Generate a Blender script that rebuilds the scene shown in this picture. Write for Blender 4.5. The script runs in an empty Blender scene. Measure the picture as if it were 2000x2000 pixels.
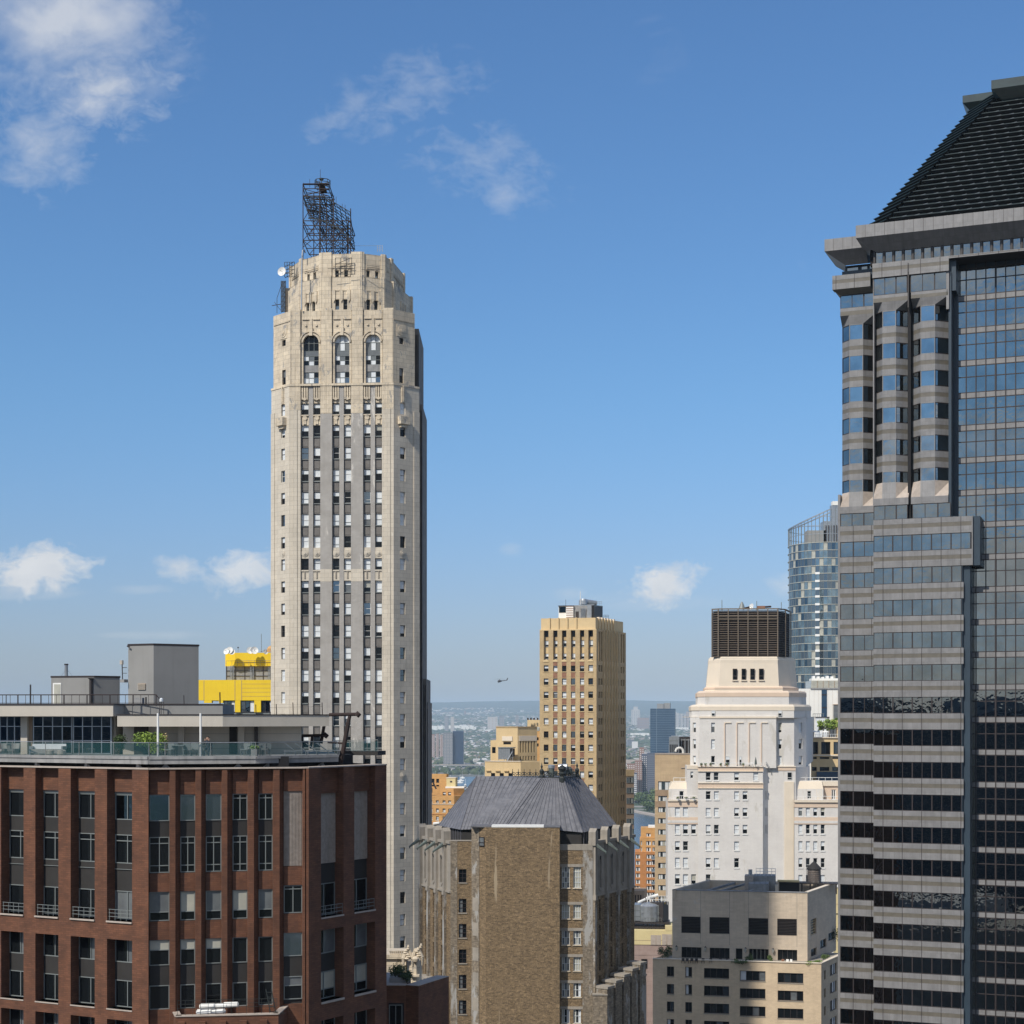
import bpy, math, random
from mathutils import Vector, Matrix
R = math.radians
FL, HV, ZC = 3200.0, 1400.0, 145.0      # focal length in photo pixels, horizon row, eye height (m)
sc = bpy.context.scene
COL = sc.collection
# ---------------------------------------------------------------- camera
cd = bpy.data.cameras.new('camera'); cam = bpy.data.objects.new('camera', cd); COL.objects.link(cam)
cam.location = (0, 0, ZC); cam.rotation_euler = (R(90), 0, 0)
cd.sensor_width = 36; cd.lens = 36 * FL / 2000; cd.shift_y = 0.2; cd.clip_start = 1; cd.clip_end = 90000
sc.camera = cam
sc.render.resolution_x = 1024; sc.render.resolution_y = 1024
sc.view_settings.view_transform = 'Standard'; sc.view_settings.look = 'None'
sc.view_settings.exposure = 0.0; sc.view_settings.gamma = 1
SUN = Vector((-0.625, -0.78, 1.0)).normalized()
EL = math.asin(SUN.z); AZ = math.atan2(SUN.x, SUN.y)
# ---------------------------------------------------------------- sun
sd = bpy.data.lights.new('sun', 'SUN'); sd.energy = 4.3; sd.angle = R(0.53); sd.color = (1.0, 0.93, 0.82)
so = bpy.data.objects.new('sun', sd); COL.objects.link(so)
so.rotation_euler = SUN.to_track_quat('Z', 'Y').to_euler(); so.location = (-300, -300, 600)

# ---------------------------------------------------------------- node helpers
class NT:
    def __init__(s, nt): s.nt = nt; s.n = nt.nodes; s.l = nt.links
    def new(s, t, **k):
        n = s.n.new(t)
        for a, b in k.items(): setattr(n, a, b)
        return n
    def put(s, sock, val):
        if hasattr(val, 'links') or isinstance(val, bpy.types.NodeSocket): s.l.new(val, sock)
        else: sock.default_value = val
    def m(s, op, a, b=0.0, c=0.0, clamp=False):
        n = s.n.new('ShaderNodeMath'); n.operation = op; n.use_clamp = clamp
        s.put(n.inputs[0], a); s.put(n.inputs[1], b)
        if op in ('MULTIPLY_ADD', 'SMOOTH_MIN'): s.put(n.inputs[2], c)
        return n.outputs[0]
    def v(s, op, a, b=(0, 0, 0)):
        n = s.n.new('ShaderNodeVectorMath'); n.operation = op
        s.put(n.inputs[0], a); s.put(n.inputs[1], b)
        return n.outputs['Value'] if op in ('DOT_PRODUCT', 'LENGTH') else n.outputs[0]
    def xyz(s, x, y, z):
        n = s.n.new('ShaderNodeCombineXYZ')
        for i, q in enumerate((x, y, z)): s.put(n.inputs[i], q)
        return n.outputs[0]
    def noise(s, vec, scale, detail=5, rough=.55, dist=0):
        n = s.n.new('ShaderNodeTexNoise'); s.put(n.inputs['Vector'], vec)
        n.inputs['Scale'].default_value = scale; n.inputs['Detail'].default_value = detail
        n.inputs['Roughness'].default_value = rough; n.inputs['Distortion'].default_value = dist
        return n.outputs['Fac']
    def ramp(s, fac, a, b):
        n = s.n.new('ShaderNodeMapRange'); n.interpolation_type = 'SMOOTHSTEP'
        s.put(n.inputs[0], fac); n.inputs[1].default_value = a; n.inputs[2].default_value = b
        return n.outputs[0]
    def mix(s, f, a, b, mode='MIX'):
        n = s.n.new('ShaderNodeMix'); n.data_type = 'RGBA'; n.blend_type = mode; n.clamp_factor = True
        s.put(n.inputs[0], f)
        for sock, q in ((n.inputs[6], a), (n.inputs[7], b)):
            if isinstance(q, tuple): q = q + (1,) if len(q) == 3 else q
            s.put(sock, q)
        return n.outputs[2]

# ---------------------------------------------------------------- sky
w = bpy.data.worlds.new('World'); sc.world = w; w.use_nodes = True
t = NT(w.node_tree); bg = w.node_tree.nodes['Background']; bg.inputs[1].default_value = 0.085
sky = t.new('ShaderNodeTexSky', sky_type='NISHITA'); sky.sun_disc = False
sky.sun_elevation = EL; sky.sun_rotation = AZ; sky.altitude = 100; sky.air_density = 1.25; sky.dust_density = 0.6; sky.ozone_density = 3.0
tc = t.new('ShaderNodeTexCoord'); sp = t.new('ShaderNodeSeparateXYZ'); t.l.new(tc.outputs['Generated'], sp.inputs[0])
dx, dy, dz = sp.outputs
front = t.m('GREATER_THAN', dy, 0.05); ys = t.m('MAXIMUM', dy, 0.05)
px = t.m('DIVIDE', dx, ys); pz = t.m('DIVIDE', dz, ys)
pv = t.xyz(px, t.m('MULTIPLY', pz, 1.3), 0.0)
nz = t.noise(pv, 26, 9, .56, .25); nw = t.noise(t.xyz(t.m('ADD', px, t.m('MULTIPLY', pz, -.9)), t.m('MULTIPLY', pz, 2.3), 3.3), 17, 9, .62, .7)
nf = t.noise(t.xyz(px, t.m('MULTIPLY', pz, 1.5), 7.7), 62, 9, .6, .35)
warp = t.m('SUBTRACT', t.noise(pv, 9, 3), .5)
def blob(u, v, ru, rv, gain, rot=0.0, n=None, thr=.5, sharp=4.0, cap=1.0):
    cx, cz = (u - 1000) / FL, (HV - v) / FL
    a = t.m('SUBTRACT', px, cx); b = t.m('SUBTRACT', pz, cz)
    a = t.m('ADD', a, t.m('MULTIPLY', warp, .06 * ru / 200)); b = t.m('ADD', b, t.m('MULTIPLY', warp, .05 * rv / 200))
    c_, s_ = math.cos(rot), math.sin(rot)
    a2 = t.m('ADD', t.m('MULTIPLY', a, c_), t.m('MULTIPLY', b, s_)); b2 = t.m('SUBTRACT', t.m('MULTIPLY', b, c_), t.m('MULTIPLY', a, s_))
    a2 = t.m('MULTIPLY', a2, FL / ru); b2 = t.m('MULTIPLY', b2, FL / rv)
    d = t.m('SQRT', t.m('ADD', t.m('MULTIPLY', a2, a2), t.m('MULTIPLY', b2, b2)))
    m = t.m('MULTIPLY', t.m('SUBTRACT', 1.0, d), gain)
    q = t.m('ADD', t.m('SUBTRACT', n if n else nz, thr), m)
    q = t.m('MULTIPLY', t.m('MULTIPLY', q, sharp, clamp=True), cap)
    return t.m('MULTIPLY', q, t.ramp(d, 1.35, .85))
blobs = [(120, 40, 235, 190, .55, -.2, None, .50, 1.7, .66), (200, 170, 150, 105, .50, 0, nf, .5, 1.7, .62), (310, 80, 80, 90, .22, 0, nf, .52, 2.2, .3),
         (75, 280, 120, 120, .50, .1, nf, .52, 1.5, .50), (340, 110, 60, 90, .16, 0, nw, .5, 2.0, .20),
         (790, 180, 180, 75, .30, .32, nf, .52, 1.7, .34), (655, 225, 110, 30, .34, .62, nf, .50, 1.9, .34),
         (950, 320, 160, 70, .30, -.3, nf, .52, 1.8, .34), (985, 375, 40, 60, .34, 0, nf, .5, 1.8, .34),
         (1280, 110, 50, 70, .1, .3, nw, .5, 1.5, .16), (1570, 515, 30, 25, .2, 0, nw, .5, 1.5, .18),
         (62, 1118, 130, 62, .55, 0, nf, .58, 3.4, .92), (30, 1150, 120, 22, .3, 0, nw, .46, 2.5, .5),
         (345, 1108, 75, 34, .50, -.35, nf, .58, 2.8, .65), (478, 1115, 120, 52, .52, .15, nf, .58, 3.0, .8), (270, 1150, 60, 12, .25, 0, nw, .48, 2, .4),
         (1298, 1142, 95, 56, .60, .25, nf, .58, 3.4, .92), (1260, 1175, 140, 18, .2, 0, nw, .48, 2, .35), (1110, 1158, 38, 14, .3, 0, nw, .46, 2, .35),
         (1530, 1150, 60, 34, .3, .2, nf, .55, 2.5, .4), (1000, 1075, 24, 14, .25, 0, nw, .46, 2, .3), (330, 1240, 120, 8, .25, 0, nw, .46, 2, .3)]
tot = None
for b_ in blobs:
    q = blob(*b_); tot = q if tot is None else t.m('MAXIMUM', tot, q)
tot = t.m('MULTIPLY', tot, front)
# the clouds of the other half of the sky, seen in the glass
rz_ = t.m('ADD', t.m('MAXIMUM', dz, 0.0), .14)
bv = t.xyz(t.m('DIVIDE', dx, rz_), t.m('DIVIDE', dy, rz_), 1.7)
nb = t.noise(bv, 2.1, 9, .58, .5)
back = t.m('MULTIPLY', t.m('MULTIPLY', t.m('SUBTRACT', nb, .45), 8.0, clamp=True), t.m('SUBTRACT', 1.0, t.ramp(dy, -.15, .0)))
back = t.m('MULTIPLY', t.m('MULTIPLY', back, t.ramp(dz, .015, .07)), .95)
tot = t.m('MAXIMUM', tot, back)
shade = t.m('MULTIPLY_ADD', nz, 1.5, 0.15)
ccol = t.mix(shade, (5.4, 6.1, 7.1), (9.2, 9.3, 9.4))
tint = t.mix(t.ramp(dz, .03, .22), (.74, .89, 1.36), (.72, 1.06, 1.42))
base = t.mix(1.0, sky.outputs[0], tint, 'MULTIPLY')
fin = t.mix(tot, base, ccol)
t.l.new(fin, bg.inputs[0])

# ---------------------------------------------------------------- materials
MATS = {}
def M(name, c1, c2=None, scale=.6, rough=.85, metal=0.0, streak=0.0, blocks=None, bump=0.0, coat=0.0, spec=.5, patch=None):
    """procedural surface: c1-c2 mottle, vertical weather streaks, coursed blocks/bricks (w,h,joint,contrast), patches (colour,scale,threshold)"""
    if name in MATS: return MATS[name]
    m = bpy.data.materials.new(name); m.use_nodes = True; MATS[name] = m
    q = NT(m.node_tree); p = m.node_tree.nodes['Principled BSDF']
    p.inputs['Roughness'].default_value = rough; p.inputs['Metallic'].default_value = metal
    p.inputs['Coat Weight'].default_value = coat; p.inputs['Coat Roughness'].default_value = .05
    p.inputs['Specular IOR Level'].default_value = spec
    if c2 is None and not streak and not blocks and not patch:
        p.inputs['Base Color'].default_value = c1 + (1,); return m
    g = q.new('ShaderNodeNewGeometry'); pos = g.outputs['Position']
    col = c1 + (1,)
    n1 = q.noise(pos, scale, 6, .6)
    col = q.mix(q.ramp(n1, .3, .7), c1, c2 or c1)
    tan = q.v('NORMALIZE', q.v('CROSS_PRODUCT', (0, 0, 1), g.outputs['True Normal']))
    sx = q.v('DOT_PRODUCT', pos, tan); spz = q.new('ShaderNodeSeparateXYZ'); q.l.new(pos, spz.inputs[0])
    uv = q.xyz(sx, spz.outputs[2], 0.0)
    if blocks:
        bw, bh, jt, con = blocks[:4]
        br = q.new('ShaderNodeTexBrick'); q.l.new(uv, br.inputs['Vector'])
        br.inputs['Scale'].default_value = 1; br.inputs['Brick Width'].default_value = bw; br.inputs['Row Height'].default_value = bh
        br.inputs['Mortar Size'].default_value = jt; br.inputs['Mortar Smooth'].default_value = .3; br.inputs['Bias'].default_value = 0
        br.inputs['Color1'].default_value = (1 - con,) * 3 + (1,); br.inputs['Color2'].default_value = (1 + con * .6,) * 3 + (1,)
        jc = blocks[4] if len(blocks) > 4 else .6
        br.inputs['Mortar'].default_value = (jc,) * 3 + (1,)
        col = q.mix(1.0, col, br.outputs[0], 'MULTIPLY')
    if patch:
        for (pc, ps, th, stretch) in patch:
            pn = q.noise(q.xyz(sx, q.m('MULTIPLY', spz.outputs[2], stretch), 4.0), ps, 7, .7, .3)
            col = q.mix(q.ramp(pn, th, th + .06), col, pc)
    if streak:
        sn = q.noise(q.xyz(q.m('MULTIPLY', sx, 2.2), q.m('MULTIPLY', spz.outputs[2], .10), 0.0), 1.0, 6, .65)
        col = q.mix(q.m('MULTIPLY', q.ramp(sn, .45, .8), streak), col, (c1[0] * .35, c1[1] * .34, c1[2] * .33))
    q.l.new(col, p.inputs['Base Color'])
    if bump:
        bn = q.new('ShaderNodeBump'); bn.inputs['Strength'].default_value = bump; bn.inputs['Distance'].default_value = .05
        q.l.new(q.noise(pos, 3.0, 6, .6), bn.inputs['Height']); q.l.new(bn.outputs[0], p.inputs['Normal'])
    return m
def glassmat(name, c, rough=.03, metal=1.0, wave=0.0, c2=None):
    m = bpy.data.materials.new(name); m.use_nodes = True; MATS[name] = m
    q = NT(m.node_tree); p = m.node_tree.nodes['Principled BSDF']
    p.inputs['Roughness'].default_value = rough; p.inputs['Metallic'].default_value = metal; p.inputs['Specular IOR Level'].default_value = .28 if metal == 0 else .5
    p.inputs['Base Color'].default_value = c + (1,)
    g = q.new('ShaderNodeNewGeometry')
    if c2:
        q.l.new(q.mix(q.ramp(q.noise(g.outputs['Position'], .35, 3), .35, .65), c, c2), p.inputs['Base Color'])
    if wave:
        bn = q.new('ShaderNodeBump'); bn.inputs['Strength'].default_value = 1.0; bn.inputs['Distance'].default_value = wave
        q.l.new(q.noise(g.outputs['Position'], .9, 2, .5), bn.inputs['Height']); q.l.new(bn.outputs[0], p.inputs['Normal'])
    return m

M('cream_stone', (.70, .60, .455), (.54, .465, .36), .35, streak=.6, blocks=(1.5, .75, .03, .10), patch=[((.30, .285, .265), .5, .57, .5), ((.42, .39, .34), 1.6, .60, .7)], bump=.3)  # patches and streaks mix weathering with painted shade for the carving
M('grey_brick', (.37, .35, .325), (.44, .42, .395), .5, streak=.25, blocks=(.5, .16, .02, .07), patch=[((.60, .57, .52), .42, .60, .22)])
M('shaft_stone', (.53, .48, .40), (.62, .56, .465), .3, streak=.28, blocks=(1.4, .8, .02, .06), patch=[((.66, .62, .55), .6, .66, .3)])
M('spandrel_metal', (.135, .125, .118), (.17, .16, .15), .8, rough=.6, streak=.3)
M('frame_dark', (.03, .022, .022), rough=.5)
M('frame_white', (.62, .62, .6), rough=.5)
M('frame_grey', (.18, .2, .2), rough=.5)
M('blind_white', (.72, .75, .77), (.6, .64, .67), 1.2, rough=.6, coat=1.0)
M('blind_cream', (.44, .43, .36), (.34, .34, .3), 1.0, rough=.7, coat=1.0)
M('blind_grey', (.13, .145, .15), (.09, .10, .11), 1.0, rough=.7, coat=1.0)
glassmat('glass_dark', (.007, .009, .011), .04, 0.0, .002)
glassmat('glass_mid', (.17, .21, .24), .05, .9, .004)
glassmat('glass_sky', (.40, .47, .52), .04, 1.0, .01)
glassmat('glass_blue', (.10, .16, .21), .03, 1.0, .006)
glassmat('glass_mirror', (.275, .292, .287), .015, 1.0, .008, (.215, .235, .235))
glassmat('glass_bay', (.34, .365, .37), .015, 1.0, .006, (.25, .275, .285))
glassmat('glass_green', (.33, .41, .43), .05, .9, .01, (.22, .29, .32))
M('red_brick', (.165, .068, .036), (.108, .046, .026), 1.0, streak=.25, blocks=(.42, .13, .02, .24, .75), patch=[((.10, .05, .038), 1.5, .66, 3.0)])
M('concrete', (.30, .30, .30), (.22, .225, .23), 1.2, streak=.6)
M('stucco_beige', (.50, .46, .40), (.46, .425, .37), .6, streak=.12)
M('stucco_grey', (.27, .27, .265), (.24, .24, .235), .4, rough=.9, streak=.18)
M('dark_metal', (.035, .03, .03), rough=.5)
M('black_void', (.012, .012, .014), rough=.9)
M('rust', (.034, .018, .015), (.022, .014, .013), 2, rough=.8)
M('steel', (.42, .45, .48), (.34, .36, .38), 1.5, rough=.35, metal=.6)
M('white_paint', (.78, .78, .76), (.7, .7, .68), 1.0, rough=.5)
M('slat_beige', (.36, .31, .27), (.27, .235, .205), 4.0, streak=.5)
M('panel_grey', (.030, .028, .027), (.022, .021, .021), .8, streak=.3)
M('sill_stone', (.44, .38, .33), (.36, .31, .27), 2)
M('tower_brick', (.27, .19, .105), (.125, .088, .052), 6.5, streak=.5, blocks=(.42, .15, .02, .45, .9), patch=[((.34, .27, .18), .7, .61, .06), ((.33, .32, .30), .5, .69, .8), ((.15, .115, .075), .35, .66, .3)])
M('tower_brick_dull', (.27, .22, .16), (.13, .108, .082), 3.0, streak=.3, blocks=(.45, .14, .02, .32, .9), patch=[((.34, .33, .31), .5, .52, .25)])
M('tower_stone', (.33, .295, .25), (.26, .235, .2), .8, streak=.45, bump=.2)
M('lead_roof', (.165, .165, .18), (.105, .108, .122), 1.3, rough=.55, streak=.35)
M('lead_seam', (.10, .10, .115), rough=.5)
M('iron', (.02, .025, .024), rough=.5)
M('copper_dark', (.10, .13, .12), (.07, .08, .075), 2, rough=.7)
M('gold_brick', (.52, .385, .21), (.43, .315, .175), .5, streak=.2, blocks=(.6, .3, .03, .08, .9), patch=[((.62, .50, .33), .35, .64, .6)])
M('gold_stone', (.66, .50, .28), (.6, .45, .25), .4, streak=.12)
M('rose_brick', (.30, .15, .09), (.22, .11, .07), 1.5)
M('orange_brick', (.60, .34, .13), (.52, .29, .11), .6, streak=.12, blocks=(.8, .4, .03, .07, .9))
M('deep_orange', (.50, .22, .08), (.42, .19, .07), .6, streak=.15)
M('white_stone', (.69, .665, .63), (.63, .605, .575), .18, streak=.10, blocks=(.9, .4, .02, .03, .93), patch=[((.56, .53, .48), .22, .57, .35), ((.72, .66, .56), .14, .62, .2), ((.50, .48, .45), .9, .66, .25)])
M('peach_trim', (.69, .54, .41), (.64, .50, .385), .3, streak=.1)
M('cream_trim', (.73, .635, .51), (.68, .595, .48), .3, streak=.08)
M('tan_wall', (.55, .42, .27), (.48, .36, .235), .25, streak=.22, blocks=(3, .5, .02, .06, .92))
M('tan_band', (.36, .26, .18), (.30, .22, .155), .5, streak=.2)
M('block_wall', (.60, .50, .385), (.51, .425, .33), .35, streak=.2, blocks=(1.2, .35, .02, .07, .92), patch=[((.54, .50, .45), .35, .62, 2.0)])
M('block_brick', (.63, .50, .345), (.56, .44, .305), .5, streak=.15, blocks=(.6, .25, .02, .07, .92))
M('granite', (.235, .232, .235), (.192, .190, .193), .8, rough=.45, streak=.4, blocks=(.65, 1.3, .012, .07, .75))
M('granite_olive', (.155, .14, .115), (.125, .115, .095), 1.5, rough=.4, streak=.2)
M('roof_green', (.028, .05, .052), (.02, .034, .038), 1.0, rough=.35)
M('roof_tile', (.035, .05, .056), (.018, .024, .03), .8, rough=.3)
M('roof_fin', (.42, .45, .46), rough=.4)
M('louver', (.11, .085, .065), (.075, .058, .045), 1.0, rough=.6)
M('louver_post', (.17, .135, .10), rough=.6)
M('yellow_clad', (.80, .56, .012), (.76, .52, .012), .3, rough=.6, streak=.12)
M('white_clad', (.78, .77, .73), (.74, .73, .69), .2, streak=.06)
M('pale_yellow', (.66, .56, .30), (.6, .5, .27), .4, streak=.1)
M('pink_wall', (.36, .27, .24), (.30, .22, .195), .6, streak=.2, blocks=(4, .9, .03, .05, .8))
M('asphalt', (.05, .05, .052), (.07, .07, .07), .05)
M('skin', (.45, .28, .2)); M('hair', (.02, .014, .01)); M('cloth_dark', (.03, .035, .05))
for i, c in enumerate([(.07, .11, .03), (.045, .08, .02), (.10, .15, .04), (.03, .055, .018)]): M('leaf%d' % i, c, rough=.7)
for i, c in enumerate([(.24, .34, .05), (.16, .25, .04), (.32, .40, .08)]): M('lime%d' % i, c, rough=.7)
M('bark', (.12, .09, .06))
M('wood_tank', (.20, .165, .145), (.12, .10, .09), 3.0, streak=.7)

# ---------------------------------------------------------------- geometry helpers
def at(u, v, D): return Vector(((u - 1000) * D / FL, D, ZC + (HV - v) * D / FL))
class Fr:
    """a vertical wall plane: s runs along it to the right, z is height, d is out of the wall"""
    def __init__(s, x, y, th): s.x, s.y, s.th = x, y, th; s.c, s.sn = math.cos(R(th)), math.sin(R(th))
    @staticmethod
    def px(u, D, th): return Fr((u - 1000) * D / FL, D, th)
    @staticmethod
    def ab(a, b): return Fr(a[0], a[1], math.degrees(math.atan2(-(b[1] - a[1]), b[0] - a[0])))
    def s(s, u):
        k = (u - 1000) / FL
        return (k * s.y - s.x) / (s.c + k * s.sn)
    def D(s, q): return s.y - q * s.sn
    def z(s, v, u=None, q=None):
        q = s.s(u) if q is None else q
        return ZC + (HV - v) * s.D(q) / FL
    def P(s, q, z=0, d=0): return Vector((s.x + q * s.c - s.sn * d, s.y - q * s.sn - s.c * d, z))
    def off(s, d):
        p = s.P(0, 0, d); return Fr(p.x, p.y, s.th)
    def turn(s, q, th):
        p = s.P(q); return Fr(p.x, p.y, th)
class MB:
    def __init__(s): s.v = []; s.f = []; s.m = []; s.pr = []
    def add(s, vs, fs, mat):
        b = len(s.v); s.pr.append((b, len(vs), len(s.f), len(fs))); s.v += [tuple(p) for p in vs]
        for f in fs: s.f.append(tuple(b + i for i in f)); s.m.append(mat)
    def quad(s, a, b, c, d, mat): s.add([a, b, c, d], [(0, 1, 2, 3)], mat)
    def hexa(s, p, mat): s.add(p, [(0, 1, 2, 3)[::-1], (4, 5, 6, 7), (0, 1, 5, 4), (1, 2, 6, 5), (2, 3, 7, 6), (3, 0, 4, 7)], mat)
    def box(s, fr, s0, s1, z0, z1, d0, d1, mat):
        if s1 < s0: s0, s1 = s1, s0
        if z1 < z0: z0, z1 = z1, z0
        s.hexa([fr.P(s0, z0, d1), fr.P(s1, z0, d1), fr.P(s1, z0, d0), fr.P(s0, z0, d0), fr.P(s0, z1, d1), fr.P(s1, z1, d1), fr.P(s1, z1, d0), fr.P(s0, z1, d0)], mat)
    def prism(s, pts, z0, z1, mat, topmat=None):
        n = len(pts); z0s = z0 if isinstance(z0, (list, tuple)) else [z0] * n; z1s = z1 if isinstance(z1, (list, tuple)) else [z1] * n
        vs = [(p[0], p[1], z0s[i]) for i, p in enumerate(pts)] + [(p[0], p[1], z1s[i]) for i, p in enumerate(pts)]
        s.add(vs, [(i, (i + 1) % n, n + (i + 1) % n, n + i) for i in range(n)], mat)
        s.add(vs, [tuple(range(n, 2 * n)), tuple(range(n))[::-1]], topmat or mat)
    def frustum(s, p0, z0, p1, z1, mat):
        n = len(p0); vs = [(p[0], p[1], z0) for p in p0] + [(p[0], p[1], z1) for p in p1]
        s.add(vs, [(i, (i + 1) % n, n + (i + 1) % n, n + i) for i in range(n)] + [tuple(range(n, 2 * n)), tuple(range(n))[::-1]], mat)
    def tube(s, a, b, r, mat, n=5, r2=None):
        a = Vector(a); b = Vector(b); d = (b - a)
        if d.length < 1e-6: return
        d.normalize(); x = d.cross(Vector((0, 0, 1)) if abs(d.z) < .9 else Vector((1, 0, 0))).normalized(); y = d.cross(x); r2 = r if r2 is None else r2
        ring = lambda c, q: [c + (x * math.cos(6.2832 * (i + .5) / n) + y * math.sin(6.2832 * (i + .5) / n)) * q for i in range(n)]
        s.add(ring(a, r) + ring(b, r2), [(i, (i + 1) % n, n + (i + 1) % n, n + i) for i in range(n)] + [tuple(range(n))[::-1], tuple(range(n, 2 * n))], mat)
    def lathe(s, c, prof, mat, n=20):
        c = Vector(c); vs = []; fs = []
        for (r, z) in prof: vs += [c + Vector((r * math.cos(6.2832 * i / n), r * math.sin(6.2832 * i / n), z)) for i in range(n)]
        for k in range(len(prof) - 1): fs += [(k * n + i, k * n + (i + 1) % n, (k + 1) * n + (i + 1) % n, (k + 1) * n + i) for i in range(n)]
        fs += [tuple(range(n))[::-1], tuple((len(prof) - 1) * n + i for i in range(n))]
        s.add(vs, fs, mat)
    def disc(s, fr, q, z, r, d0, d1, mat, n=16):
        vs = [fr.P(q + r * math.cos(6.2832 * i / n), z + r * math.sin(6.2832 * i / n), d) for d in (d0, d1) for i in range(n)]
        s.add(vs, [(i, (i + 1) % n, n + (i + 1) % n, n + i) for i in range(n)] + [tuple(range(n, 2 * n)), tuple(range(n))[::-1]], mat)
    def poly(s, fr, pts, d0, d1, mat):
        n = len(pts); vs = [fr.P(a, b, d) for d in (d0, d1) for a, b in pts]
        s.add(vs, [(i, (i + 1) % n, n + (i + 1) % n, n + i) for i in range(n)] + [tuple(range(n, 2 * n)), tuple(range(n))[::-1]], mat)
    def wall(s, fr, s0, s1, z0, z1, holes, depth, mat, d=0.0, reveal=None):
        """a wall sheet with real openings and reveals"""
        if s1 < s0: s0, s1 = s1, s0
        holes = [(min(a, b), max(a, b), min(c, e), max(c, e)) for a, b, c, e in holes]
        xs = sorted({s0, s1} | {x for h in holes for x in h[:2] if s0 < x < s1}); zs = sorted({z0, z1} | {z for h in holes for z in h[2:] if z0 < z < z1})
        for i in range(len(xs) - 1):
            run = None
            for j in range(len(zs) - 1):
                cx, cz = (xs[i] + xs[i + 1]) / 2, (zs[j] + zs[j + 1]) / 2
                solid = not any(h[0] < cx < h[1] and h[2] < cz < h[3] for h in holes)
                if solid: run = run if run is not None else zs[j]
                if (not solid or j == len(zs) - 2) and run is not None:
                    ze = zs[j + 1] if solid else zs[j]
                    s.quad(fr.P(xs[i], run, d), fr.P(xs[i + 1], run, d), fr.P(xs[i + 1], ze, d), fr.P(xs[i], ze, d), mat); run = None
        for a, b, c, e in holes:
            q = [(a, c), (b, c), (b, e), (a, e)]
            for k in range(4):
                p0, p1 = q[k], q[(k + 1) % 4]
                s.quad(fr.P(p0[0], p0[1], d), fr.P(p0[0], p0[1], d - depth), fr.P(p1[0], p1[1], d - depth), fr.P(p1[0], p1[1], d), reveal or mat)
    def arch(s, fr, s0, s1, zs, zt, d0, d1, mat, n=12):
        c, r = (s0 + s1) / 2, (s1 - s0) / 2
        pts = [(c - r * math.cos(math.pi * i / n), zs + r * math.sin(math.pi * i / n)) for i in range(n + 1)]
        for (a, za), (b, zb) in zip(pts, pts[1:]):
            s.quad(fr.P(a, za, d1), fr.P(b, zb, d1), fr.P(b, zt, d1), fr.P(a, zt, d1), mat)
            s.quad(fr.P(a, za, d0), fr.P(b, zb, d0), fr.P(b, zb, d1), fr.P(a, za, d1), mat)
    def archring(s, fr, c, zs, r0, r1, d0, d1, mat, n=12):
        p = lambda r, i: (c - r * math.cos(math.pi * i / n), zs + r * math.sin(math.pi * i / n))
        for i in range(n): s.poly(fr, [p(r0, i), p(r0, i + 1), p(r1, i + 1), p(r1, i)], d0, d1, mat)
    def leaves(s, c, rad, n, size, mats, rng, fill=.55):
        c = Vector(c)
        for _ in range(n):
            d = Vector((rng.gauss(0, 1), rng.gauss(0, 1), rng.gauss(0, 1))).normalized() * (fill + (1 - fill) * rng.random())
            p = c + Vector((d.x * rad[0], d.y * rad[1], d.z * rad[2]))
            a = Vector((rng.gauss(0, 1), rng.gauss(0, 1), rng.gauss(0, 1))).normalized(); b = a.orthogonal().normalized(); k = size * rng.uniform(.6, 1.4)
            s.quad(p - a * k, p - b * k * .6, p + a * k, p + b * k * .6, rng.choice(mats))
    def mesh(s, name):
        me = bpy.data.meshes.new(name); me.from_pydata(s.v, [], s.f)
        names = []; idx = []
        for m in s.m:
            if m not in names: names.append(m)
            idx.append(names.index(m))
        for m in names: me.materials.append(MATS[m])
        me.polygons.foreach_set('material_index', idx); me.update(); return me
    def obj(s, name, parent=None, label=None, cat=None, group=None, kind=None):
        o = bpy.data.objects.new(name, s.mesh(name)); COL.objects.link(o)
        if parent: o.parent = parent; o.location = -world_loc(parent)
        tag(o, label, cat, group, kind); return o
def world_loc(o):
    return Vector(o.location) + (world_loc(o.parent) if o.parent else Vector((0, 0, 0)))
def tag(o, label=None, cat=None, group=None, kind=None):
    if label: o['label'] = label
    if cat: o['category'] = cat
    if group: o['group'] = group
    if kind: o['kind'] = kind
    return o
def centre_origin(o):
    """put a single-mesh thing's origin at its own base"""
    me = o.data; xs = [v.co.x for v in me.vertices]; ys = [v.co.y for v in me.vertices]; z = min(v.co.z for v in me.vertices)
    c = Vector(((min(xs) + max(xs)) / 2, (min(ys) + max(ys)) / 2, z)); me.transform(Matrix.Translation(-c)); o.location = Vector(o.location) + c; return o
WC = {}
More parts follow.
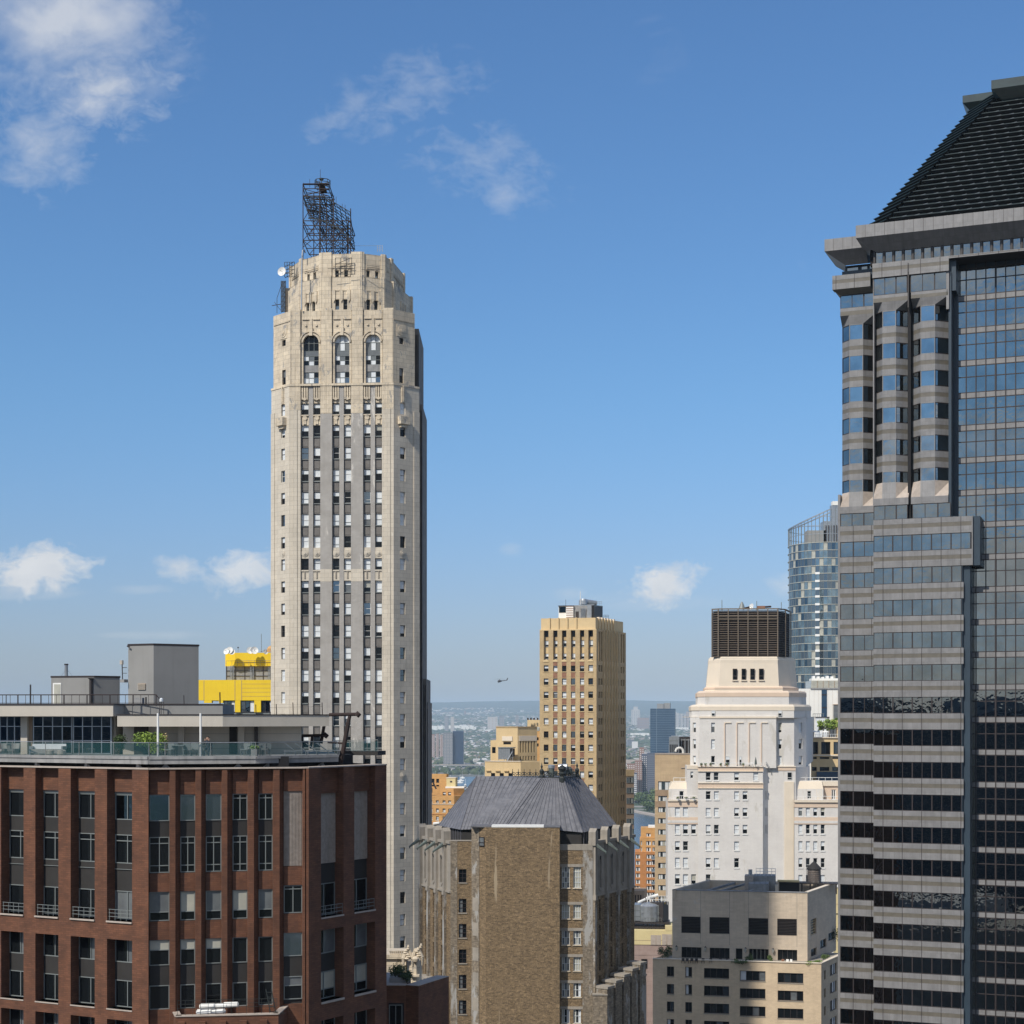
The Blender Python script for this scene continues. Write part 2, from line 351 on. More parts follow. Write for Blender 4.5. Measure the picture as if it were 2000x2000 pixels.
def winmesh(w, h, cols, rows, fmat, fw, panes, dep=.06):
    key = (round(w, 2), round(h, 2), cols, rows, fmat, round(fw, 3), panes)
    if key in WC: return WC[key]
    mb = MB(); f = Fr(0, 0, 0); rs = rows if isinstance(rows, tuple) else tuple([1 / rows] * rows)
    zz = [0]
    for r_ in rs: zz.append(zz[-1] + r_ * h)
    k = 0
    for j in range(len(rs)):
        for i in range(cols):
            a, b = -w / 2 + w * i / cols, -w / 2 + w * (i + 1) / cols
            mb.quad(f.P(a, zz[j]), f.P(b, zz[j]), f.P(b, zz[j + 1]), f.P(a, zz[j + 1]), panes[k % len(panes)]); k += 1
    mb.npane = k
    for i in range(cols + 1):
        x = -w / 2 + w * i / cols; x0, x1 = (x, x + fw) if i == 0 else ((x - fw, x) if i == cols else (x - fw / 2, x + fw / 2))
        mb.box(f, x0, x1, 0, h, 0, dep, fmat)
    for j, z in enumerate(zz):
        z0, z1 = (z, z + fw) if j == 0 else ((z - fw, z) if j == len(zz) - 1 else (z - fw / 2, z + fw / 2))
        mb.box(f, -w / 2 + fw, w / 2 - fw, z0, z1, 0, dep + .01, fmat)
    WC[key] = mb; return mb
SPLIT = set('post pipe_bracing bay_soffit spandrel carved_panel crown_pier brick_panel grey_panel railing deck_strut slim_column column sill red_panel pilaster trim parapet_rib parapet_fin roof_post pole string_course yellow_cladding dark_joint band panel balcony return_wall rear_wing pinnacle arch_surround roof_pipe coping roof_plant lower_block roof_unit crown_plant'.split())
def groups(mb):
    """the separate pieces of a mesh, by touching boxes of its primitives"""
    bb = []
    for v0, n, f0, m in mb.pr:
        P = mb.v[v0:v0 + n]; bb.append([min(p[i] for p in P) - .02 for i in range(3)] + [max(p[i] for p in P) + .02 for i in range(3)])
    par = list(range(len(bb)))
    def fd(i):
        while par[i] != i: par[i] = par[par[i]]; i = par[i]
        return i
    for i in range(len(bb)):
        for j in range(i):
            a, b = bb[i], bb[j]
            if all(a[k] <= b[k + 3] and b[k] <= a[k + 3] for k in range(3)): par[fd(i)] = fd(j)
    out = {}
    for i, (v0, n, f0, m) in enumerate(mb.pr):
        g = out.setdefault(fd(i), [MB(), 0.0]); o = len(g[0].v) - v0; g[0].v += mb.v[v0:v0 + n]; g[0].f += [tuple(o + q for q in f) for f in mb.f[f0:f0 + m]]; g[0].m += mb.m[f0:f0 + m]
        a = bb[i]; g[1] += (a[3] - a[0] + a[4] - a[1]) * (a[5] - a[2])
    return [tuple(g) for g in out.values()]
class Bld:
    """one building: an Empty at its base that parents the parts"""
    def __init__(s, name, label, cat, loc, group=None):
        s.root = bpy.data.objects.new(name, None); COL.objects.link(s.root); s.root.location = loc
        s.root.empty_display_size = .5
        tag(s.root, label, cat, group); s.w = []
    def part(s, mb, name, label=None, parent=None, kind=None):
        if name in SPLIT and not kind:
            gs = groups(mb)
            if len(gs) > 1:
                gs.sort(key=lambda g: -g[1]); k = sum(1 for c in s.root.children if c.name.split('.')[0] == name); room = max(1, 96 - k)
                for g, _ in gs[:room]: o = g.obj(name, parent or s.root, label)
                if gs[room:]:
                    big = MB()
                    for g, _ in gs[room:]:
                        b = len(big.v); big.v += g.v; big.f += [tuple(b + i for i in f) for f in g.f]; big.m += g.m
                    o = big.obj(name, parent or s.root, label, None, None, 'stuff')
                return o
        return mb.obj(name, parent or s.root, label, None, None, kind)
    def win(s, fr, s0, s1, z0, z1, depth, cols=1, rows=2, fmat='frame_dark', fw=.07, panes=('glass_dark',), name='window'):
        if s1 < s0: s0, s1 = s1, s0
        if z1 < z0: z0, z1 = z1, z0
        if rows == 2 and cols == 1: rows = rng.choice([2, 2, 2, (.40, .60), (.62, .38), (.28, .72)])
        s.w.append((winmesh(s1 - s0, z1 - z0, cols, rows, fmat, fw, tuple(panes)), fr.P((s0 + s1) / 2, z0, -depth), fr.th, (s1 - s0) * (z1 - z0) / max(1, fr.y) ** 2, name))
    def done(s, keep=100, sub=False):
        lst = sorted(s.w, key=lambda q: -q[3]); cache = {}; cache2 = {}; rl = world_loc(s.root)
        for mb, p, th, _, nm in lst[:keep]:
            k = id(mb)
            if k not in cache: cache[k] = mb.mesh(nm)
            if k not in cache2 and sub:
                n_ = mb.npane; fm = MB(); fm.v = mb.v[4 * n_:]; fm.f = [tuple(i - 4 * n_ for i in f) for f in mb.f[n_:]]; fm.m = mb.m[n_:]; pm = MB(); pm.v = mb.v[:4 * n_]; pm.f = mb.f[:n_]; pm.m = mb.m[:n_]; cache2[k] = (fm.mesh('frame'), pm.mesh('pane'))
            o = bpy.data.objects.new(nm, None if sub else cache[k]); COL.objects.link(o); o.parent = s.root; o.location = p - rl; o.rotation_euler = (0, 0, R(-th)); o.empty_display_size = .2
            if sub:
                for q_, m_ in zip(('frame', 'pane'), cache2[k]): c = bpy.data.objects.new(q_, m_); COL.objects.link(c); c.parent = o
        rest = lst[keep:]
        if rest:
            big = MB()
            for mb, p, th, _, nm in rest:
                c, sn = math.cos(R(-th)), math.sin(R(-th)); b = len(big.v)
                big.v += [(p.x + x * c - y * sn, p.y + x * sn + y * c, p.z + z) for x, y, z in mb.v]
                big.f += [tuple(b + i for i in f) for f in mb.f]; big.m += mb.m
            o = big.obj(rest[0][4], s.root); o['kind'] = 'stuff'
        return s.root
rng = random.Random(7)
def sash(r=None):
    r = r or rng; q = r.random()
    if q < .33: return ('blind_white', 'blind_white')
    if q < .62: return ('glass_dark', 'blind_white')
    if q < .68: return ('blind_grey', 'blind_white')
    if q < .74: return ('glass_dark', 'blind_cream')
    if q < .85: return ('glass_mid', 'glass_mid')
    return ('glass_dark', 'glass_dark')
# ================================================================ THE SETTING
def terr(D):
    pts = [(-4000, 0), (8000, 0), (12000, 45), (16000, 105), (20000, 200), (23500, 345), (24500, 372), (26000, 330), (30000, 150)]
    for (a, za), (b, zb) in zip(pts, pts[1:]):
        if a <= D <= b:
            k = (D - a) / (b - a); return za + (zb - za) * k
    return 150
# ground sheet (land near and far), with the river and the marina laid on it
gm = bpy.data.materials.new('land'); gm.use_nodes = True; MATS['land'] = gm
q = NT(gm.node_tree); p = gm.node_tree.nodes['Principled BSDF']; p.inputs['Roughness'].default_value = .95
g = q.new('ShaderNodeNewGeometry'); pos = g.outputs['Position']
c = q.mix(q.ramp(q.noise(pos, .0016, 6, .6), .42, .6), (.045, .07, .03), (.13, .13, .12))
c = q.mix(q.ramp(q.noise(pos, .012, 4, .7), .52, .66), c, (.30, .29, .27))
sp_ = q.new('ShaderNodeSeparateXYZ'); q.l.new(pos, sp_.inputs[0])
c = q.mix(q.ramp(sp_.outputs[2], 60, 200), c, (.035, .055, .03))
q.l.new(c, p.inputs['Base Color'])
mb = MB(); Ys = [-4000, -1500, 0, 850, 1500, 2650, 3500, 5000, 8000, 10000, 12000, 14000, 16000, 18000, 20000, 21500, 23500, 24200, 24700, 26000, 30000]
Xs = [-18000 + 36000 * i / 60 for i in range(61)]
def hz(x, y):
    z = terr(y)
    if y > 15000: z += (14 * math.sin(x / 1900 + 1) + 9 * math.sin(x / 700) + 6 * math.sin(x / 260 + y)) * (y - 15000) / 9000 + (x - 0) * .0022 * (y - 15000) / 9000
    return z
vs = [(x, y, hz(x, y)) for y in Ys for x in Xs]; n = len(Xs)
mb.add(vs, [(j * n + i, j * n + i + 1, (j + 1) * n + i + 1, (j + 1) * n + i) for j in range(len(Ys) - 1) for i in range(n - 1)], 'land')
gr = mb.obj('ground', None, kind='structure')
wm = bpy.data.materials.new('river'); wm.use_nodes = True; MATS['river'] = wm
q = NT(wm.node_tree); p = wm.node_tree.nodes['Principled BSDF']; p.inputs['Base Color'].default_value = (.045, .075, .095, 1); p.inputs['Roughness'].default_value = .22
g = q.new('ShaderNodeNewGeometry'); bn = q.new('ShaderNodeBump'); bn.inputs['Strength'].default_value = .5; bn.inputs['Distance'].default_value = 1.5
q.l.new(q.noise(g.outputs['Position'], .12, 5, .6), bn.inputs['Height']); q.l.new(bn.outputs[0], p.inputs['Normal'])
mb = MB()
shore = [(-2600, 2500), (-900, 2750), (-300, 2820), (60, 2760), (120, 2700), (165, 2560), (205, 2390), (215, 2330), (250, 2310), (262, 2290), (600, 2240), (2600, 2150)]
mb.add([(-9000, 800, .5), (9000, 800, .5), (9000, 2100, .5)] + [(x, y, .5) for x, y in shore[::-1]] + [(-9000, 2500, .5)], [tuple(range(3 + len(shore) + 1))], 'river')
mb.obj('river', None, kind='structure')
mb = MB(); mb.add([(-420, 3250, .5), (-30, 3250, .5), (-20, 3950, .5), (-420, 3950, .5)], [(0, 1, 2, 3)], 'river'); mb.obj('water', None, kind='structure')
# riverside promenade edge (pale stone quay)
mb = MB()
for (a, b) in zip(shore, shore[1:]):
    f = Fr.ab(a, b); L = math.dist(a, b); mb.box(f, 0, L, .3, 3.0, -8, 0.6, 'sill_stone')
mb.obj('path', None, kind='structure')
M('paving', (.14, .13, .115), (.10, .095, .09), .02)
# streets between the blocks, far below the frame
mb = MB(); mb.add([(-700, -700, .02), (700, -700, .02), (700, 790, .02), (-700, 790, .02)], [(0, 1, 2, 3)], 'paving'); mb.obj('pavement', None, kind='structure')

# ---------------------------------------------------------------- haze
hm = bpy.data.materials.new('haze'); hm.use_nodes = True; hm.node_tree.nodes.clear()
q = NT(hm.node_tree); ou = q.new('ShaderNodeOutputMaterial'); pv_ = q.new('ShaderNodeVolumePrincipled')
pv_.inputs['Color'].default_value = (.62, .81, 1.0, 1); pv_.inputs['Density'].default_value = 4.6e-5; pv_.inputs['Anisotropy'].default_value = -.25
q.l.new(pv_.outputs[0], ou.inputs['Volume']); MATS['haze'] = hm
mb = MB(); mb.box(Fr(0, 0, 0), -18500, 18500, -2, 440, -30500, 4500, 'haze'); mb.obj('haze', None, kind='stuff')

# ================================================================ FAR TOWN
r2 = random.Random(3)
for i, c in enumerate([(.42, .40, .38), (.36, .30, .26), (.24, .23, .24), (.62, .61, .60), (.26, .17, .14), (.18, .19, .21)]): M('town%d' % i, c)
for i, c in enumerate([(.05, .075, .03), (.035, .055, .025), (.07, .09, .04)]): M('wood%d' % i, c)
town = MB()
def tbox(x, y, z, w_, d_, h_, m): 
    a = r2.uniform(-30, 30); f = Fr(x, y, a); town.box(f, -w_ / 2, w_ / 2, z - 2, z + h_, -d_, 0, m)
for _ in range(11000):
    D = 1000 * (4.3 + 17 * r2.random() ** 1.3)
    if 3150 < D < 4050: continue
    x = D * r2.uniform(-.14, .24)
    if D < 5600 and r2.random() < .6: continue
    if math.sin(x * .0045 + 1.3) * math.sin(D * .0021) > .45: continue
    z = terr(D); k = D / 8000; big = r2.random()
    w_ = r2.uniform(7, 16) * (1 + .45 * k); h_ = r2.uniform(5, 9) * (1 + .2 * k)
    if big < .010: w_ = r2.uniform(20, 35); h_ = r2.uniform(20, 42)
    elif big < .03: w_ = r2.uniform(60, 160); h_ = r2.uniform(7, 11)
    tbox(x, D, z, w_, r2.uniform(10, 25), h_, 'town%d' % r2.choice([0, 0, 1, 1, 2, 3, 3, 4, 5, 1]))
o = town.obj('distant_town'); tag(o, 'sprawl of small pale houses and blocks fading into haze below the ridge', 'town', None, 'stuff')
woods = MB()
for _ in range(11000):
    D = 1000 * (4.1 + 15 * r2.random() ** 1.2); x = D * r2.uniform(-.14, .24)
    if not (math.sin(x * .0045 + 1.3) * math.sin(D * .0021) > -.1 or r2.random() < .6): continue
    s_ = r2.uniform(9, 20) * (D / 6000); z = terr(D); h_ = r2.uniform(8, 15)
    c_ = Vector((x, D, z)); k = 5; m = 'wood%d' % r2.randrange(3)
    ring = [c_ + Vector((s_ * math.cos(6.283 * i / k + D) * r2.uniform(.7, 1.2), s_ * math.sin(6.283 * i / k + D), h_ * r2.uniform(.3, .6))) for i in range(k)]
    top = c_ + Vector((r2.uniform(-3, 3), 0, h_))
    woods.add(ring + [top] + [v - Vector((0, 0, h_)) for v in ring], [(i, (i + 1) % k, k) for i in range(k)] + [(i, (i + 1) % k, k + 1 + (i + 1) % k, k + 1 + i) for i in range(k)], m)
o = woods.obj('distant_woods'); tag(o, 'dark green belts of far trees between the hazy suburbs', 'woodland', None, 'stuff')

def slab_tower(name, label, u0, u1, vt, D, depth, mat, th=0, zb=0, win=None, group=None, cat='building', extra=None):
    """a distant tower; win=(cols, floor height, material, window share)"""
    f = Fr.px((u0 + u1) / 2, D, th); s0, s1 = f.s(u0), f.s(u1); zt = f.z(vt, q=(s0 + s1) / 2)
    B = Bld(name, label, cat, f.P((s0 + s1) / 2, zb, -depth / 2), group)
    mb = MB(); mb.box(f, s0, s1, zb, zt, -depth, 0, mat); B.part(mb, 'wall')
    if win:
        n, fh, wm_, sh = win; wmb = MB(); k = int((zt - zb) / fh)
        side = f.turn(s1 if th >= 0 else s0, th - 90 if th >= 0 else th + 90)
        for j in range(1, k):
            z = zb + j * fh
            if n == 0: wmb.box(f, s0 + .4, s1 - .4, z, z + fh * sh, 0, .15, wm_); wmb.box(side, (.4 if th >= 0 else -depth + .4), (depth - .4 if th >= 0 else -.4), z, z + fh * sh, 0, .15, wm_)
            else:
                for i in range(n):
                    a = s0 + (s1 - s0) * (i + .5 - sh / 2) / n; wmb.box(f, a, a + (s1 - s0) * sh / n, z, z + fh * .5, 0, .15, wm_)
                m_ = max(2, int(n * depth / (s1 - s0)))
                for i in range(m_):
                    a = (depth * (i + .5 - sh / 2) / m_) * (1 if th >= 0 else -1); wmb.box(side, a, a + (depth * sh / m_) * (1 if th >= 0 else -1), z, z + fh * .5, 0, .15, wm_)
        o = wmb.obj('window', B.root); o['kind'] = 'stuff'
    if extra: extra(B, f, s0, s1, zt)
    return B
M('navy_glass', (.035, .075, .13), (.022, .05, .09), .03, rough=.25); M('navy_line', (.13, .18, .23)); M('navy_face', (.025, .045, .085), rough=.3)
M('dusk_brick', (.26, .16, .13), (.22, .13, .11), .05); M('slate_block', (.075, .085, .12), rough=.4)
def cap1(B, f, s0, s1, zt):
    mb = MB(); L = s1 - s0
    mb.box(f, s0 + .27 * L, s0 + .54 * L, zt, zt + 9, -30, -6, 'concrete'); mb.box(f, s0 + .55 * L, s0 + .8 * L, zt, zt + 10, -30, -8, 'stucco_grey'); B.part(mb, 'roof_plant')
    mb = MB(); mb.box(f, s0 + .25 * L, s0 + .27 * L, zt - 160, zt, 0, .5, 'navy_line'); B.part(mb, 'corner_strip')
slab_tower('glass_tower', 'dark blue glass tower rising in the haze right of the golden tower', 1270, 1318, 1384, 2950, 40, 'navy_glass', 8, win=(0, 4.2, 'navy_line', .12), extra=cap1)
slab_tower('office_slab', 'slate blue slab block alone on the hazy plain beside the cream tower', 884, 905, 1428, 4700, 60, 'navy_face', 0, cat='building')
slab_tower('office_block', 'gridded pale blue block joined to the dark slab on the plain', 866, 884, 1431, 4690, 50, 'town5', 0, win=(6, 4.2, 'town0', .35), cat='building')
for i, (a, b, vt, D, m, L) in enumerate([(843, 849, 1434, 5600, 'dusk_brick', 'leftmost of the far striped apartment blocks left of the slate slab'), (851, 857, 1433, 5650, 'dusk_brick', 'second of the far striped apartment blocks left of the slate slab'), (859, 865, 1435, 5600, 'dusk_brick', 'third far striped apartment block, touching the slate slab')]):
    slab_tower('apartment_block', L, a, b, vt, D, 20, m, 0, win=(2, 3.2, 'town3', .45), group='far striped apartment blocks')
slab_tower('apartment_tower', 'dark slate residential tower standing at the riverside park', 1264, 1279, 1471, 2790, 25, 'slate_block', 6, win=(0, 3.3, 'town5', .3))
slab_tower('apartment_tower', 'dark riverside tower with white gridded balconies beside the slate tower', 1253, 1264, 1473, 2800, 25, 'slate_block', 6, win=(3, 3.3, 'town3', .4))
slab_tower('apartment_tower', 'reddish brick riverside tower with white balconies behind the golden tower', 1240, 1254, 1486, 2790, 25, 'dusk_brick', 6, win=(3, 3.3, 'town0', .45))
slab_tower('apartment_tower', 'tall reddish tower with a square pink crown by the river', 1249, 1258, 1460, 2900, 22, 'dusk_brick', 4, win=(2, 3.3, 'town3', .4))
slab_tower('apartment_tower', 'low pale riverside tower hugging the edge of the golden tower', 1224, 1240, 1492, 2840, 25, 'dusk_brick', 6, win=(4, 3.3, 'town3', .5))
slab_tower('apartment_tower', 'small striped riverside tower with white window bands in front of the reddish one', 1236, 1244, 1510, 2760, 20, 'slate_block', 6, win=(0, 3.3, 'town3', .45))
def stepcap(B, f, s0, s1, zt):
    mb = MB(); L = s1 - s0; mb.box(f, s0 + .25 * L, s1 - .25 * L, zt, zt + 25, -60, -5, 'town0'); B.part(mb, 'crown')
slab_tower('office_tower', 'hazy office tower with a stepped crown near the ridge', 1233, 1250, 1386, 13500, 60, 'town0', 5, zb=55, win=(4, 12, 'town5', .4), extra=stepcap)
slab_tower('office_block', 'broad hazy block beside the tower with stepped crown', 1246, 1268, 1402, 12500, 60, 'town4', 0, zb=45, win=(0, 12, 'town5', .4))
for i, (a, b, vt, L) in enumerate([(1320, 1327, 1393, 'leftmost of four hazy blocks under the ridge right of the dark tower'), (1329, 1334, 1394, 'second of four hazy blocks under the ridge'), (1336, 1340, 1396, 'third and thinnest of four hazy blocks under the ridge'), (1341, 1346, 1390, 'sunlit pale block, rightmost of four under the ridge')]):
    slab_tower('apartment_block', L, a, b, vt, 12500, 40, 'town1' if i == 3 else 'town0', 0, zb=45, group='hazy blocks under the ridge', win=(2, 12, 'town5', .4))
for i, (a, b, vt, D, L) in enumerate([(868, 876, 1398, 11500, 'hazy pair-like block left on the far plain'), (880, 887, 1400, 11400, 'hazy block between its taller left mate and the warehouses'), (975, 985, 1398, 11500, 'hazy tall block in the middle of the far plain'), (952, 972, 1400, 11800, 'wide hazy block left of the tall one on the plain'), (1007, 1013, 1396, 11000, 'slender pale block on the plain near the golden tower')]):
    slab_tower('apartment_block', L, a, b, vt, D, 40, 'town5' if i % 2 == 0 else 'town0', 0, zb=35, group='hazy blocks on the far plain', win=(3, 12, 'town1', .4))
for i, (a, b, vt, vb, D, L) in enumerate([(836, 872, 1418, 1426, 12000, 'long white warehouse nearest the cream tower'), (874, 925, 1417, 1422, 12500, 'long white warehouse in the middle of the plain'), (905, 930, 1420, 1425, 12000, 'short white warehouse in front of the long ones'), (935, 967, 1425, 1428, 11700, 'flat white shed right of the warehouses'), (1232, 1268, 1432, 1435, 10200, 'thin white shed left of the dark glass tower'), (1236, 1258, 1425, 1428, 11700, 'small white shed behind the thin one'), (1320, 1345, 1421, 1425, 12000, 'white shed right of the dark glass tower')]):
    B = slab_tower('warehouse', L, a, b, vt, D, 60, 'white_clad', 0, zb=terr(D), group='white warehouses on the far plain', win=(3, 6, 'town2', .2))
# viaduct over the green, in front of the far slab
D = 4300; zt = at(0, 1494, D).z; B = Bld('viaduct', 'pale elevated highway on tall piers crossing the green left of centre', 'bridge', (-150, D, 0))
mb = MB(); f = Fr(0, D, 1); mb.box(f, -420, 60, zt - 3, zt, -14, 0, 'concrete'); B.part(mb, 'deck'); mb = MB(); mb.box(f, -420, 60, zt, zt + 1.2, -.5, 0, 'sill_stone'); B.part(mb, 'barrier')
for i in range(9):
    mb = MB(); mb.box(f, -400 + 52 * i, -396 + 52 * i, 0, zt - 3, -10, -3, 'concrete'); B.part(mb, 'pier')
# marina boats
r5 = random.Random(11)
for k in range(64):
    x = -260 + 230 * r5.random(); y = 3270 + 640 * r5.random(); L = r5.uniform(9, 17); a = r5.choice([0, 90, 8, 84]) + r5.uniform(-5, 5)
    f = Fr(x, y, a); B = Bld('sailboat' if k % 3 else 'motorboat', 'white sailboat with a thin mast moored in the crowded far marina' if k % 3 else 'small white motorboat without mast moored in the crowded far marina', 'boat', (x, y, .5), 'sailboats in the far marina' if k % 3 else 'motorboats in the far marina')
    mb = MB(); mb.poly(f.off(2), [(-L / 2, .5), (L / 2 - 2, .5), (L / 2, 2.6), (-L / 2, 2.4)], -4, 0, 'white_paint'); B.part(mb, 'hull')
    mb = MB(); mb.box(f, -L * .2, L * .15, 2.5, 4.4, -1.5, 1.5, 'white_paint'); B.part(mb, 'cabin')
    if k % 3: mb = MB(); mb.tube(f.P(0, 2.4), f.P(0, 15 + 4 * r5.random()), .22, 'white_paint', 4); B.part(mb, 'mast')
# park trees at the far bank
r4 = random.Random(5)
def tree(u, D, h, rad, label, mats, group=None, zb=0.0, name='tree', n=420, size=None, x=None, trunk=.35):
    x = (u - 1000) * D / FL if x is None else x
    B = Bld(name, label, 'tree', (x, D, zb), group); mb = MB(); size = size or rad * .13
    mb.tube((x, D, zb), (x + .03 * h, D, zb + h * .5), h * .03, 'bark', 6, h * .018)
    for k in range(5):
        a = k * 1.26 + r4.random(); mb.tube((x + .02 * h, D, zb + h * (.33 + .04 * k)), (x + rad * .6 * math.cos(a), D + rad * .6 * math.sin(a), zb + h * (.55 + .06 * k)), h * .012, 'bark', 4, h * .005)
    B.part(mb, 'trunk'); mb = MB(); cz = zb + h * .66
    for k in range(9):
        a = r4.random() * 6.28; rr = rad * r4.uniform(.25, .62); c_ = (x + rr * math.cos(a), D + rr * math.sin(a), cz + h * r4.uniform(-.20, .20)); q_ = rad * r4.uniform(.35, .58)
        mm = [mats[k % len(mats)], mats[(k + 1) % len(mats)]]
        mb.leaves(c_, (q_, q_, q_ * .8), n // 9, size, mm, r4, .4)
    B.part(mb, 'crown'); return B
pk = [(1276, 2640, 30, 15, 'tallest round tree in the riverside park'), (1268, 2660, 24, 12, 'dark tree behind the tallest park tree'), (1247, 2720, 20, 12, 'leftmost tree of the riverside park, against the golden tower'),
      (1256, 2620, 18, 11, 'mid park tree above the quay curve'), (1262, 2520, 16, 10, 'low tree near the quay corner'), (1268, 2440, 15, 9, 'dark tree beside the quay corner'), (1276, 2480, 15, 9, 'pale green tree at the quay, right edge of the gap'),
      (1252, 2700, 16, 9, 'small tree behind the leftmost park tree'), (1284, 2560, 22, 12, 'park tree mostly behind the tan office building'), (1240, 2760, 16, 10, 'park tree half behind the narrow striped building')]
for i, (u, D, h, rd, L) in enumerate(pk): tree(u, D, h, rd, L, ['leaf%d' % (i % 4), 'leaf%d' % ((i + 2) % 4)], 'trees of the riverside park')
# helicopter
hp = at(984, 1331, 1500); B = Bld('helicopter', 'small dark helicopter flying low in the sky right of the cream tower', 'helicopter', hp)
mb = MB(); pr = [(0, 0), (.8, .25), (1.25, .8), (1.3, 1.6), (.9, 3.0), (.4, 4.2), (.25, 8.6)]
vs = []; fs = []; N = 10
for (rr, l) in pr: vs += [hp + Vector((-6 + l + .2, rr * math.cos(6.283 * i / N), rr * .9 * math.sin(6.283 * i / N) + l * .13)) for i in range(N)]
for k in range(len(pr) - 1): fs += [(k * N + i, k * N + (i + 1) % N, (k + 1) * N + (i + 1) % N, (k + 1) * N + i) for i in range(N)]
mb.add(vs, fs, 'dark_metal'); B.part(mb, 'fuselage')
mb = MB(); mb.quad(hp + Vector((2.2, 0, 1.2)), hp + Vector((3.4, 0, 1.4)), hp + Vector((4.0, 0, 3.4)), hp + Vector((3.2, 0, 3.2)), 'dark_metal'); mb.box(Fr(hp.x + 2.6, hp.y, 0), 0, .6, hp.z + .9, hp.z + 1.1, -1.2, 1.2, 'dark_metal'); B.part(mb, 'tail_fin')
mb = MB(); mb.tube(hp + Vector((-4, 0, 1)), hp + Vector((-4, 0, 2.2)), .15, 'dark_metal')
for a in (0.3, 1.87, 3.44, 5.01): mb.tube(hp + Vector((-4, 0, 2.2)), hp + Vector((-4 + 5 * math.cos(a), 5 * math.sin(a), 2.2)), .12, 'frame_grey', 4)
B.part(mb, 'rotor'); mb = MB()
for s_ in (-1, 1): mb.tube(hp + Vector((-6, s_, -1.5)), hp + Vector((-2.5, s_, -1.2)), .08, 'frame_grey', 4); mb.tube(hp + Vector((-4.5, s_, -1.4)), hp + Vector((-4.5, s_ * .6, -.3)), .06, 'frame_grey', 4)
B.part(mb, 'skid')

# ================================================================ NEIGHBOURS BEHIND AND BESIDE THE CAMERA (shade and reflections)
M('off_dark', (.034, .055, .078), (.026, .042, .06), .2, rough=.4); M('off_line', (.16, .16, .16)); M('off_stone', (.20, .185, .165), (.17, .155, .14), .3)
def neighbour(label, poly, z, wallm='off_dark', fh=4.0, step=None):
    cx = sum(p_[0] for p_ in poly) / len(poly); cy = sum(p_[1] for p_ in poly) / len(poly)
    B = Bld('office_tower', label, 'building', (cx, cy, 0)); mb = MB(); mb.prism(poly, 0, z, wallm); B.part(mb, 'wall')
    mb = MB(); gr_ = [(cx + (p_[0] - cx) * 1.012, cy + (p_[1] - cy) * 1.012) for p_ in poly]; k = 1
    while k * fh < z - 1: mb.prism(gr_, k * fh, k * fh + .9, 'off_line'); k += 1
    o = mb.obj('floor_band', B.root); o['kind'] = 'stuff'
    mb = MB(); sm = [(cx + (p_[0] - cx) * .5, cy + (p_[1] - cy) * .5) for p_ in poly]; mb.prism(sm, z, z + 6, 'concrete'); B.part(mb, 'roof_plant')
    return B
neighbour('unseen dark tower added off to the left to shade the beige block', [(-126, 108), (-97, 108), (-95.5, 110), (-95.5, 130), (-126, 130)], 355)  # out of view, added so that its shadow falls across the beige block
neighbour('dark slab behind the viewer on the right', [(70, 40), (120, 40), (120, 100), (70, 100)], 235)
neighbour('dark office block far behind the viewer, first of a row', [(-150, -170), (-96, -170), (-96, -120), (-150, -120)], 146)
neighbour('broader dark office block behind the viewer, second of a row', [(-205, -160), (-156, -160), (-156, -110), (-205, -110)], 149)
neighbour('lower dark office block behind the viewer, third of a row', [(-92, -190), (-30, -190), (-30, -130), (-92, -130)], 143)
neighbour('pale stone block in front of the dark row behind the viewer', [(-120, -70), (-60, -70), (-60, -30), (-120, -30)], 84, 'off_stone')
neighbour('stone block far left behind the viewer', [(-190, -80), (-128, -80), (-128, -40), (-190, -40)], 92, 'off_stone')
neighbour('stone block right behind the viewer', [(-52, -80), (20, -80), (20, -40), (-52, -40)], 80, 'off_stone')
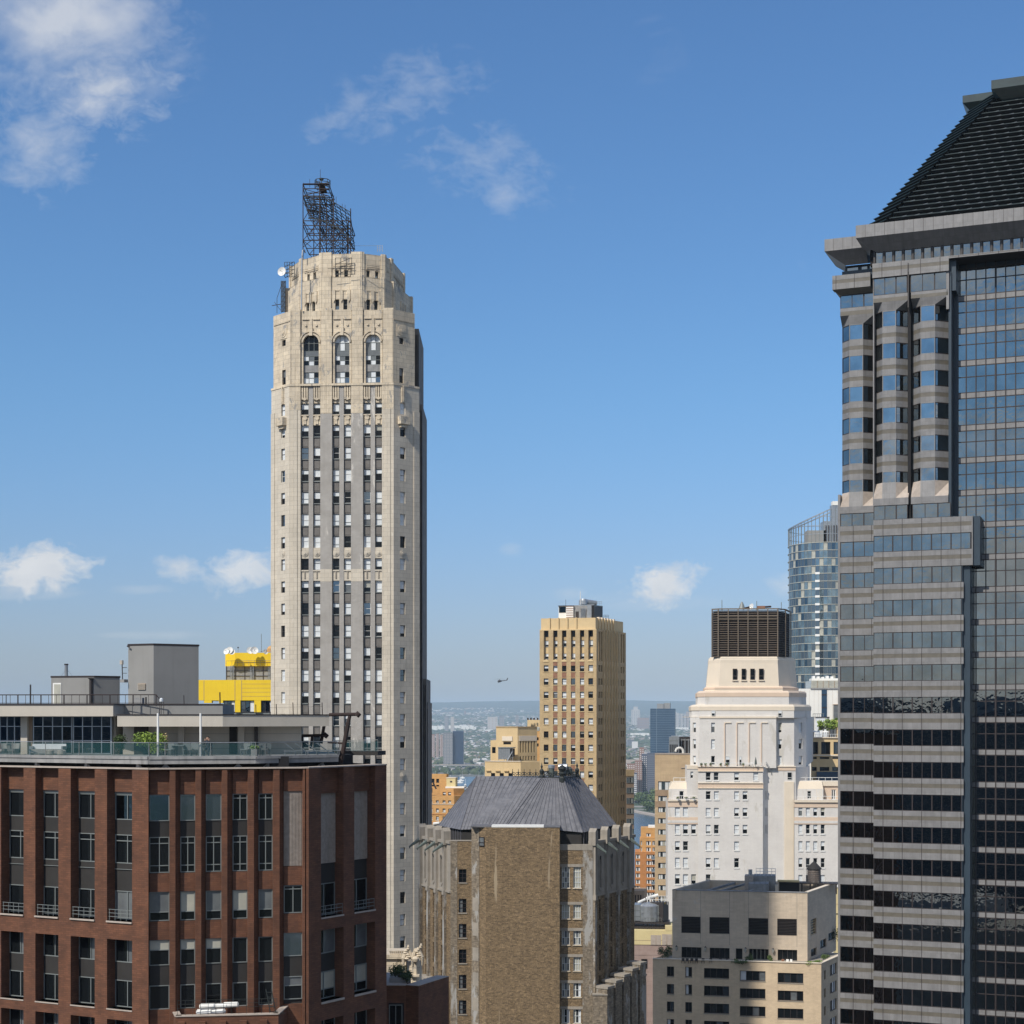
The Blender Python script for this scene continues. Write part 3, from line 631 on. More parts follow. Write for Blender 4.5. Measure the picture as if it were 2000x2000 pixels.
# ================================================================ CREAM ART DECO TOWER
M('wing_shaded', (.25, .225, .195), (.16, .145, .13), .5, streak=.3)  # rear wing stone darkened, its shade put into the colour
def build_deco():
    F0 = Fr.px(565, 290, 4.0); sR = F0.s(769); FLc = F0.turn(0, 47.6); sL = FLc.s(530); FRc = F0.turn(sR, -42.0); sRR = FRc.s(819)
    base = F0.P(sR / 2, 0, -12); B = Bld('art_deco_tower', 'tall cream stone tower with stepped octagonal crown and grey brick shaft', 'building', base)
    z = lambda v, u=600: F0.z(v, u=u)
    pitch = 43.45 * F0.D(F0.s(600)) / FL; zr0 = z(830); wh = 2.02
    z4, z3, z2, z1 = z(750), z(606), z(540), z(489)
    bkL = FLc.P(sL) + Vector((0, 26, 0)); bkR = FRc.P(sRR) + Vector((-1.5, 24, 0))
    # core
    core = MB(); pl = [F0.P(.9, 0, -.8), F0.P(sR - .9, 0, -.8), FRc.P(sRR, 0, -.5), bkR, bkL, FLc.P(sL, 0, -.5)]
    core.prism([(p.x, p.y) for p in pl], 0, z4, 'shaft_stone'); B.part(core, 'core')
    # front: piers
    US = [(565, 587), (625.5, 648.5), (685.5, 709), (746, 769)]; MU = [(602.5, 611), (662.5, 671), (723.5, 732)]
    CO = [(587, 602.5), (611, 625.5), (648.5, 662.5), (671, 685.5), (709, 723.5), (732, 746)]
    s = F0.s
    for i, (a, b) in enumerate(US):
        mb = MB(); aa, bb = s(a), s(b); outer = i in (0, 3)
        mb.box(F0, aa, bb, 0, z4, -.9, 0, 'shaft_stone' if outer else 'grey_brick')
        if not outer: mb.box(F0, aa, bb, z(808), z4 + .01, -.6, .03, 'cream_stone'); mb.box(F0, aa, bb, z(1120 + 16), z(1088 + 24), -.6, .02, 'shaft_stone')
        else: mb.box(F0, aa + .6, bb - .6, 0, z(800), -.3, .10, 'shaft_stone'); mb.box(F0, aa, bb, z(800), z4 + .01, -.6, .03, 'cream_stone')
        B.part(mb, 'pier')
    for a, b in MU:
        mb = MB(); mb.box(F0, s(a), s(b), 0, z(752), -.75, -.22, 'grey_brick'); B.part(mb, 'mullion')
    # spandrels and carved panels, windows
    sp = MB(); orn = MB()
    for ci, (a, b) in enumerate(CO):
        a, b = s(a), s(b); m = (a + b) / 2
        B.win(F0, a + .06, b - .06, z(809), z(788), .72, 1, 2, 'frame_grey', .07, ('glass_dark', 'blind_white'))
        orn.box(F0, a, b, z(830), z(809.5), -.8, -.35, 'cream_stone'); orn.disc(F0, m, z(816), .42, -.35, -.15, 'cream_stone', 10); orn.box(F0, m - .25, m + .25, z(828), z(821), -.35, -.2, 'cream_stone'); orn.box(F0, a, b, z(812), z(810), -.35, -.1, 'cream_stone')
        orn.box(F0, a, b, z(787), z(750), -.8, -.45, 'cream_stone')
        for k in (-1, 0, 1): orn.box(F0, m + k * .42 - .13, m + k * .42 + .13, z(780 - 3 * (k == 0)), z(753), -.45, -.12, 'cream_stone')
        orn.disc(F0, m, z(779), .28, -.4, -.05, 'cream_stone', 8)
        for k in range(0, 44):
            zt = zr0 - pitch * k; zb = zt - wh
            if zb < 3: break
            B.win(F0, a + .06, b - .06, zb, zt, .72, 1, 2, rng.choice(['frame_dark', 'frame_grey', 'frame_grey', 'frame_white']), .07, sash())
            nb = zt - pitch; 
            if k in (5, 15):
                orn.box(F0, a, b, nb, zb, -.8, -.3, 'shaft_stone'); c_ = (zb + nb) / 2
                for r_, d_ in ((.62, -.2), (.42, -.12), (.2, -.02)): orn.disc(F0, m, c_, r_, -.3, d_, 'shaft_stone', 14)
            elif k == 6:
                orn.box(F0, a, b, nb, zb, -.8, -.3, 'shaft_stone'); orn.box(F0, m - .1, m + .1, nb + .4, zb, -.3, -.18, 'tower_stone'); orn.box(F0, a, b, zb - .25, zb - .02, -.3, -.15, 'shaft_stone')
            else:
                sp.box(F0, a, b, nb + .02, zb, -.8, -.55, 'spandrel_metal'); sp.box(F0, a, b, zb - .14, zb, -.55, -.38, 'frame_grey')
                sp.box(F0, a + .2, b - .2, nb + .25, zb - .35, -.55, -.5, 'spandrel_metal')
    B.part(sp, 'spandrel'); B.part(orn, 'carved_panel')
    # chamfers of the shaft
    for fr, e, uw, wmat in ((FLc, sL, (549, 556.5), 'cream_stone'), (FRc, sRR, (781.5, 791.5), 'shaft_stone')):
        a, b = fr.s(uw[0]), fr.s(uw[1]); m = (a + b) / 2; holes = []; mb = MB()
        tops = [zr0 + pitch] + [zr0 - pitch * k for k in range(44)]
        for zt in tops:
            if zt - wh < 3: continue
            holes.append((a, b, zt - wh, zt)); B.win(fr, a, b, zt - wh, zt, .3, 1, 2, rng.choice(['frame_dark', 'frame_dark', 'frame_white']), .07, sash())
        s0_, s1_ = (e, 0) if e < 0 else (0, e)
        mb.wall(fr, s0_, s1_, 0, z4, holes, .35, 'shaft_stone')
        edge = (e, e + 1.1) if e < 0 else (e - 1.3, e)
        mb.box(fr, edge[0], edge[1], 0, z(800), -.3, .12, 'shaft_stone')
        for k in (5, 15):
            c_ = zr0 - pitch * k - wh - (pitch - wh) / 2
            for r_, d_ in ((.6, .06), (.4, .12), (.2, .2)): mb.disc(fr, m, c_, r_, 0, d_, 'shaft_stone', 14)
        mb.box(fr, a - .5, b + .5, z(829), z(814), 0, .9, 'cream_stone'); mb.box(fr, a - .15, b + .15, z(835), z(829), 0, .5, 'cream_stone')
        mb.box(fr, m - .35, m + .35, z(786), z(756), 0, .2, 'cream_stone'); mb.box(fr, m - .12, m + .12, z(784), z(752), .2, .32, 'cream_stone')
        B.part(mb, 'corner_wall')
    # rear wing to the right, stepped
    wing = MB()
    for (ua, ub, vt, D0, m) in ((809, 818, 642, 300.5, 'wing_shaded'), (814, 825, 790, 302.5, 'wing_shaded'), (822, 832.5, 1326, 305, 'wing_shaded'), (828, 835.5, 1372, 307.5, 'wing_shaded')):
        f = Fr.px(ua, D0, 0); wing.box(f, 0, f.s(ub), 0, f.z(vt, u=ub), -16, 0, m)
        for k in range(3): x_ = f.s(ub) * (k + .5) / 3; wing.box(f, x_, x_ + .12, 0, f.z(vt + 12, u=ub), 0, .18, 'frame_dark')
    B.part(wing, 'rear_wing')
    # ---- arched-window stage
    t3 = MB(); G = F0.off(-.25); gL = G.turn(.15, 47.6); gR = G.turn(sR - .15, -42); eL, eR = gL.s(534), gR.s(810)
    pl = [G.P(.9, 0, -.9), G.P(sR - .9, 0, -.9), gR.P(eR, 0, -.5), gR.P(eR) + Vector((-2.5, 22, 0)), gL.P(eL) + Vector((0, 22, 0)), gL.P(eL, 0, -.5)]
    t3.prism([(p.x, p.y) for p in pl], z4, z3, 'cream_stone'); B.part(t3, 'upper_core')
    led = MB(); led.prism([(p.x, p.y) for p in [F0.P(0, 0, .12), F0.P(sR, 0, .12), FRc.P(sRR, 0, .1), FRc.P(sRR) + Vector((-3, 22, 0)), FLc.P(sL) + Vector((0, 22, 0)), FLc.P(sL, 0, .1)]], z4 - .35, z4 + .02, 'cream_stone'); B.part(led, 'ledge')
    for i, (a, b) in enumerate(US):
        mb = MB(); mb.box(G, s(a) + .1, s(b) - .1, z4, z3 + (.35 if i in (1, 2) else .25), -.9, 0, 'cream_stone'); B.part(mb, 'pier')
    for (a, b) in ((587, 625.5), (648.5, 685.5), (709, 746)):
        a, b = s(a) + .1, s(b) - .1; w0, w1 = a + .28, b - .28; zsp = z(668); c_ = (w0 + w1) / 2
        mb = MB(); mb.box(G, a - .1, w0, z4, z3, -.88, -.3, 'cream_stone'); mb.box(G, w1, b + .1, z4, z3, -.88, -.3, 'cream_stone')
        mb.arch(G, w0, w1, zsp, z3, -.85, -.3, 'cream_stone'); rr = (w1 - w0) / 2
        mb.archring(G, c_, zsp, rr + .02, rr + .32, -.3, -.12, 'cream_stone'); mb.archring(G, c_, zsp, rr + .5, rr + .68, -.3, -.05, 'cream_stone')
        mb.box(G, c_ - .3, c_ + .3, z(655), z(638), -.3, .05, 'cream_stone')
        for k in (-1, 1):
            mb.box(G, c_ + k * .95 - .6, c_ + k * .95 + .6, z(623.5), z(621.5), -.3, -.12, 'cream_stone'); mb.disc(G, c_ + k * .95, z(634), .22, -.3, -.1, 'cream_stone', 8)
        mb.box(G, c_ - .2, c_ + .2, z(640), z(621), -.3, -.15, 'cream_stone'); B.part(mb, 'arch_surround')
        pan = MB(); gm_ = rng.choice([('glass_dark',), ('blind_grey', 'blind_white', 'blind_grey')])
        pan.box(G, w0, w1, z(668), z(650), -.87, -.84, 'glass_dark' if len(gm_) == 1 else 'blind_white')
        for k in (1, 2): xx = w0 + (w1 - w0) * k / 3; pan.box(G, xx - .05, xx + .05, zsp, z(653), -.84, -.78, 'frame_grey')
        B.part(pan, 'arched_window')
        B.win(G, w0, w1, z(684), z(668), .84, 3, 1, 'frame_grey', .07, gm_); B.win(G, w0, w1, z(712), z(693), .84, 3, 2, 'frame_grey', .07, ('glass_dark', 'blind_white', 'glass_dark', 'blind_white', 'blind_grey', 'glass_dark'))
        B.win(G, w0, w1, z(747), z(725), .84, 3, 2, 'frame_grey', .07, ('blind_white', 'blind_white', 'glass_mid', 'blind_grey', 'blind_white', 'glass_dark'))
        pan = MB(); pan.box(G, w0, w1, z(725), z(712), -.88, -.72, 'concrete'); pan.box(G, w0, w1, z(693), z(684), -.88, -.8, 'blind_grey'); B.part(pan, 'spandrel')
    for fr, e, uw in ((gL, eL, (551, 558)), (gR, eR, (780, 788))):
        a, b = fr.s(uw[0]), fr.s(uw[1]); m = (a + b) / 2; holes = [(a, b, z(671), z(659)), (a, b, z(747), z(718))]; mb = MB()
        s0_, s1_ = (e, .1) if e < 0 else (-.1, e); mb.wall(fr, s0_, s1_, z4, z3, holes, .35, 'cream_stone')
        B.win(fr, a, b, z(671), z(659), .3, 1, 2, 'frame_dark', .07, ('glass_dark',)); B.win(fr, a, b, z(747), z(718), .3, 1, 2, 'frame_dark', .07, ('glass_dark', 'blind_grey'))
        mb.box(fr, m - 1.05, m + 1.05, z(657), z(632), 0, .08, 'cream_stone')
        for r_, d_ in ((.85, .16), (.62, .1), (.5, .22), (.28, .3)): mb.disc(fr, m, z(645), r_, .0, d_, 'cream_stone', 18)
        mb.box(fr, s0_ + .2, s1_ - .2, z(626), z(624), 0, .12, 'cream_stone'); B.part(mb, 'corner_wall')
    # ---- two crown drums
    def drum(chain, zb, zt, mat, bays, holes_at, nm):
        P = [at(u, 0, D).xy.to_3d() for u, D in chain]; back = [P[-1] + Vector((-2, 16, 0)), P[0] + Vector((3, 16, 0))]
        inner = [(p.x + (cen.x - p.x) * .05, p.y + (cen.y - p.y) * .05) for cen in [sum(P + back, Vector()) / (len(P) + 2)] for p in P + back]
        mb = MB(); mb.prism(inner, zb, zt - .15, mat); B.part(mb, nm)
        mb = MB(); ring = MB()
        for i, (a, b) in enumerate(zip(P, P[1:])):
            f = Fr.ab(a, b); L = (b - a).length
            hs = []
            if i in bays:
                for k in (-1, 1):
                    c_ = L / 2 + k * (.82 if holes_at[2] else .72); hw = .33 if holes_at[2] else .36
                    hs.append((c_ - hw, c_ + hw, holes_at[0], holes_at[1]))
            mb.wall(f, -.05, L + .05, zb, zt, hs, .5, mat)
            for h in hs:
                B.win(f, h[0], h[1], h[2], h[3], .45, 1, 2, 'frame_grey', .06, rng.choice([('glass_dark',), ('glass_mid', 'glass_dark')]))
                if holes_at[2]: c_ = (h[0] + h[1]) / 2; mb.archring(f, c_, h[3], (h[1] - h[0]) / 2, (h[1] - h[0]) / 2 + .14, -.1, .08, mat, 8)
            for k, q_ in ((0, 0), (1, L)):
                pw = 1.75 if i == 2 else .55; ring.box(f, q_ - (.2 if k == 0 else pw), q_ + (pw if k == 0 else .2), zb, zt + .25, -.3, .22, mat)
            if i in bays and not holes_at[2]:
                for k in (-1, 0, 1): c_ = L / 2 + k * 1.35; ring.box(f, c_ - .3, c_ + .3, zt - 4.0, zt - 2.3, 0, .2, mat); ring.poly(f, [(c_ - .3, zt - 4.0), (c_, zt - 4.5), (c_ + .3, zt - 4.0)], 0, .2, mat)
                for k in (-.7, .7): ring.box(f, L / 2 + k - .3, L / 2 + k + .3, zt - 2.5, zt - 2.3, 0, .08, mat)
            if holes_at[2]:
                for k in range(3): ring.box(f, 1.0, L - 1.0, zt - 1.95 - k * .32, zt - 1.8 - k * .32, 0, .05 + .04 * k, mat)
        mb.prism([(p.x, p.y) for p in [q_ for q_ in P + back]], zt - .1, zt, mat); B.part(mb, 'crown_wall'); B.part(ring, 'crown_pier')
        return P, back
    drum([(559, 299), (586, 293.5), (628, 290.3), (705, 289.7), (749, 291.4), (770, 294.5), (804, 305)], z3, z2, 'cream_stone', (1, 2, 3, 5), (z(604), z(584), False), 'crown_core')
    drum([(567, 301), (588, 296), (629, 292.2), (705, 291.6), (750, 293.4), (765, 296), (789, 306)], z2, z1, 'cream_stone', (1, 2, 3, 5), (z(538), z(521), True), 'crown_core')
    ra = MB(); zt = z(540) + 1.0
    for u0, u1, D in ((590, 628, 288.5), (706, 748, 287), (640, 690, 286.2)):
        a, b = at(u0, 0, D + 2), at(u1, 0, D + 2); a.z = b.z = zt; ra.tube(a, b, .04, 'frame_dark', 4)
    B.part(ra, 'roof_rail')
    B.done(); return F0, z, z1
F0, zdeco, zroof = build_deco()

# ---- rusty lattice mast on the roof
def build_mast():
    zb = zroof - .1; D = 297; X = lambda u: (u - 1000) * D / FL; Z = lambda v: ZC + (HV - v) * D / FL
    B = Bld('lattice_mast', 'dark rusty lattice antenna mast with a slanting horn frame on the cream tower roof', 'antenna mast', (X(640), D, zb))
    leg = MB(); x0, x1, x2 = X(596), X(646), X(687); ya, yb, yc = D - 3, D + 2, D + 6
    T = lambda a, b, r=.085, m='rust', mb=None: (mb or leg).tube(a, b, r, m, 4)
    cols = [(x0, ya, 370), (X(609), yb + 1, 367), (X(618), yc, 367), (X(628), ya, 366), (x1, yb, 370), (X(640), ya + 1, 395), (x2, ya + 1, 414), (X(678), yb, 416), (X(672), yc, 420), (X(655), ya, 398), (X(663), yc, 410)]
    for x, y, v in cols: T((x, y, zb), (x, y, Z(v)), .11)
    B.part(leg, 'leg')
    h = MB()
    for v, xe in ((370, x1), (379, x1), (393, x1), (441, x2), (450, X(675)), (479, x2)):
        for y in (ya, yb, yc): T((x0, y, Z(v)), (xe, y, Z(v)), .09, 'rust', h)
        for x in (x0, X(628), xe): T((x, ya, Z(v)), (x, yc, Z(v)), .09, 'rust', h)
    h.box(Fr(x0, ya, 0), 0, x1 - x0, Z(370.6), Z(369.2), -.4, .2, 'rust'); h.box(Fr(X(624), ya, 0), 0, X(637) - X(624), Z(370.6), Z(369.6), -5, -.4, 'rust'); B.part(h, 'platform')
    d = MB()
    for v0, v1, xa, xb in ((379, 393, x0, x1), (441, 479, x0, X(628)), (441, 479, X(628), X(660)), (441, 479, X(655), x2), (479, 492, x0, X(612)), (479, 492, X(628), X(660)), (479, 492, X(655), x2), (405, 441, x0, X(618)), (455, 479, X(640), x2)):
        for y in (ya, yc): T((xa, y, Z(v0)), (xb, y, Z(v1)), .07, 'rust', d); T((xb, y, Z(v0)), (xa, y, Z(v1)), .07, 'rust', d)
    B.part(d, 'brace')
    hn = MB(); r6 = random.Random(2)
    # slanting horn: a curved sheet of ribs falling from upper left to lower right
    def P(s_, t_):     # s along the fall, t across depth
        x = x0 + (x2 - x0) * s_; up = 394 + 30 * max(0, (s_ - .45) / .55) ** 1.0; lo = 404 + 66 * s_ ** 1.6
        return Vector((x, ya + (yc - ya) * t_, Z(up + (lo - up) * t_)))
    for k in range(10):
        for j in range(9): T(P(k / 9, j / 9), P(k / 9, (j + 1) / 9), .075, 'iron', hn)
    for j in range(11):
        for k in range(9): T(P(k / 9, j / 10), P((k + 1) / 9, j / 10), .08, 'iron', hn)
    for k in range(9):
        for j in range(0, 9, 2): T(P(k / 9, j / 9), P((k + 1) / 9, (j + 1) / 9), .055, 'iron', hn)
    B.part(hn, 'horn_frame')
    rb = MB()
    for k in range(12):
        a = P(.25 + .06 * k, 1.0); T(a, (X(628 + 5.0 * k), ya + 1, Z(480 - 1.2 * k)), .06, 'rust', rb)
        T((X(600 + 3 * k), ya, Z(410)), (X(640 + 3.6 * k), yb, Z(492)), .05, 'rust', rb)
    for k in range(9):
        s_ = k / 8; T((x0 + (X(676) - x0) * s_, yb, Z(404 + 38 * s_ ** 2)), (x0 + (X(676) - x0) * min(1, s_ + .125), yb, Z(404 + 38 * min(1, s_ + .125) ** 2)), .1, 'iron', rb)
        T((X(606) + (x2 - X(606)) * s_, ya, Z(436 + 40 * s_ ** 2)), (X(606) + (x2 - X(606)) * min(1, s_ + .125), ya, Z(436 + 40 * min(1, s_ + .125) ** 2)), .12, 'iron', rb)
    B.part(rb, 'rib')
    cg = MB(); cx = X(630); 
    for v in (353, 358, 367):
        for i in range(8): T((cx + 1.4 * math.cos(.785 * i), D + 1.4 * math.sin(.785 * i), Z(v)), (cx + 1.4 * math.cos(.785 * (i + 1)), D + 1.4 * math.sin(.785 * (i + 1)), Z(v)), .07, 'iron', cg)
    for i in range(8): T((cx + 1.4 * math.cos(.785 * i), D + 1.4 * math.sin(.785 * i), Z(353)), (cx + 1.4 * math.cos(.785 * i), D + 1.4 * math.sin(.785 * i), Z(369)), .06, 'iron', cg)
    cg.lathe((cx - .2, D, Z(350)), [(.1, -.3), (.45, 0), (.45, .12), (.05, .2)], 'iron', 8); T((cx - .2, D, Z(369)), (cx - .2, D, Z(349)), .06, 'iron', cg); B.part(cg, 'cage')
    for u, v0, v1 in ((592.5, 371, 357), (605, 366, 350), (616, 366, 356), (618.5, 366, 352), (625.6, 350, 331), (652, 396, 381), (656.5, 398, 384), (668.5, 412, 398), (674, 416, 400)):
        w_ = MB(); T((X(u), D, Z(v0)), (X(u), D, Z(v1)), .045, 'rust', w_); B.part(w_, 'whip_antenna')
build_mast()
# dish and racks on the left shoulder of the tower
def dish(center, r, label, direction, D, group=None, post=None):
    c = Vector(center); d = Vector(direction).normalized(); B = Bld('satellite_dish', label, 'satellite dish', post or c - Vector((0, 0, r)), group)
    x = d.orthogonal().normalized(); y = d.cross(x); mb = MB(); N = 16; vs = []; fs = []
    for k, (rr, dep) in enumerate(((.05, -.3), (.5, -.22), (.85, -.08), (1, 0), (1.02, -.06), (.5, -.3), (.05, -.38))): vs += [c + d * dep * r + (x * math.cos(6.283 * i / N) + y * math.sin(6.283 * i / N)) * rr * r for i in range(N)]
    for k in range(6): fs += [(k * N + i, k * N + (i + 1) % N, (k + 1) * N + (i + 1) % N, (k + 1) * N + i) for i in range(N)]
    mb.add(vs, fs, 'white_paint'); B.part(mb, 'dish')
    mb = MB(); mb.tube(c, c + d * r * .8, r * .05, 'frame_grey', 4); mb.tube(c - d * .3 * r, post or c - d * .3 * r - Vector((0, 0, r * 1.2)), r * .08, 'frame_grey', 5); B.part(mb, 'bracket'); return B
p_ = at(550, 530, 296); dish(p_, .82, 'round white dish held out on the left shoulder of the cream tower', (-.4, -1, .1), 296, post=p_ + Vector((1.3, .4, -.2)))
def rack(label, u0, u1, v0, v1, D, n=4):
    a = at(u0, v1, D); b = at(u1, v0, D); B = Bld('antenna_rack', label, 'antenna rack', (a.x, D, a.z)); mb = MB()
    for k in range(n + 1):
        x = a.x + (b.x - a.x) * k / n; mb.tube((x, D, a.z), (x, D, b.z), .07, 'iron', 4)
        z_ = a.z + (b.z - a.z) * k / n; mb.tube((a.x, D, z_), (b.x, D, z_), .05, 'iron', 4)
        if k < n: mb.tube((a.x, D + .6, z_), (b.x, D - .3, a.z + (b.z - a.z) * (k + 1) / n), .045, 'rust', 4)
    B.part(mb, 'frame'); return B
rack('dark steel rack beside the round white dish on the upper left shoulder', 556, 575, 512, 541, 297)
B = rack('tall thin steel antenna frame below the dish on the left shoulder', 549, 558, 549, 609, 298, 6)
mb = MB(); a = at(531, 597, 298); b = at(549, 594, 298); mb.tube(a, b, .07, 'rust', 4); mb.tube(at(541, 582, 298), at(541, 612, 298), .06, 'iron', 4); mb.tube(at(541, 582, 298), at(552, 550, 298), .05, 'rust', 4); mb.tube(at(536, 590, 298), at(548, 606, 298), .05, 'rust', 4); B.part(mb, 'outrigger')
rack('small dark antenna cluster in front of the middle crown window', 655, 687, 504, 536, 290.9, 3)
mb = MB(); B = Bld('vent_pipe', 'looped pale metal vent pipe climbing the left bay of the crown', 'pipe', at(589, 540, 291)); 
pts = [at(589, 605, 290), at(590, 500, 290.5), at(591, 489, 291), at(594, 488, 291.3), at(596, 494, 291.6)]
for a, b in zip(pts, pts[1:]): mb.tube(a, b, .13, 'steel', 6)
B.part(mb, 'pipe')
B = Bld('roof_ladder', 'thin ladder frame at the right end of the cream tower roof', 'ladder', at(742, 490, 296)); mb = MB()
for u in (737, 742, 747): mb.tube(at(u, 492, 296), at(u, 479, 296), .06, 'steel', 4)
for v in (480, 484, 488): mb.tube(at(737, v, 296), at(747, v, 296), .04, 'steel', 4)
mb.tube(at(690, 480, 296), at(737, 480, 296), .03, 'frame_grey', 4); B.part(mb, 'frame')

# ================================================================ YELLOW CLAD BUILDING
def build_yellow():
    D = 380; f = Fr.px(390, D, 3); B = Bld('yellow_building', 'bright yellow clad roof block seen left of the cream tower', 'building', f.P(15, 0, -12)); s = f.s; z = lambda v: f.z(v, u=480)
    mb = MB(); mb.box(f, s(340), s(600), 0, z(1391), -30, -.3, 'frame_grey'); B.part(mb, 'core')
    mb = MB(); mb.box(f, s(385), s(600), z(1368), z(1328), -30, .3, 'yellow_clad')
    for u in (399, 459.5, 472.5): mb.box(f, s(u) - .06, s(u) + .06, z(1368), z(1329), .3, .33, 'tan_band')
    for k in range(1, 5): mb.box(f, s(472), s(600), z(1328 + 8 * k) - .03, z(1328 + 8 * k) + .03, .3, .32, 'tan_band')
    for a, b in ((399, 414), (428, 436), (459.5, 470), (497, 510)): mb.box(f, s(a), s(b), z(1391 if a > 430 else 1373), z(1368), -1, .28, 'yellow_clad')
    B.part(mb, 'yellow_cladding')
    for a, b in ((437, 459), (470, 497), (510, 534)): B.win(f, s(a), s(b), z(1391), z(1369), .2, 3, 1, 'frame_dark', .12, ('glass_mid', 'glass_blue', 'blind_white'))
    g = f.off(-4); mb = MB(); gs = g.s; gz = lambda v: g.z(v, u=480)
    mb.box(g, gs(459), gs(600), gz(1301), gz(1275), -14, .2, 'yellow_clad'); fl = g.turn(gs(459), 35); mb.quad(fl.P(fl.s(440), gz(1301)), fl.P(0, gz(1301)), fl.P(0, gz(1275)), fl.P(fl.s(440), gz(1276)), 'yellow_clad')
    mb.box(g, gs(459), gs(600), gz(1294) - .05, gz(1294) + .05, .2, .26, 'tan_band'); B.part(mb, 'upper_cladding')
    mb = MB(); mb.box(g, gs(441), gs(600), gz(1328), gz(1301), -12, -.6, 'concrete')
    for k in range(7): mb.box(g, gs(441 + 18 * k) - .06, gs(441 + 18 * k) + .06, gz(1328), gz(1301), -.6, -.45, 'frame_dark')
    for v in (1310, 1320): mb.box(g, gs(441), gs(600), gz(v) - .05, gz(v) + .05, -.6, -.45, 'frame_dark')
    B.part(mb, 'grey_storey'); mb = MB()
    for u in (450, 489, 524):
        for k in range(3): mb.tube(g.P(gs(u + 3 * k), gz(1328), -.1), g.P(gs(u + 3 * k), gz(1300), -.1), .09, 'steel', 4)
        for k in range(5): mb.tube(g.P(gs(u), gz(1328 - 6 * k), -.1), g.P(gs(u + 6), gz(1326 - 6 * k), -.1), .06, 'steel', 4)
    B.part(mb, 'pipe_bracing'); mb = MB()
    for k in range(9): mb.tube(g.P(gs(443 + 11 * k), gz(1301), .6), g.P(gs(443 + 11 * k), gz(1291), .6), .04, 'frame_grey', 4)
    mb.tube(g.P(gs(443), gz(1291), .6), g.P(gs(534), gz(1290), .6), .05, 'frame_grey', 4); B.part(mb, 'railing'); B.done()
    top = gz(1275)
    for i, (u, v, r, L) in enumerate([(442, 1272, .75, 'leftmost white dish on the yellow roof'), (448, 1270, .85, 'second white dish from the left on the yellow roof'), (453, 1273, .7, 'third white dish from the left on the yellow roof'), (489, 1270, .85, 'white dish in the middle of the yellow roof'), (497, 1270, .9, 'larger white dish right of the middle on the yellow roof'), (519, 1273, .6, 'small white dish near the cream tower on the yellow roof')]):
        p = at(u, v, D + 1); dish(p, r, L, (-.4 + .2 * i, -1, .35), D, 'white dishes on the yellow roof', post=Vector((p.x + .2, p.y + .4, top)))
    p = at(529, 1268, D); B = Bld('roof_vent', 'orange domed vent on the yellow roof touching the cream tower', 'vent', (p.x, p.y, top)); mb = MB(); mb.lathe((p.x, p.y, top), [(.9, 0), (.9, .8), (.55, 1.3), (.1, 1.5)], 'orange_brick', 12); B.part(mb, 'dome')
    p = at(510.5, 1275, D); o = MB(); o.tube((p.x, p.y, top), (p.x, p.y, at(0, 1238, D).z), .06, 'frame_grey', 5); o.lathe((p.x, p.y, top), [(.25, 0), (.15, .3)], 'frame_grey', 8); tag(centre_origin(o.obj('whip_antenna')), 'thin tall whip antenna on the yellow roof', 'antenna')
    p = at(465, 1268, D); o = MB(); o.tube((p.x, p.y, top), (p.x, p.y, at(0, 1266, D).z), .04, 'frame_grey', 5); o.lathe((p.x, p.y, at(0, 1266, D).z), [(.12, 0), (.2, .15), (.08, .3)], 'rust', 8); tag(centre_origin(o.obj('warning_light')), 'small red warning light on a stalk above the yellow roof', 'warning light')
build_yellow()
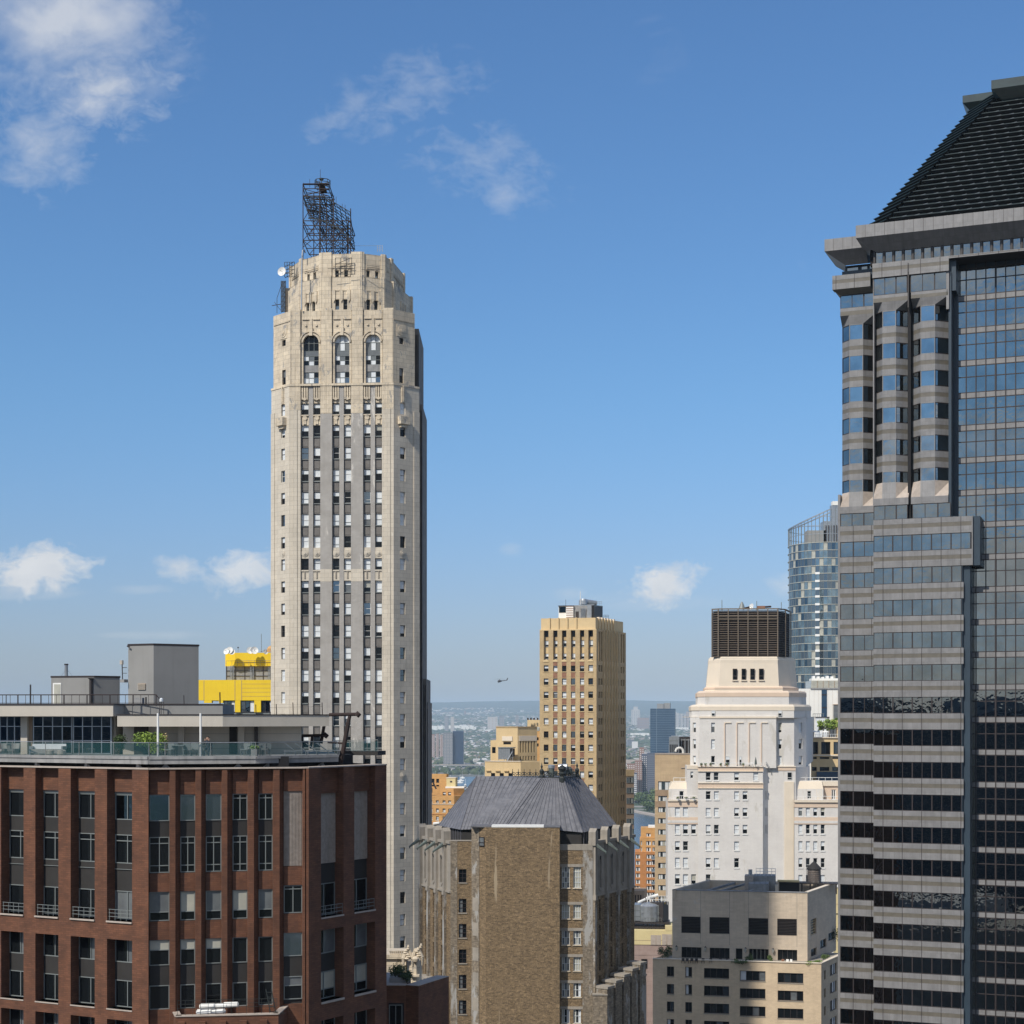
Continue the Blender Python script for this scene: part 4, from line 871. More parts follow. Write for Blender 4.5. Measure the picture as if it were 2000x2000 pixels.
# ================================================================ BRICK APARTMENT BUILDING (left foreground)
def build_brick():
    C1 = Fr.px(290, 105, 26.5)                       # left face, s<0 to the left of the corner
    Mi = C1.turn(0, -14.0); sM = Mi.s(603); Ri = Mi.turn(sM, -57.0); sR = Ri.s(755); sLft = C1.s(-330)
    B = Bld('brick_apartment_building', 'dark red brick apartment building with deep piers and a faceted front', 'building', Mi.P(sM / 2, 0, -10))
    ztop = Mi.z(1503, u=292)
    # core behind the bays
    core = MB(); pts = [C1.P(sLft, 0, -1.1), C1.P(.3, 0, -1.1), Mi.P(.3, 0, -.62), Mi.P(sM - .3, 0, -.62), Ri.P(.2, 0, -1.0), Ri.P(sR - .2, 0, -1.0), Ri.P(sR - .2) + Vector((-6, 12, 0)), C1.P(sLft) + Vector((3, 14, 0))]
    core.prism([(p.x, p.y) for p in pts], 40, ztop - .6, 'panel_grey'); B.part(core, 'core')
    vd = MB(); cen = sum(pts, Vector()) / 8; vd.prism([(p.x + (cen.x - p.x) * .10, p.y + (cen.y - p.y) * .10) for p in pts], ztop - .6, ztop + .75, 'black_void'); B.part(vd, 'roof_gap_shade')  # near-black block fills the gap under the deck, shade put into its colour
    def zz(f, v, u): return f.z(v, u=u)
    def bars(f, a, b, rows, depth, mats, th='frame_grey', name='window', cols=1):
        for z0, z1 in rows: B.win(f, a, b, z0, z1, depth, cols, 1, th, .07, mats(), name)
    # ---- left face
    Lc = [(13, 46), (80, 114), (149, 185), (220, 258)]; Lp = [(-28, 2), (46, 69), (114, 138), (185, 209), (258, 290)]
    u0 = 240; zL = lambda v: zz(C1, v, u0)
    cols = [(C1.s(a - 11), C1.s(b)) for a, b in Lc] + [(C1.s(a - 11) , C1.s(b)) for a, b in [(-52, -20), (-118, -86), (-190, -155), (-265, -230)]]
    holes = []
    for a, b in cols:
        holes += [(a, b, zL(1800), ztop - .001), (a, b, zL(1972), zL(1836)), (a, b, zL(2160), zL(1993)), (a, b, zL(2350), zL(2185))]
    mb = MB(); mb.wall(C1, sLft, 0, 40, ztop, holes, .95, 'red_brick'); mb.box(C1, sLft, 0, ztop, ztop + .08, -1.1, .04, 'sill_stone')
    B.part(mb, 'wall'); top = MB()
    for a, b in cols:      # recessed brick parapet zone above the windows reads as set back panels
        pass
    for ci, (a, b) in enumerate(cols):
        def tw(v0, v1, cols_, panes, rows=1, fm='frame_grey'): B.win(C1, a, b, zL(v1), zL(v0), .85, cols_, rows, fm, .06, panes)
        dk = ('glass_dark',); bl = ('blind_grey', 'glass_dark')
        tw(1553, 1603, 2 if ci else 1, dk if ci != 3 else ('glass_blue',)); tw(1632, 1689, 2, dk, (.78, .22)); tw(1743, 1799, 2 if ci in (1, 2, 3) else 1, ('blind_grey',) if ci == 3 else dk)
        for (p, q_) in ((1836, 1884), (1919, 1972), (1995, 2050), (2080, 2130)): tw(p, q_, 2, rng.choice([dk, ('glass_dark', 'blind_grey')]), 1, 'frame_grey')
        pn = MB(); pn.box(C1, a, b, zL(1548), ztop - .03, -1.0, -.62, 'red_brick'); B.part(pn, 'brick_panel'); pn = MB(); pn.box(C1, a, b, zL(1632), zL(1603), -.9, -.8, 'panel_grey'); pn.box(C1, a, b, zL(1743), zL(1689), -.9, -.8, 'panel_grey'); pn.box(C1, a, b, zL(1701), zL(1700), -.8, -.72, 'frame_grey'); pn.box(C1, a, b, zL(1919), zL(1884), -.9, -.8, 'panel_grey'); pn.box(C1, a, b, zL(2080), zL(2050), -.9, -.8, 'panel_grey'); pn.box(C1, a, b, zL(1553), zL(1548), -.9, -.75, 'frame_grey'); B.part(pn, 'spandrel')
        pn = MB()
        for v in (1778, 1785, 1792): pn.tube(C1.P(a + .05, zL(v), -.12), C1.P(b - .05, zL(v), -.12), .022, 'frame_grey', 4)
        for k in range(5): x_ = a + .1 + (b - a - .2) * k / 4; pn.tube(C1.P(x_, zL(1778), -.12), C1.P(x_, zL(1799), -.12), .018, 'frame_grey', 4)
        B.part(pn, 'railing')
        pn = MB(); pn.box(C1, a - .02, b + .02, zL(1803), zL(1800), -.9, .10, 'sill_stone'); pn.box(C1, a - .02, b + .02, zL(1974.5), zL(1972), -.9, .05, 'sill_stone'); B.part(pn, 'sill')
    # ---- middle face: slanted piers and stacked windows
    zM = lambda v: zz(Mi, v, 367); s = Mi.s
    Mc = [(292, 331.5), (353, 382), (403, 433.5), (455.5, 484.5), (506.5, 534), (556, 592)]
    Mp = [(331.5, 342.5, 353), (382, 393, 403), (433.5, 444, 455.5), (484.5, 496, 506.5), (534, 546, 556), (592, 596, 598)]
    for a, m_, b in Mp:
        mb = MB(); A, M_, C = s(a), s(m_), s(b); pl = [Mi.P(A, 0, -.65), Mi.P(A, 0, 0), Mi.P(M_, 0, 0), Mi.P(C, 0, -.60), Mi.P(C, 0, -.65)]
        mb.prism([(p.x, p.y) for p in pl], 40, ztop, 'red_brick'); B.part(mb, 'pier')
    mb = MB(); mb.box(Mi, s(598), sM, 40, ztop, -.65, .05, 'red_brick'); B.part(mb, 'pier')
    for ci, (a, b) in enumerate(Mc):
        a, b = s(a), s(b); mb = MB(); d = -.45
        def br(v0, v1): mb.box(Mi, a, b, zM(v1), zM(v0), -.64, d, 'red_brick')
        br(1503, 1548 if ci == 5 else 1552); br(1706 if ci < 5 else 1698, 1742 if ci < 5 else 1735); br(1800 if ci < 5 else 1792, 1836 if ci < 5 else 1830); br(1972, 2080)
        B.part(mb, 'brick_panel'); mb = MB()
        def pn(v0, v1, m='panel_grey', dd=-.56): mb.box(Mi, a, b, zM(v1), zM(v0), -.64, dd, m)
        def W_(v0, v1, c_=2, r_=1, pa=('glass_dark',), fm='frame_grey'): B.win(Mi, a, b, zM(v1), zM(v0), .58, c_, r_, fm, .055, pa)
        if ci < 5:
            W_(1552, 1604, 1 if ci in (0, 1, 2) else 2, 1 if ci in (0, 1, 2) else (.83, .17), (('glass_blue',), ('glass_mid',), ('glass_mid',), ('glass_dark',), ('glass_dark',))[ci]); pn(1604, 1635)
            W_(1635, 1705, 2, (.20, .62, .18), ('glass_dark',))
            W_(1742, 1799, 1, (.30, .70), ('glass_dark', 'blind_cream' if ci in (1, 3) else 'blind_grey')); 
            W_(1836, 1886, 1, rng.choice([1, (.6, .4)]), ('glass_dark', 'blind_cream')); pn(1886, 1925); W_(1925, 1972, 1, 1, ('glass_dark',))
        else:
            sl = MB(); sl.box(Mi, a, b, zM(1697), zM(1548), -.64, -.56, 'slat_beige'); k = 0; x_ = a + .03
            while x_ < b - .05: sl.box(Mi, x_, x_ + .045, zM(1697), zM(1549), -.56, -.52, 'slat_beige'); x_ += .095
            B.part(sl, 'slatted_panel'); W_(1736, 1791, 2, (.87, .13), ('glass_dark',)); W_(1830, 1877, 1, 1, ('glass_mid',)); pn(1877, 1917); W_(1917, 1963, 1, (.6, .4), ('glass_dark', 'blind_grey'))
        if mb.v: B.part(mb, 'spandrel')
    mb = MB(); mb.box(Mi, 0, sM, ztop, ztop + .08, -.7, .06, 'sill_stone'); B.part(mb, 'coping')
    # ---- right face
    zR = lambda v: zz(Ri, v, 660); s = Ri.s; holes = []
    cr = [(s(627), s(671)), (s(692), s(733))]
    for a, b in cr: holes += [(a, b, zR(1787), ztop - .001), (a, b, zR(1950), zR(1812)), (a, b, zR(2160), zR(1986))]
    mb = MB(); mb.wall(Ri, 0, sR, 40, ztop, holes, .85, 'red_brick'); mb.box(Ri, 0, sR, ztop, ztop + .08, -1.0, .04, 'sill_stone'); mb.quad(Ri.P(sR, 40), Ri.P(sR, 40) + Vector((-6, 12, 0)), Ri.P(sR, ztop) + Vector((-6, 12, 0)), Ri.P(sR, ztop), 'red_brick'); B.part(mb, 'wall')
    for ci, (a, b) in enumerate(cr):
        mb = MB(); mb.box(Ri, a, b, zR(1549), ztop - .03, -.9, -.5, 'red_brick'); B.part(mb, 'brick_panel'); mb = MB(); mb.box(Ri, a, b, zR(1686), zR(1549), -.9, -.7, 'slat_beige'); B.part(mb, 'grey_panel')
        mb = MB(); mb.box(Ri, a, b, zR(1724), zR(1687), -.9, -.76, 'panel_grey'); mb.box(Ri, a, b, zR(1897), zR(1862), -.9, -.78, 'panel_grey'); B.part(mb, 'spandrel')
        B.win(Ri, a, b, zR(1787), zR(1725), .8, 2, 1, 'frame_grey', .06, ('glass_dark',)); B.win(Ri, a, b, zR(1862), zR(1812), .8, 2, 1, 'frame_grey', .07, ('glass_dark', 'blind_grey')); B.win(Ri, a, b, zR(1950), zR(1897), .8, 2, (.35, .65), 'frame_grey', .07, ('glass_dark', 'glass_dark', 'blind_cream', 'blind_cream')); B.win(Ri, a, b, zR(2060), zR(1986), .8, 2, 1, 'frame_grey', .07, ('glass_dark',))
        mb = MB()
        for v in (1766, 1773, 1780): mb.tube(Ri.P(a, zR(v), -.1), Ri.P(b, zR(v), -.1), .022, 'frame_grey', 4)
        for k in range(5): x_ = a + (b - a) * k / 4; mb.tube(Ri.P(x_, zR(1766), -.1), Ri.P(x_, zR(1787), -.1), .018, 'frame_grey', 4)
        B.part(mb, 'railing'); mb = MB(); mb.box(Ri, a, b, zR(1790), zR(1787), -.85, .06, 'sill_stone'); mb.box(Ri, a, b, zR(1954), zR(1950), -.85, .1, 'sill_stone'); B.part(mb, 'sill')
    # ---- bay with the low terrace at the bottom
    mb = MB(); zt = zM(1977); A, C = Mi.s(338), Mi.s(546)
    pl = [Mi.P(A, 0, -.6), Mi.P(A + .1, 0, 1.5), Mi.P(C - .3, 0, 2.2), Mi.P(C + .6, 0, -.6)]
    mb.prism([(p.x, p.y) for p in pl], 40, zt - .35, 'red_brick'); f = Fr.ab(pl[1], pl[2]); L = (pl[2] - pl[1]).length
    mb.box(f, 0, L, zt - .35, zt, -.35, 0, 'red_brick'); f3 = Fr.ab(pl[0], pl[1]); mb.box(f3, 0, (pl[1] - pl[0]).length, zt - .35, zt, -.3, 0, 'red_brick'); f4 = Fr.ab(pl[2], pl[3]); mb.box(f4, 0, (pl[3] - pl[2]).length, zt - .35, zt, -.3, 0, 'red_brick')
    for g, L_ in ((f, L), (f3, 2.1), (f4, 2.8)): mb.box(g, 0, L_, zt, zt + .07, -.38, .06, 'sill_stone')
    for k in range(5): mb.box(f, L * (k + .1) / 5, L * (k + .45) / 5, 40, zt - .3, 0, .28, 'red_brick')
    B.part(mb, 'terrace_bay'); mb = MB()
    for v_ in (.5, .75, 1.0): mb.tube(f.P(.1, zt + v_, -.2), f.P(L - .1, zt + v_, -.2), .018, 'iron', 4)
    for k in range(14): mb.tube(f.P(.1 + (L - .2) * k / 13, zt, -.2), f.P(.1 + (L - .2) * k / 13, zt + 1.0, -.2), .015, 'iron', 4)
    B.part(mb, 'terrace_railing')
    for i, (a, c, r_) in enumerate([(.27, .0, .20), (.40, .02, .18), (.30, .36, .2), (.42, .38, .17), (.53, .42, .19)]):
        o = MB(); q_ = f.P(L * a, zt + .12 + c, -.75); o.tube(q_ + Vector((-.42, 0, 0)), q_ + Vector((.42, .05, .03)), r_, 'white_paint', 10, r_ * .92); o.tube(q_ + Vector((-.5, 0, 0)), q_ + Vector((-.42, 0, 0)), r_ * .5, 'white_paint', 10, r_); o.tube(q_ + Vector((.42, .05, .03)), q_ + Vector((.52, .06, .03)), r_, 'white_paint', 10, r_ * .45)
        tag(centre_origin(o.obj('sack')), ['lower left white sack on the brick terrace ledge', 'lower right white sack on the brick terrace ledge', 'upper left white sack lying on the lower ones', 'middle upper white sack lying on the lower ones', 'upper right white sack, highest of the pile'][i], 'sack', 'white sacks piled on the brick terrace')
    o = MB(); q_ = f.P(L - .5, zt, -.5)
    for k in (0, .35): o.tube(q_ + Vector((k, 0, 0)), q_ + Vector((k - .35, .3, 1.5)), .035, 'iron', 5)
    for k in range(5): o.tube(q_ + Vector((-.07 * k, .06 * k, .3 * k + .1)), q_ + Vector((.35 - .07 * k, .06 * k, .3 * k + .1)), .025, 'iron', 4)
    o.tube(q_, q_ + Vector((.9, 0, .02)), .03, 'iron', 4); tag(centre_origin(o.obj('ladder')), 'black folded step ladder at the right corner of the brick terrace', 'ladder')
    # ---- roof deck and penthouse
    D0 = 106.5; zd = ZC - (1478 - HV) * D0 / FL; dk = MB()
    pl_ = C1.P(sLft, 0, -.6); P0, P1, P2 = pl_, at(500, 0, 107.4), at(661, 0, 111.8); PC = at(290, 0, 105.9); bk = [Vector((P2.x - 1.5, 122, 0)), Vector((-58, 132, 0))]
    P3 = Vector((P0.x, P0.y, 0)); dk.prism([(p.x, p.y) for p in [P0, PC, P1, P2] + bk], zd - .44, zd, 'concrete')
    fz, fa, fb = Fr.ab(P0, PC), Fr.ab(PC, P1), Fr.ab(P1, P2); Lz, La, Lb = (PC - P0).xy.length, (P1 - PC).xy.length, (P2 - P1).xy.length; FS = ((fz, Lz), (fa, La), (fb, Lb))
    
    for g_, l_ in FS: dk.box(g_, 0.02, l_ - .02, zd - .16, zd + .03, -.2, .09, 'concrete'); dk.box(g_, .02, l_ - .02, zd - .47, zd - .2, -.3, .03, 'concrete')
    B.part(dk, 'roof_deck')
    mb = MB()
    for g_, l_, n_ in ((fz, Lz, 7), (fa, La, 2), (fb, Lb, 2)):
        for k in range(n_):
            x_ = l_ - 1.2 - k * 4.3 if n_ == 7 else 1.0 + k * (l_ - 2) / max(1, n_ - 1) * .95
            mb.box(g_, x_, x_ + .2, ztop - .9, zd - .47, -.5, -.25, 'concrete'); mb.tube(g_.P(x_ + .1, zd - .5, -.35), g_.P(x_ + 1.1, ztop - .7, -.6), .06, 'concrete', 4); mb.tube(g_.P(x_ + .1, zd - .5, -.35), g_.P(x_ - .9, ztop - .7, -.6), .06, 'concrete', 4)
    B.part(mb, 'deck_strut')
    M('rail_glass', (.035, .06, .065), rough=.05); gm_ = MATS['rail_glass']; pp = gm_.node_tree.nodes['Principled BSDF']; pp.inputs['Alpha'].default_value = .38; pp.inputs['Base Color'].default_value = (.03, .10, .11, 1)
    gl = MB(); mb = MB()
    for g_, l_ in FS:
        gl.quad(g_.P(0, zd + .04, -.12), g_.P(l_, zd + .04, -.12), g_.P(l_, zd + .9, -.12), g_.P(0, zd + .9, -.12), 'rail_glass'); mb.box(g_, .02, l_ - .02, zd + .9, zd + .94, -.15, -.09, 'steel')
        for k in range(int(l_ / 2.9) + 1): mb.box(g_, l_ - .03 - 2.9 * k - .02, l_ - .03 - 2.9 * k + .02, zd, zd + .9, -.11, -.08, 'frame_grey')
    B.part(gl, 'glass_balustrade'); B.part(mb, 'handrail')
    # penthouse storey
    G = Fr.px(0, 113.5, 6.0); s = G.s; z = lambda v, u=110: G.z(v, u=u); zr1 = z(1399)
    mb = MB(); mb.box(G, s(-330), s(222), zd, zr1 + .1, -9, -.4, 'stucco_beige'); mb.box(G, s(222), s(240), zd, z(1418), -9, -2.4, 'black_void'); H = Fr.px(380, 113.5, -6)
    mb.box(H, H.s(240), H.s(588), zd, H.z(1417, u=400), -7, 0, 'stucco_beige')
    for u in (349, 466): mb.box(H, H.s(u), H.s(u + 12), zd, H.z(1417, u=400), 0, .5, 'stucco_beige')
    for v in (1433, 1448, 1462): mb.box(H, H.s(300), H.s(588), H.z(v, u=400) - .01, H.z(v, u=400) + .015, 0, .012, 'stucco_grey')
    mb.box(H, H.s(448), H.s(463), zd, H.z(1417, u=400), .0, .06, 'panel_grey'); mb.box(H, H.s(497), H.s(504), zd, H.z(1417, u=400), 0, .35, 'frame_dark'); mb.box(H, H.s(262), H.s(290), zd, zd + 2.3, .0, .1, 'frame_dark'); B.part(mb, 'penthouse_wall')
    for a, b, n in ((-120, -62, 4), (-58, -2, 4), (0, 43, 3), (65, 141, 4), (143, 217.5, 4)): B.win(G, s(a), s(b), zd + .05, zr1, .0, n, (.35, .38, .27), 'steel', .05, ('glass_bay', 'glass_mid', 'glass_bay', 'glass_blue', 'glass_bay'))
    mb = MB(); mb.box(G, s(43), s(56), zd, zr1, -.3, .25, 'stucco_beige'); mb.box(G, s(56), s(63), zd, zr1, -.35, -.02, 'tan_band'); mb.box(G, s(217.5), s(219), zd, zr1, -.3, .08, 'steel'); B.part(mb, 'column')
    mb = MB()
    for u in (308.5, 392): mb.tube(fa.P(fa.s(u), zd, -.3), fa.P(fa.s(u), zr1 + .2, -.3), .07, 'white_paint', 8)
    B.part(mb, 'slim_column')
    # fascias
    G2 = G.off(1.5); mb = MB(); sf = G2.s; z2 = lambda v: G2.z(v, u=150)
    mb.box(G2, sf(-330), sf(221), z2(1399), z2(1377), -10, 0, 'stucco_beige'); mb.box(G2, sf(-330), sf(221) + .05, z2(1377), z2(1374.5), -10, .05, 'frame_dark'); B.part(mb, 'roof_fascia')
    K = Fr.px(229, 110.5, 1.5); K2 = K.turn(K.s(435), -30); kz = lambda v: K.z(v, u=300); mb = MB(); kq = K.s(435); ke = K2.s(643)
    pl = [K.P(0), K.P(kq), K2.P(ke), K2.P(ke) + Vector((-2.5, 7, 0)), K.P(0) + Vector((0, 9, 0))]
    mb.prism([(p.x, p.y) for p in pl], kz(1419), kz(1397), 'stucco_beige'); pl2 = [K.P(-.05, 0, .05), K.P(kq, 0, .05), K2.P(ke + .05, 0, .05), K2.P(ke) + Vector((-2.5, 7.05, 0)), K.P(-.05) + Vector((0, 9, 0))]
    mb.prism([(p.x, p.y) for p in pl2], kz(1397) + .003, kz(1395), 'frame_dark'); B.part(mb, 'roof_fascia')
    Q = Fr.px(221, 113.2, -4); mb = MB(); mb.box(Q, 0, Q.s(435), kz(1395) + .01, Q.z(1376.5, u=300), -8, 0, 'stucco_grey'); mb.box(Q, -.05, Q.s(435), Q.z(1376.5, u=300), Q.z(1374.5, u=300), -8, .05, 'frame_dark'); B.part(mb, 'upper_fascia')
    zr = Q.z(1375, u=300)
    # roof boxes
    def rbox(name, uL, uC, uR, vt, D, tl, tr, dep):
        a = Fr.px(uC, D, tl); b = a.turn(0, tr); q0, q1 = a.s(uL), b.s(uR); zt = ZC + (HV - vt) * D / FL
        pL, pC, pR = a.P(q0), a.P(0), b.P(q1); bk_ = pL + pR - pC; mb = MB(); mb.prism([(p.x, p.y) for p in (pL, pC, pR, bk_)], zr - 1.0, zt, 'stucco_grey')
        cen = (pL + pR) / 2; ex = [(cen.x + (p.x - cen.x) * 1.02, cen.y + (p.y - cen.y) * 1.02) for p in (pL, pC, pR, bk_)]; mb.prism(ex, zt, zt + .13, 'frame_dark'); B.part(mb, name); return a, b, zt
    a, b, zt = rbox('roof_shed', 100, 184, 234, 1323, 122, 16, -40, 4)
    mb = MB(); mb.box(a, a.s(104), a.s(120), zr - .3, a.z(1334, u=112), 0, .05, 'white_paint'); mb.box(a, a.s(106.5), a.s(119), zr - .3, a.z(1336.5, u=112), .05, .07, 'blind_cream'); B.part(mb, 'shed_door')
    mb = MB(); q_ = a.s(179.5); mb.tube(a.P(q_, zr - .2, .15), a.P(q_, a.z(1327, u=180), .15), .12, 'dark_metal', 8); mb.tube(a.P(q_, a.z(1327, u=180), .15), a.P(q_, a.z(1324.5, u=180), .15), .12, 'dark_metal', 8, .24); B.part(mb, 'downpipe')
    mb = MB(); p = at(129.5, 1323, 124); mb.tube((p.x, p.y, p.z - .1), (p.x, p.y, at(0, 1297, 124).z), .13, 'steel', 10); mb.tube((p.x, p.y, at(0, 1299, 124).z), (p.x, p.y, at(0, 1296.5, 124).z), .16, 'frame_dark', 10)
    for k in (-1, 1): mb.tube((p.x, p.y, at(0, 1306, 124).z), (p.x + .5 * k, p.y + .2, p.z), .012, 'steel', 3)
    B.part(mb, 'flue')
    a, b, zt = rbox('lift_tower', 250.5, 300, 388, 1260, 122, 26, -33, 6)
    mb = MB(); v0, v1 = a.z(1347, u=278), a.z(1335, u=278); mb.box(a, a.s(270), a.s(285), v0, v1, 0, .03, 'tan_band')
    for k in range(7): mb.box(a, a.s(270), a.s(285), v0 + (v1 - v0) * k / 7, v0 + (v1 - v0) * (k + .45) / 7, .03, .09, 'stucco_beige')
    B.part(mb, 'louver'); mb = MB(); f_ = lambda u, v: a.P(a.s(u), a.z(v, u=u), .2)
    mb.tube(f_(243, 1333), f_(242, 1298), .04, 'dark_metal', 5); mb.tube(f_(242.5, 1304), f_(251, 1304), .03, 'dark_metal', 4); mb.tube(f_(242.5, 1315), f_(251, 1315), .03, 'dark_metal', 4); mb.box(a, a.s(242), a.s(250), a.z(1333, u=246), a.z(1327, u=246), 0, .45, 'concrete'); mb.tube(f_(241, 1298), f_(241, 1290), .14, 'stucco_beige', 8); mb.tube(f_(252, 1262), f_(256, 1264), .06, 'dark_metal', 6); B.part(mb, 'antenna_bracket')
    # roof railing and posts
    mb = MB(); R1 = Fr.px(0, 113.6, 5); zt = R1.z(1357, u=150)
    mb.tube(R1.P(R1.s(-200), zt), R1.P(R1.s(305), zt), .035, 'rust', 5); mb.tube(R1.P(R1.s(-200), zr + .06), R1.P(R1.s(312), zr + .06), .025, 'frame_dark', 4); mb.tube(R1.P(R1.s(305), zt), R1.P(R1.s(312), zr + .3), .035, 'frame_dark', 5)
    for k in range(34): u = -190 + 15.0 * k; mb.tube(R1.P(R1.s(u), zr - .15), R1.P(R1.s(u), zt), .018 if k % 3 else .05, 'frame_dark', 4)
    B.part(mb, 'roof_railing'); mb = MB(); p = at(59.5, 1375, 114); mb.tube((p.x, p.y, zr - .2), (p.x, p.y, at(0, 1337, 114).z), .055, 'dark_metal', 6); p = at(12, 1375, 114); mb.tube((p.x, p.y, zr - .2), (p.x, p.y, at(0, 1358, 114).z), .03, 'dark_metal', 6); B.part(mb, 'pole')
    mb = MB()
    for u, v0, v1 in ((430.5, 1394, 1352), (500.5, 1394, 1376), (528, 1394, 1376), (540.5, 1394, 1375), (573, 1394, 1372), (603, 1394, 1373), (630, 1393, 1372), (360, 1376, 1358)):
        D = 114; mb.tube(at(u, v0, D) - Vector((0, 0, .3)), at(u - 1, v1, D), .045 if u == 430.5 else .03, 'frame_dark', 5)
    mb.tube(at(525, 1382, 114), at(630, 1380, 114), .008, 'frame_dark', 3); B.part(mb, 'roof_post')
    # mechanical unit on the roof behind the railing
    mb = MB(); p = at(268, 1375, 115); f_ = Fr(p.x, p.y, 5); mb.box(f_, -.3, .35, zr - .1, zr + .45, -.5, 0, 'concrete'); mb.box(f_, .5, .6, zr - .1, zr + .5, -.3, -.2, 'dark_metal'); B.part(mb, 'roof_unit')
    mb = MB(); p = at(315, 1393, 112.5)
    for k, h in ((0, .62), (.16, .4), (-.1, .5)): mb.tube((p.x + k, p.y, p.z - .05), (p.x + k, p.y, p.z + h + .4), .022, 'frame_dark', 4)
    mb.lathe((p.x, p.y, p.z + .75), [(.05, 0), (.13, .05), (.13, .22), (.04, .3)], 'blind_white', 8); B.part(mb, 'roof_light')
    # far balcony on the right of the deck and its railing
    mb = MB(); f_ = Fr.px(655, 118, 12); zb_ = f_.z(1467, u=700); mb.box(f_, 0, f_.s(738), zb_ - .3, zb_, -2, 0, 'panel_grey'); B.part(mb, 'rear_balcony'); mb = MB()
    mb.tube(f_.P(0, zb_ + .75), f_.P(f_.s(738), zb_ + .82), .03, 'frame_grey', 4)
    for k in range(13): x_ = f_.s(738) * k / 12; mb.tube(f_.P(x_, zb_), f_.P(x_, zb_ + .78), .02, 'frame_grey', 4)
    B.part(mb, 'balcony_railing'); gl = MB(); gl.quad(f_.P(0, zb_, -.02), f_.P(f_.s(738), zb_, -.02), f_.P(f_.s(738), zb_ + .7, -.02), f_.P(0, zb_ + .7, -.02), 'rail_glass'); B.part(gl, 'balcony_glass')
    B.done(100, True); return zd, fa, fb, zr
zd, fa, fb, zrp = build_brick()
# rusty davits
for lab, pts in (('larger rusty steel davit leaning over the right end of the roof deck', [((643, 1396), (699, 1395), .13), ((683, 1398), (680, 1412), .13), ((680, 1412), (664, 1500), .16), ((640, 1450), (672, 1452), .07)]),
                 ('smaller rusty davit standing behind the sun loungers', [((590, 1437), (636, 1436), .11), ((636, 1400), (627, 1452), .12), ((610, 1437), (607, 1462), .1), ((590, 1437), (590, 1465), .09)])):
    D = 113 if 'larger' in lab else 116; e = at(pts[-1][1][0], 1478, D); B = Bld('davit_crane', lab, 'davit', (e.x, e.y, zd)); mb = MB()
    for (a, b, r_) in pts[:1]: mb.tube(at(*a, D), at(*b, D), r_, 'rust', 8); q_ = at(*b, D); mb.tube(q_ + Vector((-.1, 0, -.12)), q_ + Vector((.1, 0, .1)), .2, 'rust', 8)
    B.part(mb, 'boom'); mb = MB()
    for (a, b, r_) in pts[1:]: mb.tube(at(*a, D), at(*b, D), r_, 'rust', 8)
    B.part(mb, 'post')
# terrace furniture
def chair_bits(x, y, th, z, m='frame_grey'):
    f = Fr(x, y, th); mb = MB(); mb.box(f, -.24, .24, z + .40, z + .45, -.24, .24, m); st = MB(); st.box(f, -.24, .24, z + .45, z + .85, -.26, -.22, m)
    legs = [(-.22, -.22), (.22, -.22), (-.22, .22), (.22, .22)]; return f, mb, st, legs
def chair(u, D, th, label, m='frame_grey', group='dark chairs on the roof terrace'):
    x = (u - 1000) * D / FL; f, a, b, legs = chair_bits(x, D, th, zd, m); B = Bld('chair', label, 'chair', (x, D, zd), group); B.part(a, 'seat'); B.part(b, 'backrest')
    for lx, ly in legs: mb = MB(); mb.tube(f.P(lx, zd + .01, ly), f.P(lx, zd + .41, ly), .02, m, 5); B.part(mb, 'leg')
    mb = MB()
    for k in (-1, 1): mb.box(f, k * .27 - .02, k * .27 + .02, zd + .6, zd + .64, -.25, .2, m); mb.tube(f.P(k * .27, zd + .4, .18), f.P(k * .27, zd + .62, .18), .018, m, 4)
    B.part(mb, 'armrest')
for u, D, th, L in [(331, 108.1, 20, 'leftmost dark chair in the group by the first slim column'), (339, 108.8, 160, 'dark chair with its back turned in the group by the slim column'), (365, 108.4, -10, 'dark armchair between the two groups left of the second slim column'), (374, 108.9, 30, 'second dark armchair left of the second slim column'), (386, 108.6, 200, 'dark armchair touching the second slim column'),
                    (479, 108.6, 20, 'dark chair left of the green planter'), (485, 109.4, 170, 'dark chair behind the green planter'), (514, 108.7, -20, 'dark chair just right of the green planter'), (521, 109.3, 160, 'dark chair second to the right of the planter'), (406, 109.0, 10, 'dark armchair under the seated person')]: chair(u, D, th, L)
for u, D, L in [(349, 108.5, 'low dark table in the group left of the second slim column'), (500, 109.2, 'dark dining table behind the green planter')]:
    x = (u - 1000) * D / FL; B = Bld('table', L, 'table', (x, D, zd)); f = Fr(x, D, 0); mb = MB(); mb.box(f, -.42, .42, zd + .68, zd + .72, -.4, .4, 'frame_grey'); B.part(mb, 'tabletop')
    for a, b in ((-.36, -.34), (.36, -.34), (-.36, .34), (.36, .34)): mb = MB(); mb.tube(f.P(a, zd, b), f.P(a, zd + .68, b), .02, 'frame_grey', 5); B.part(mb, 'leg')
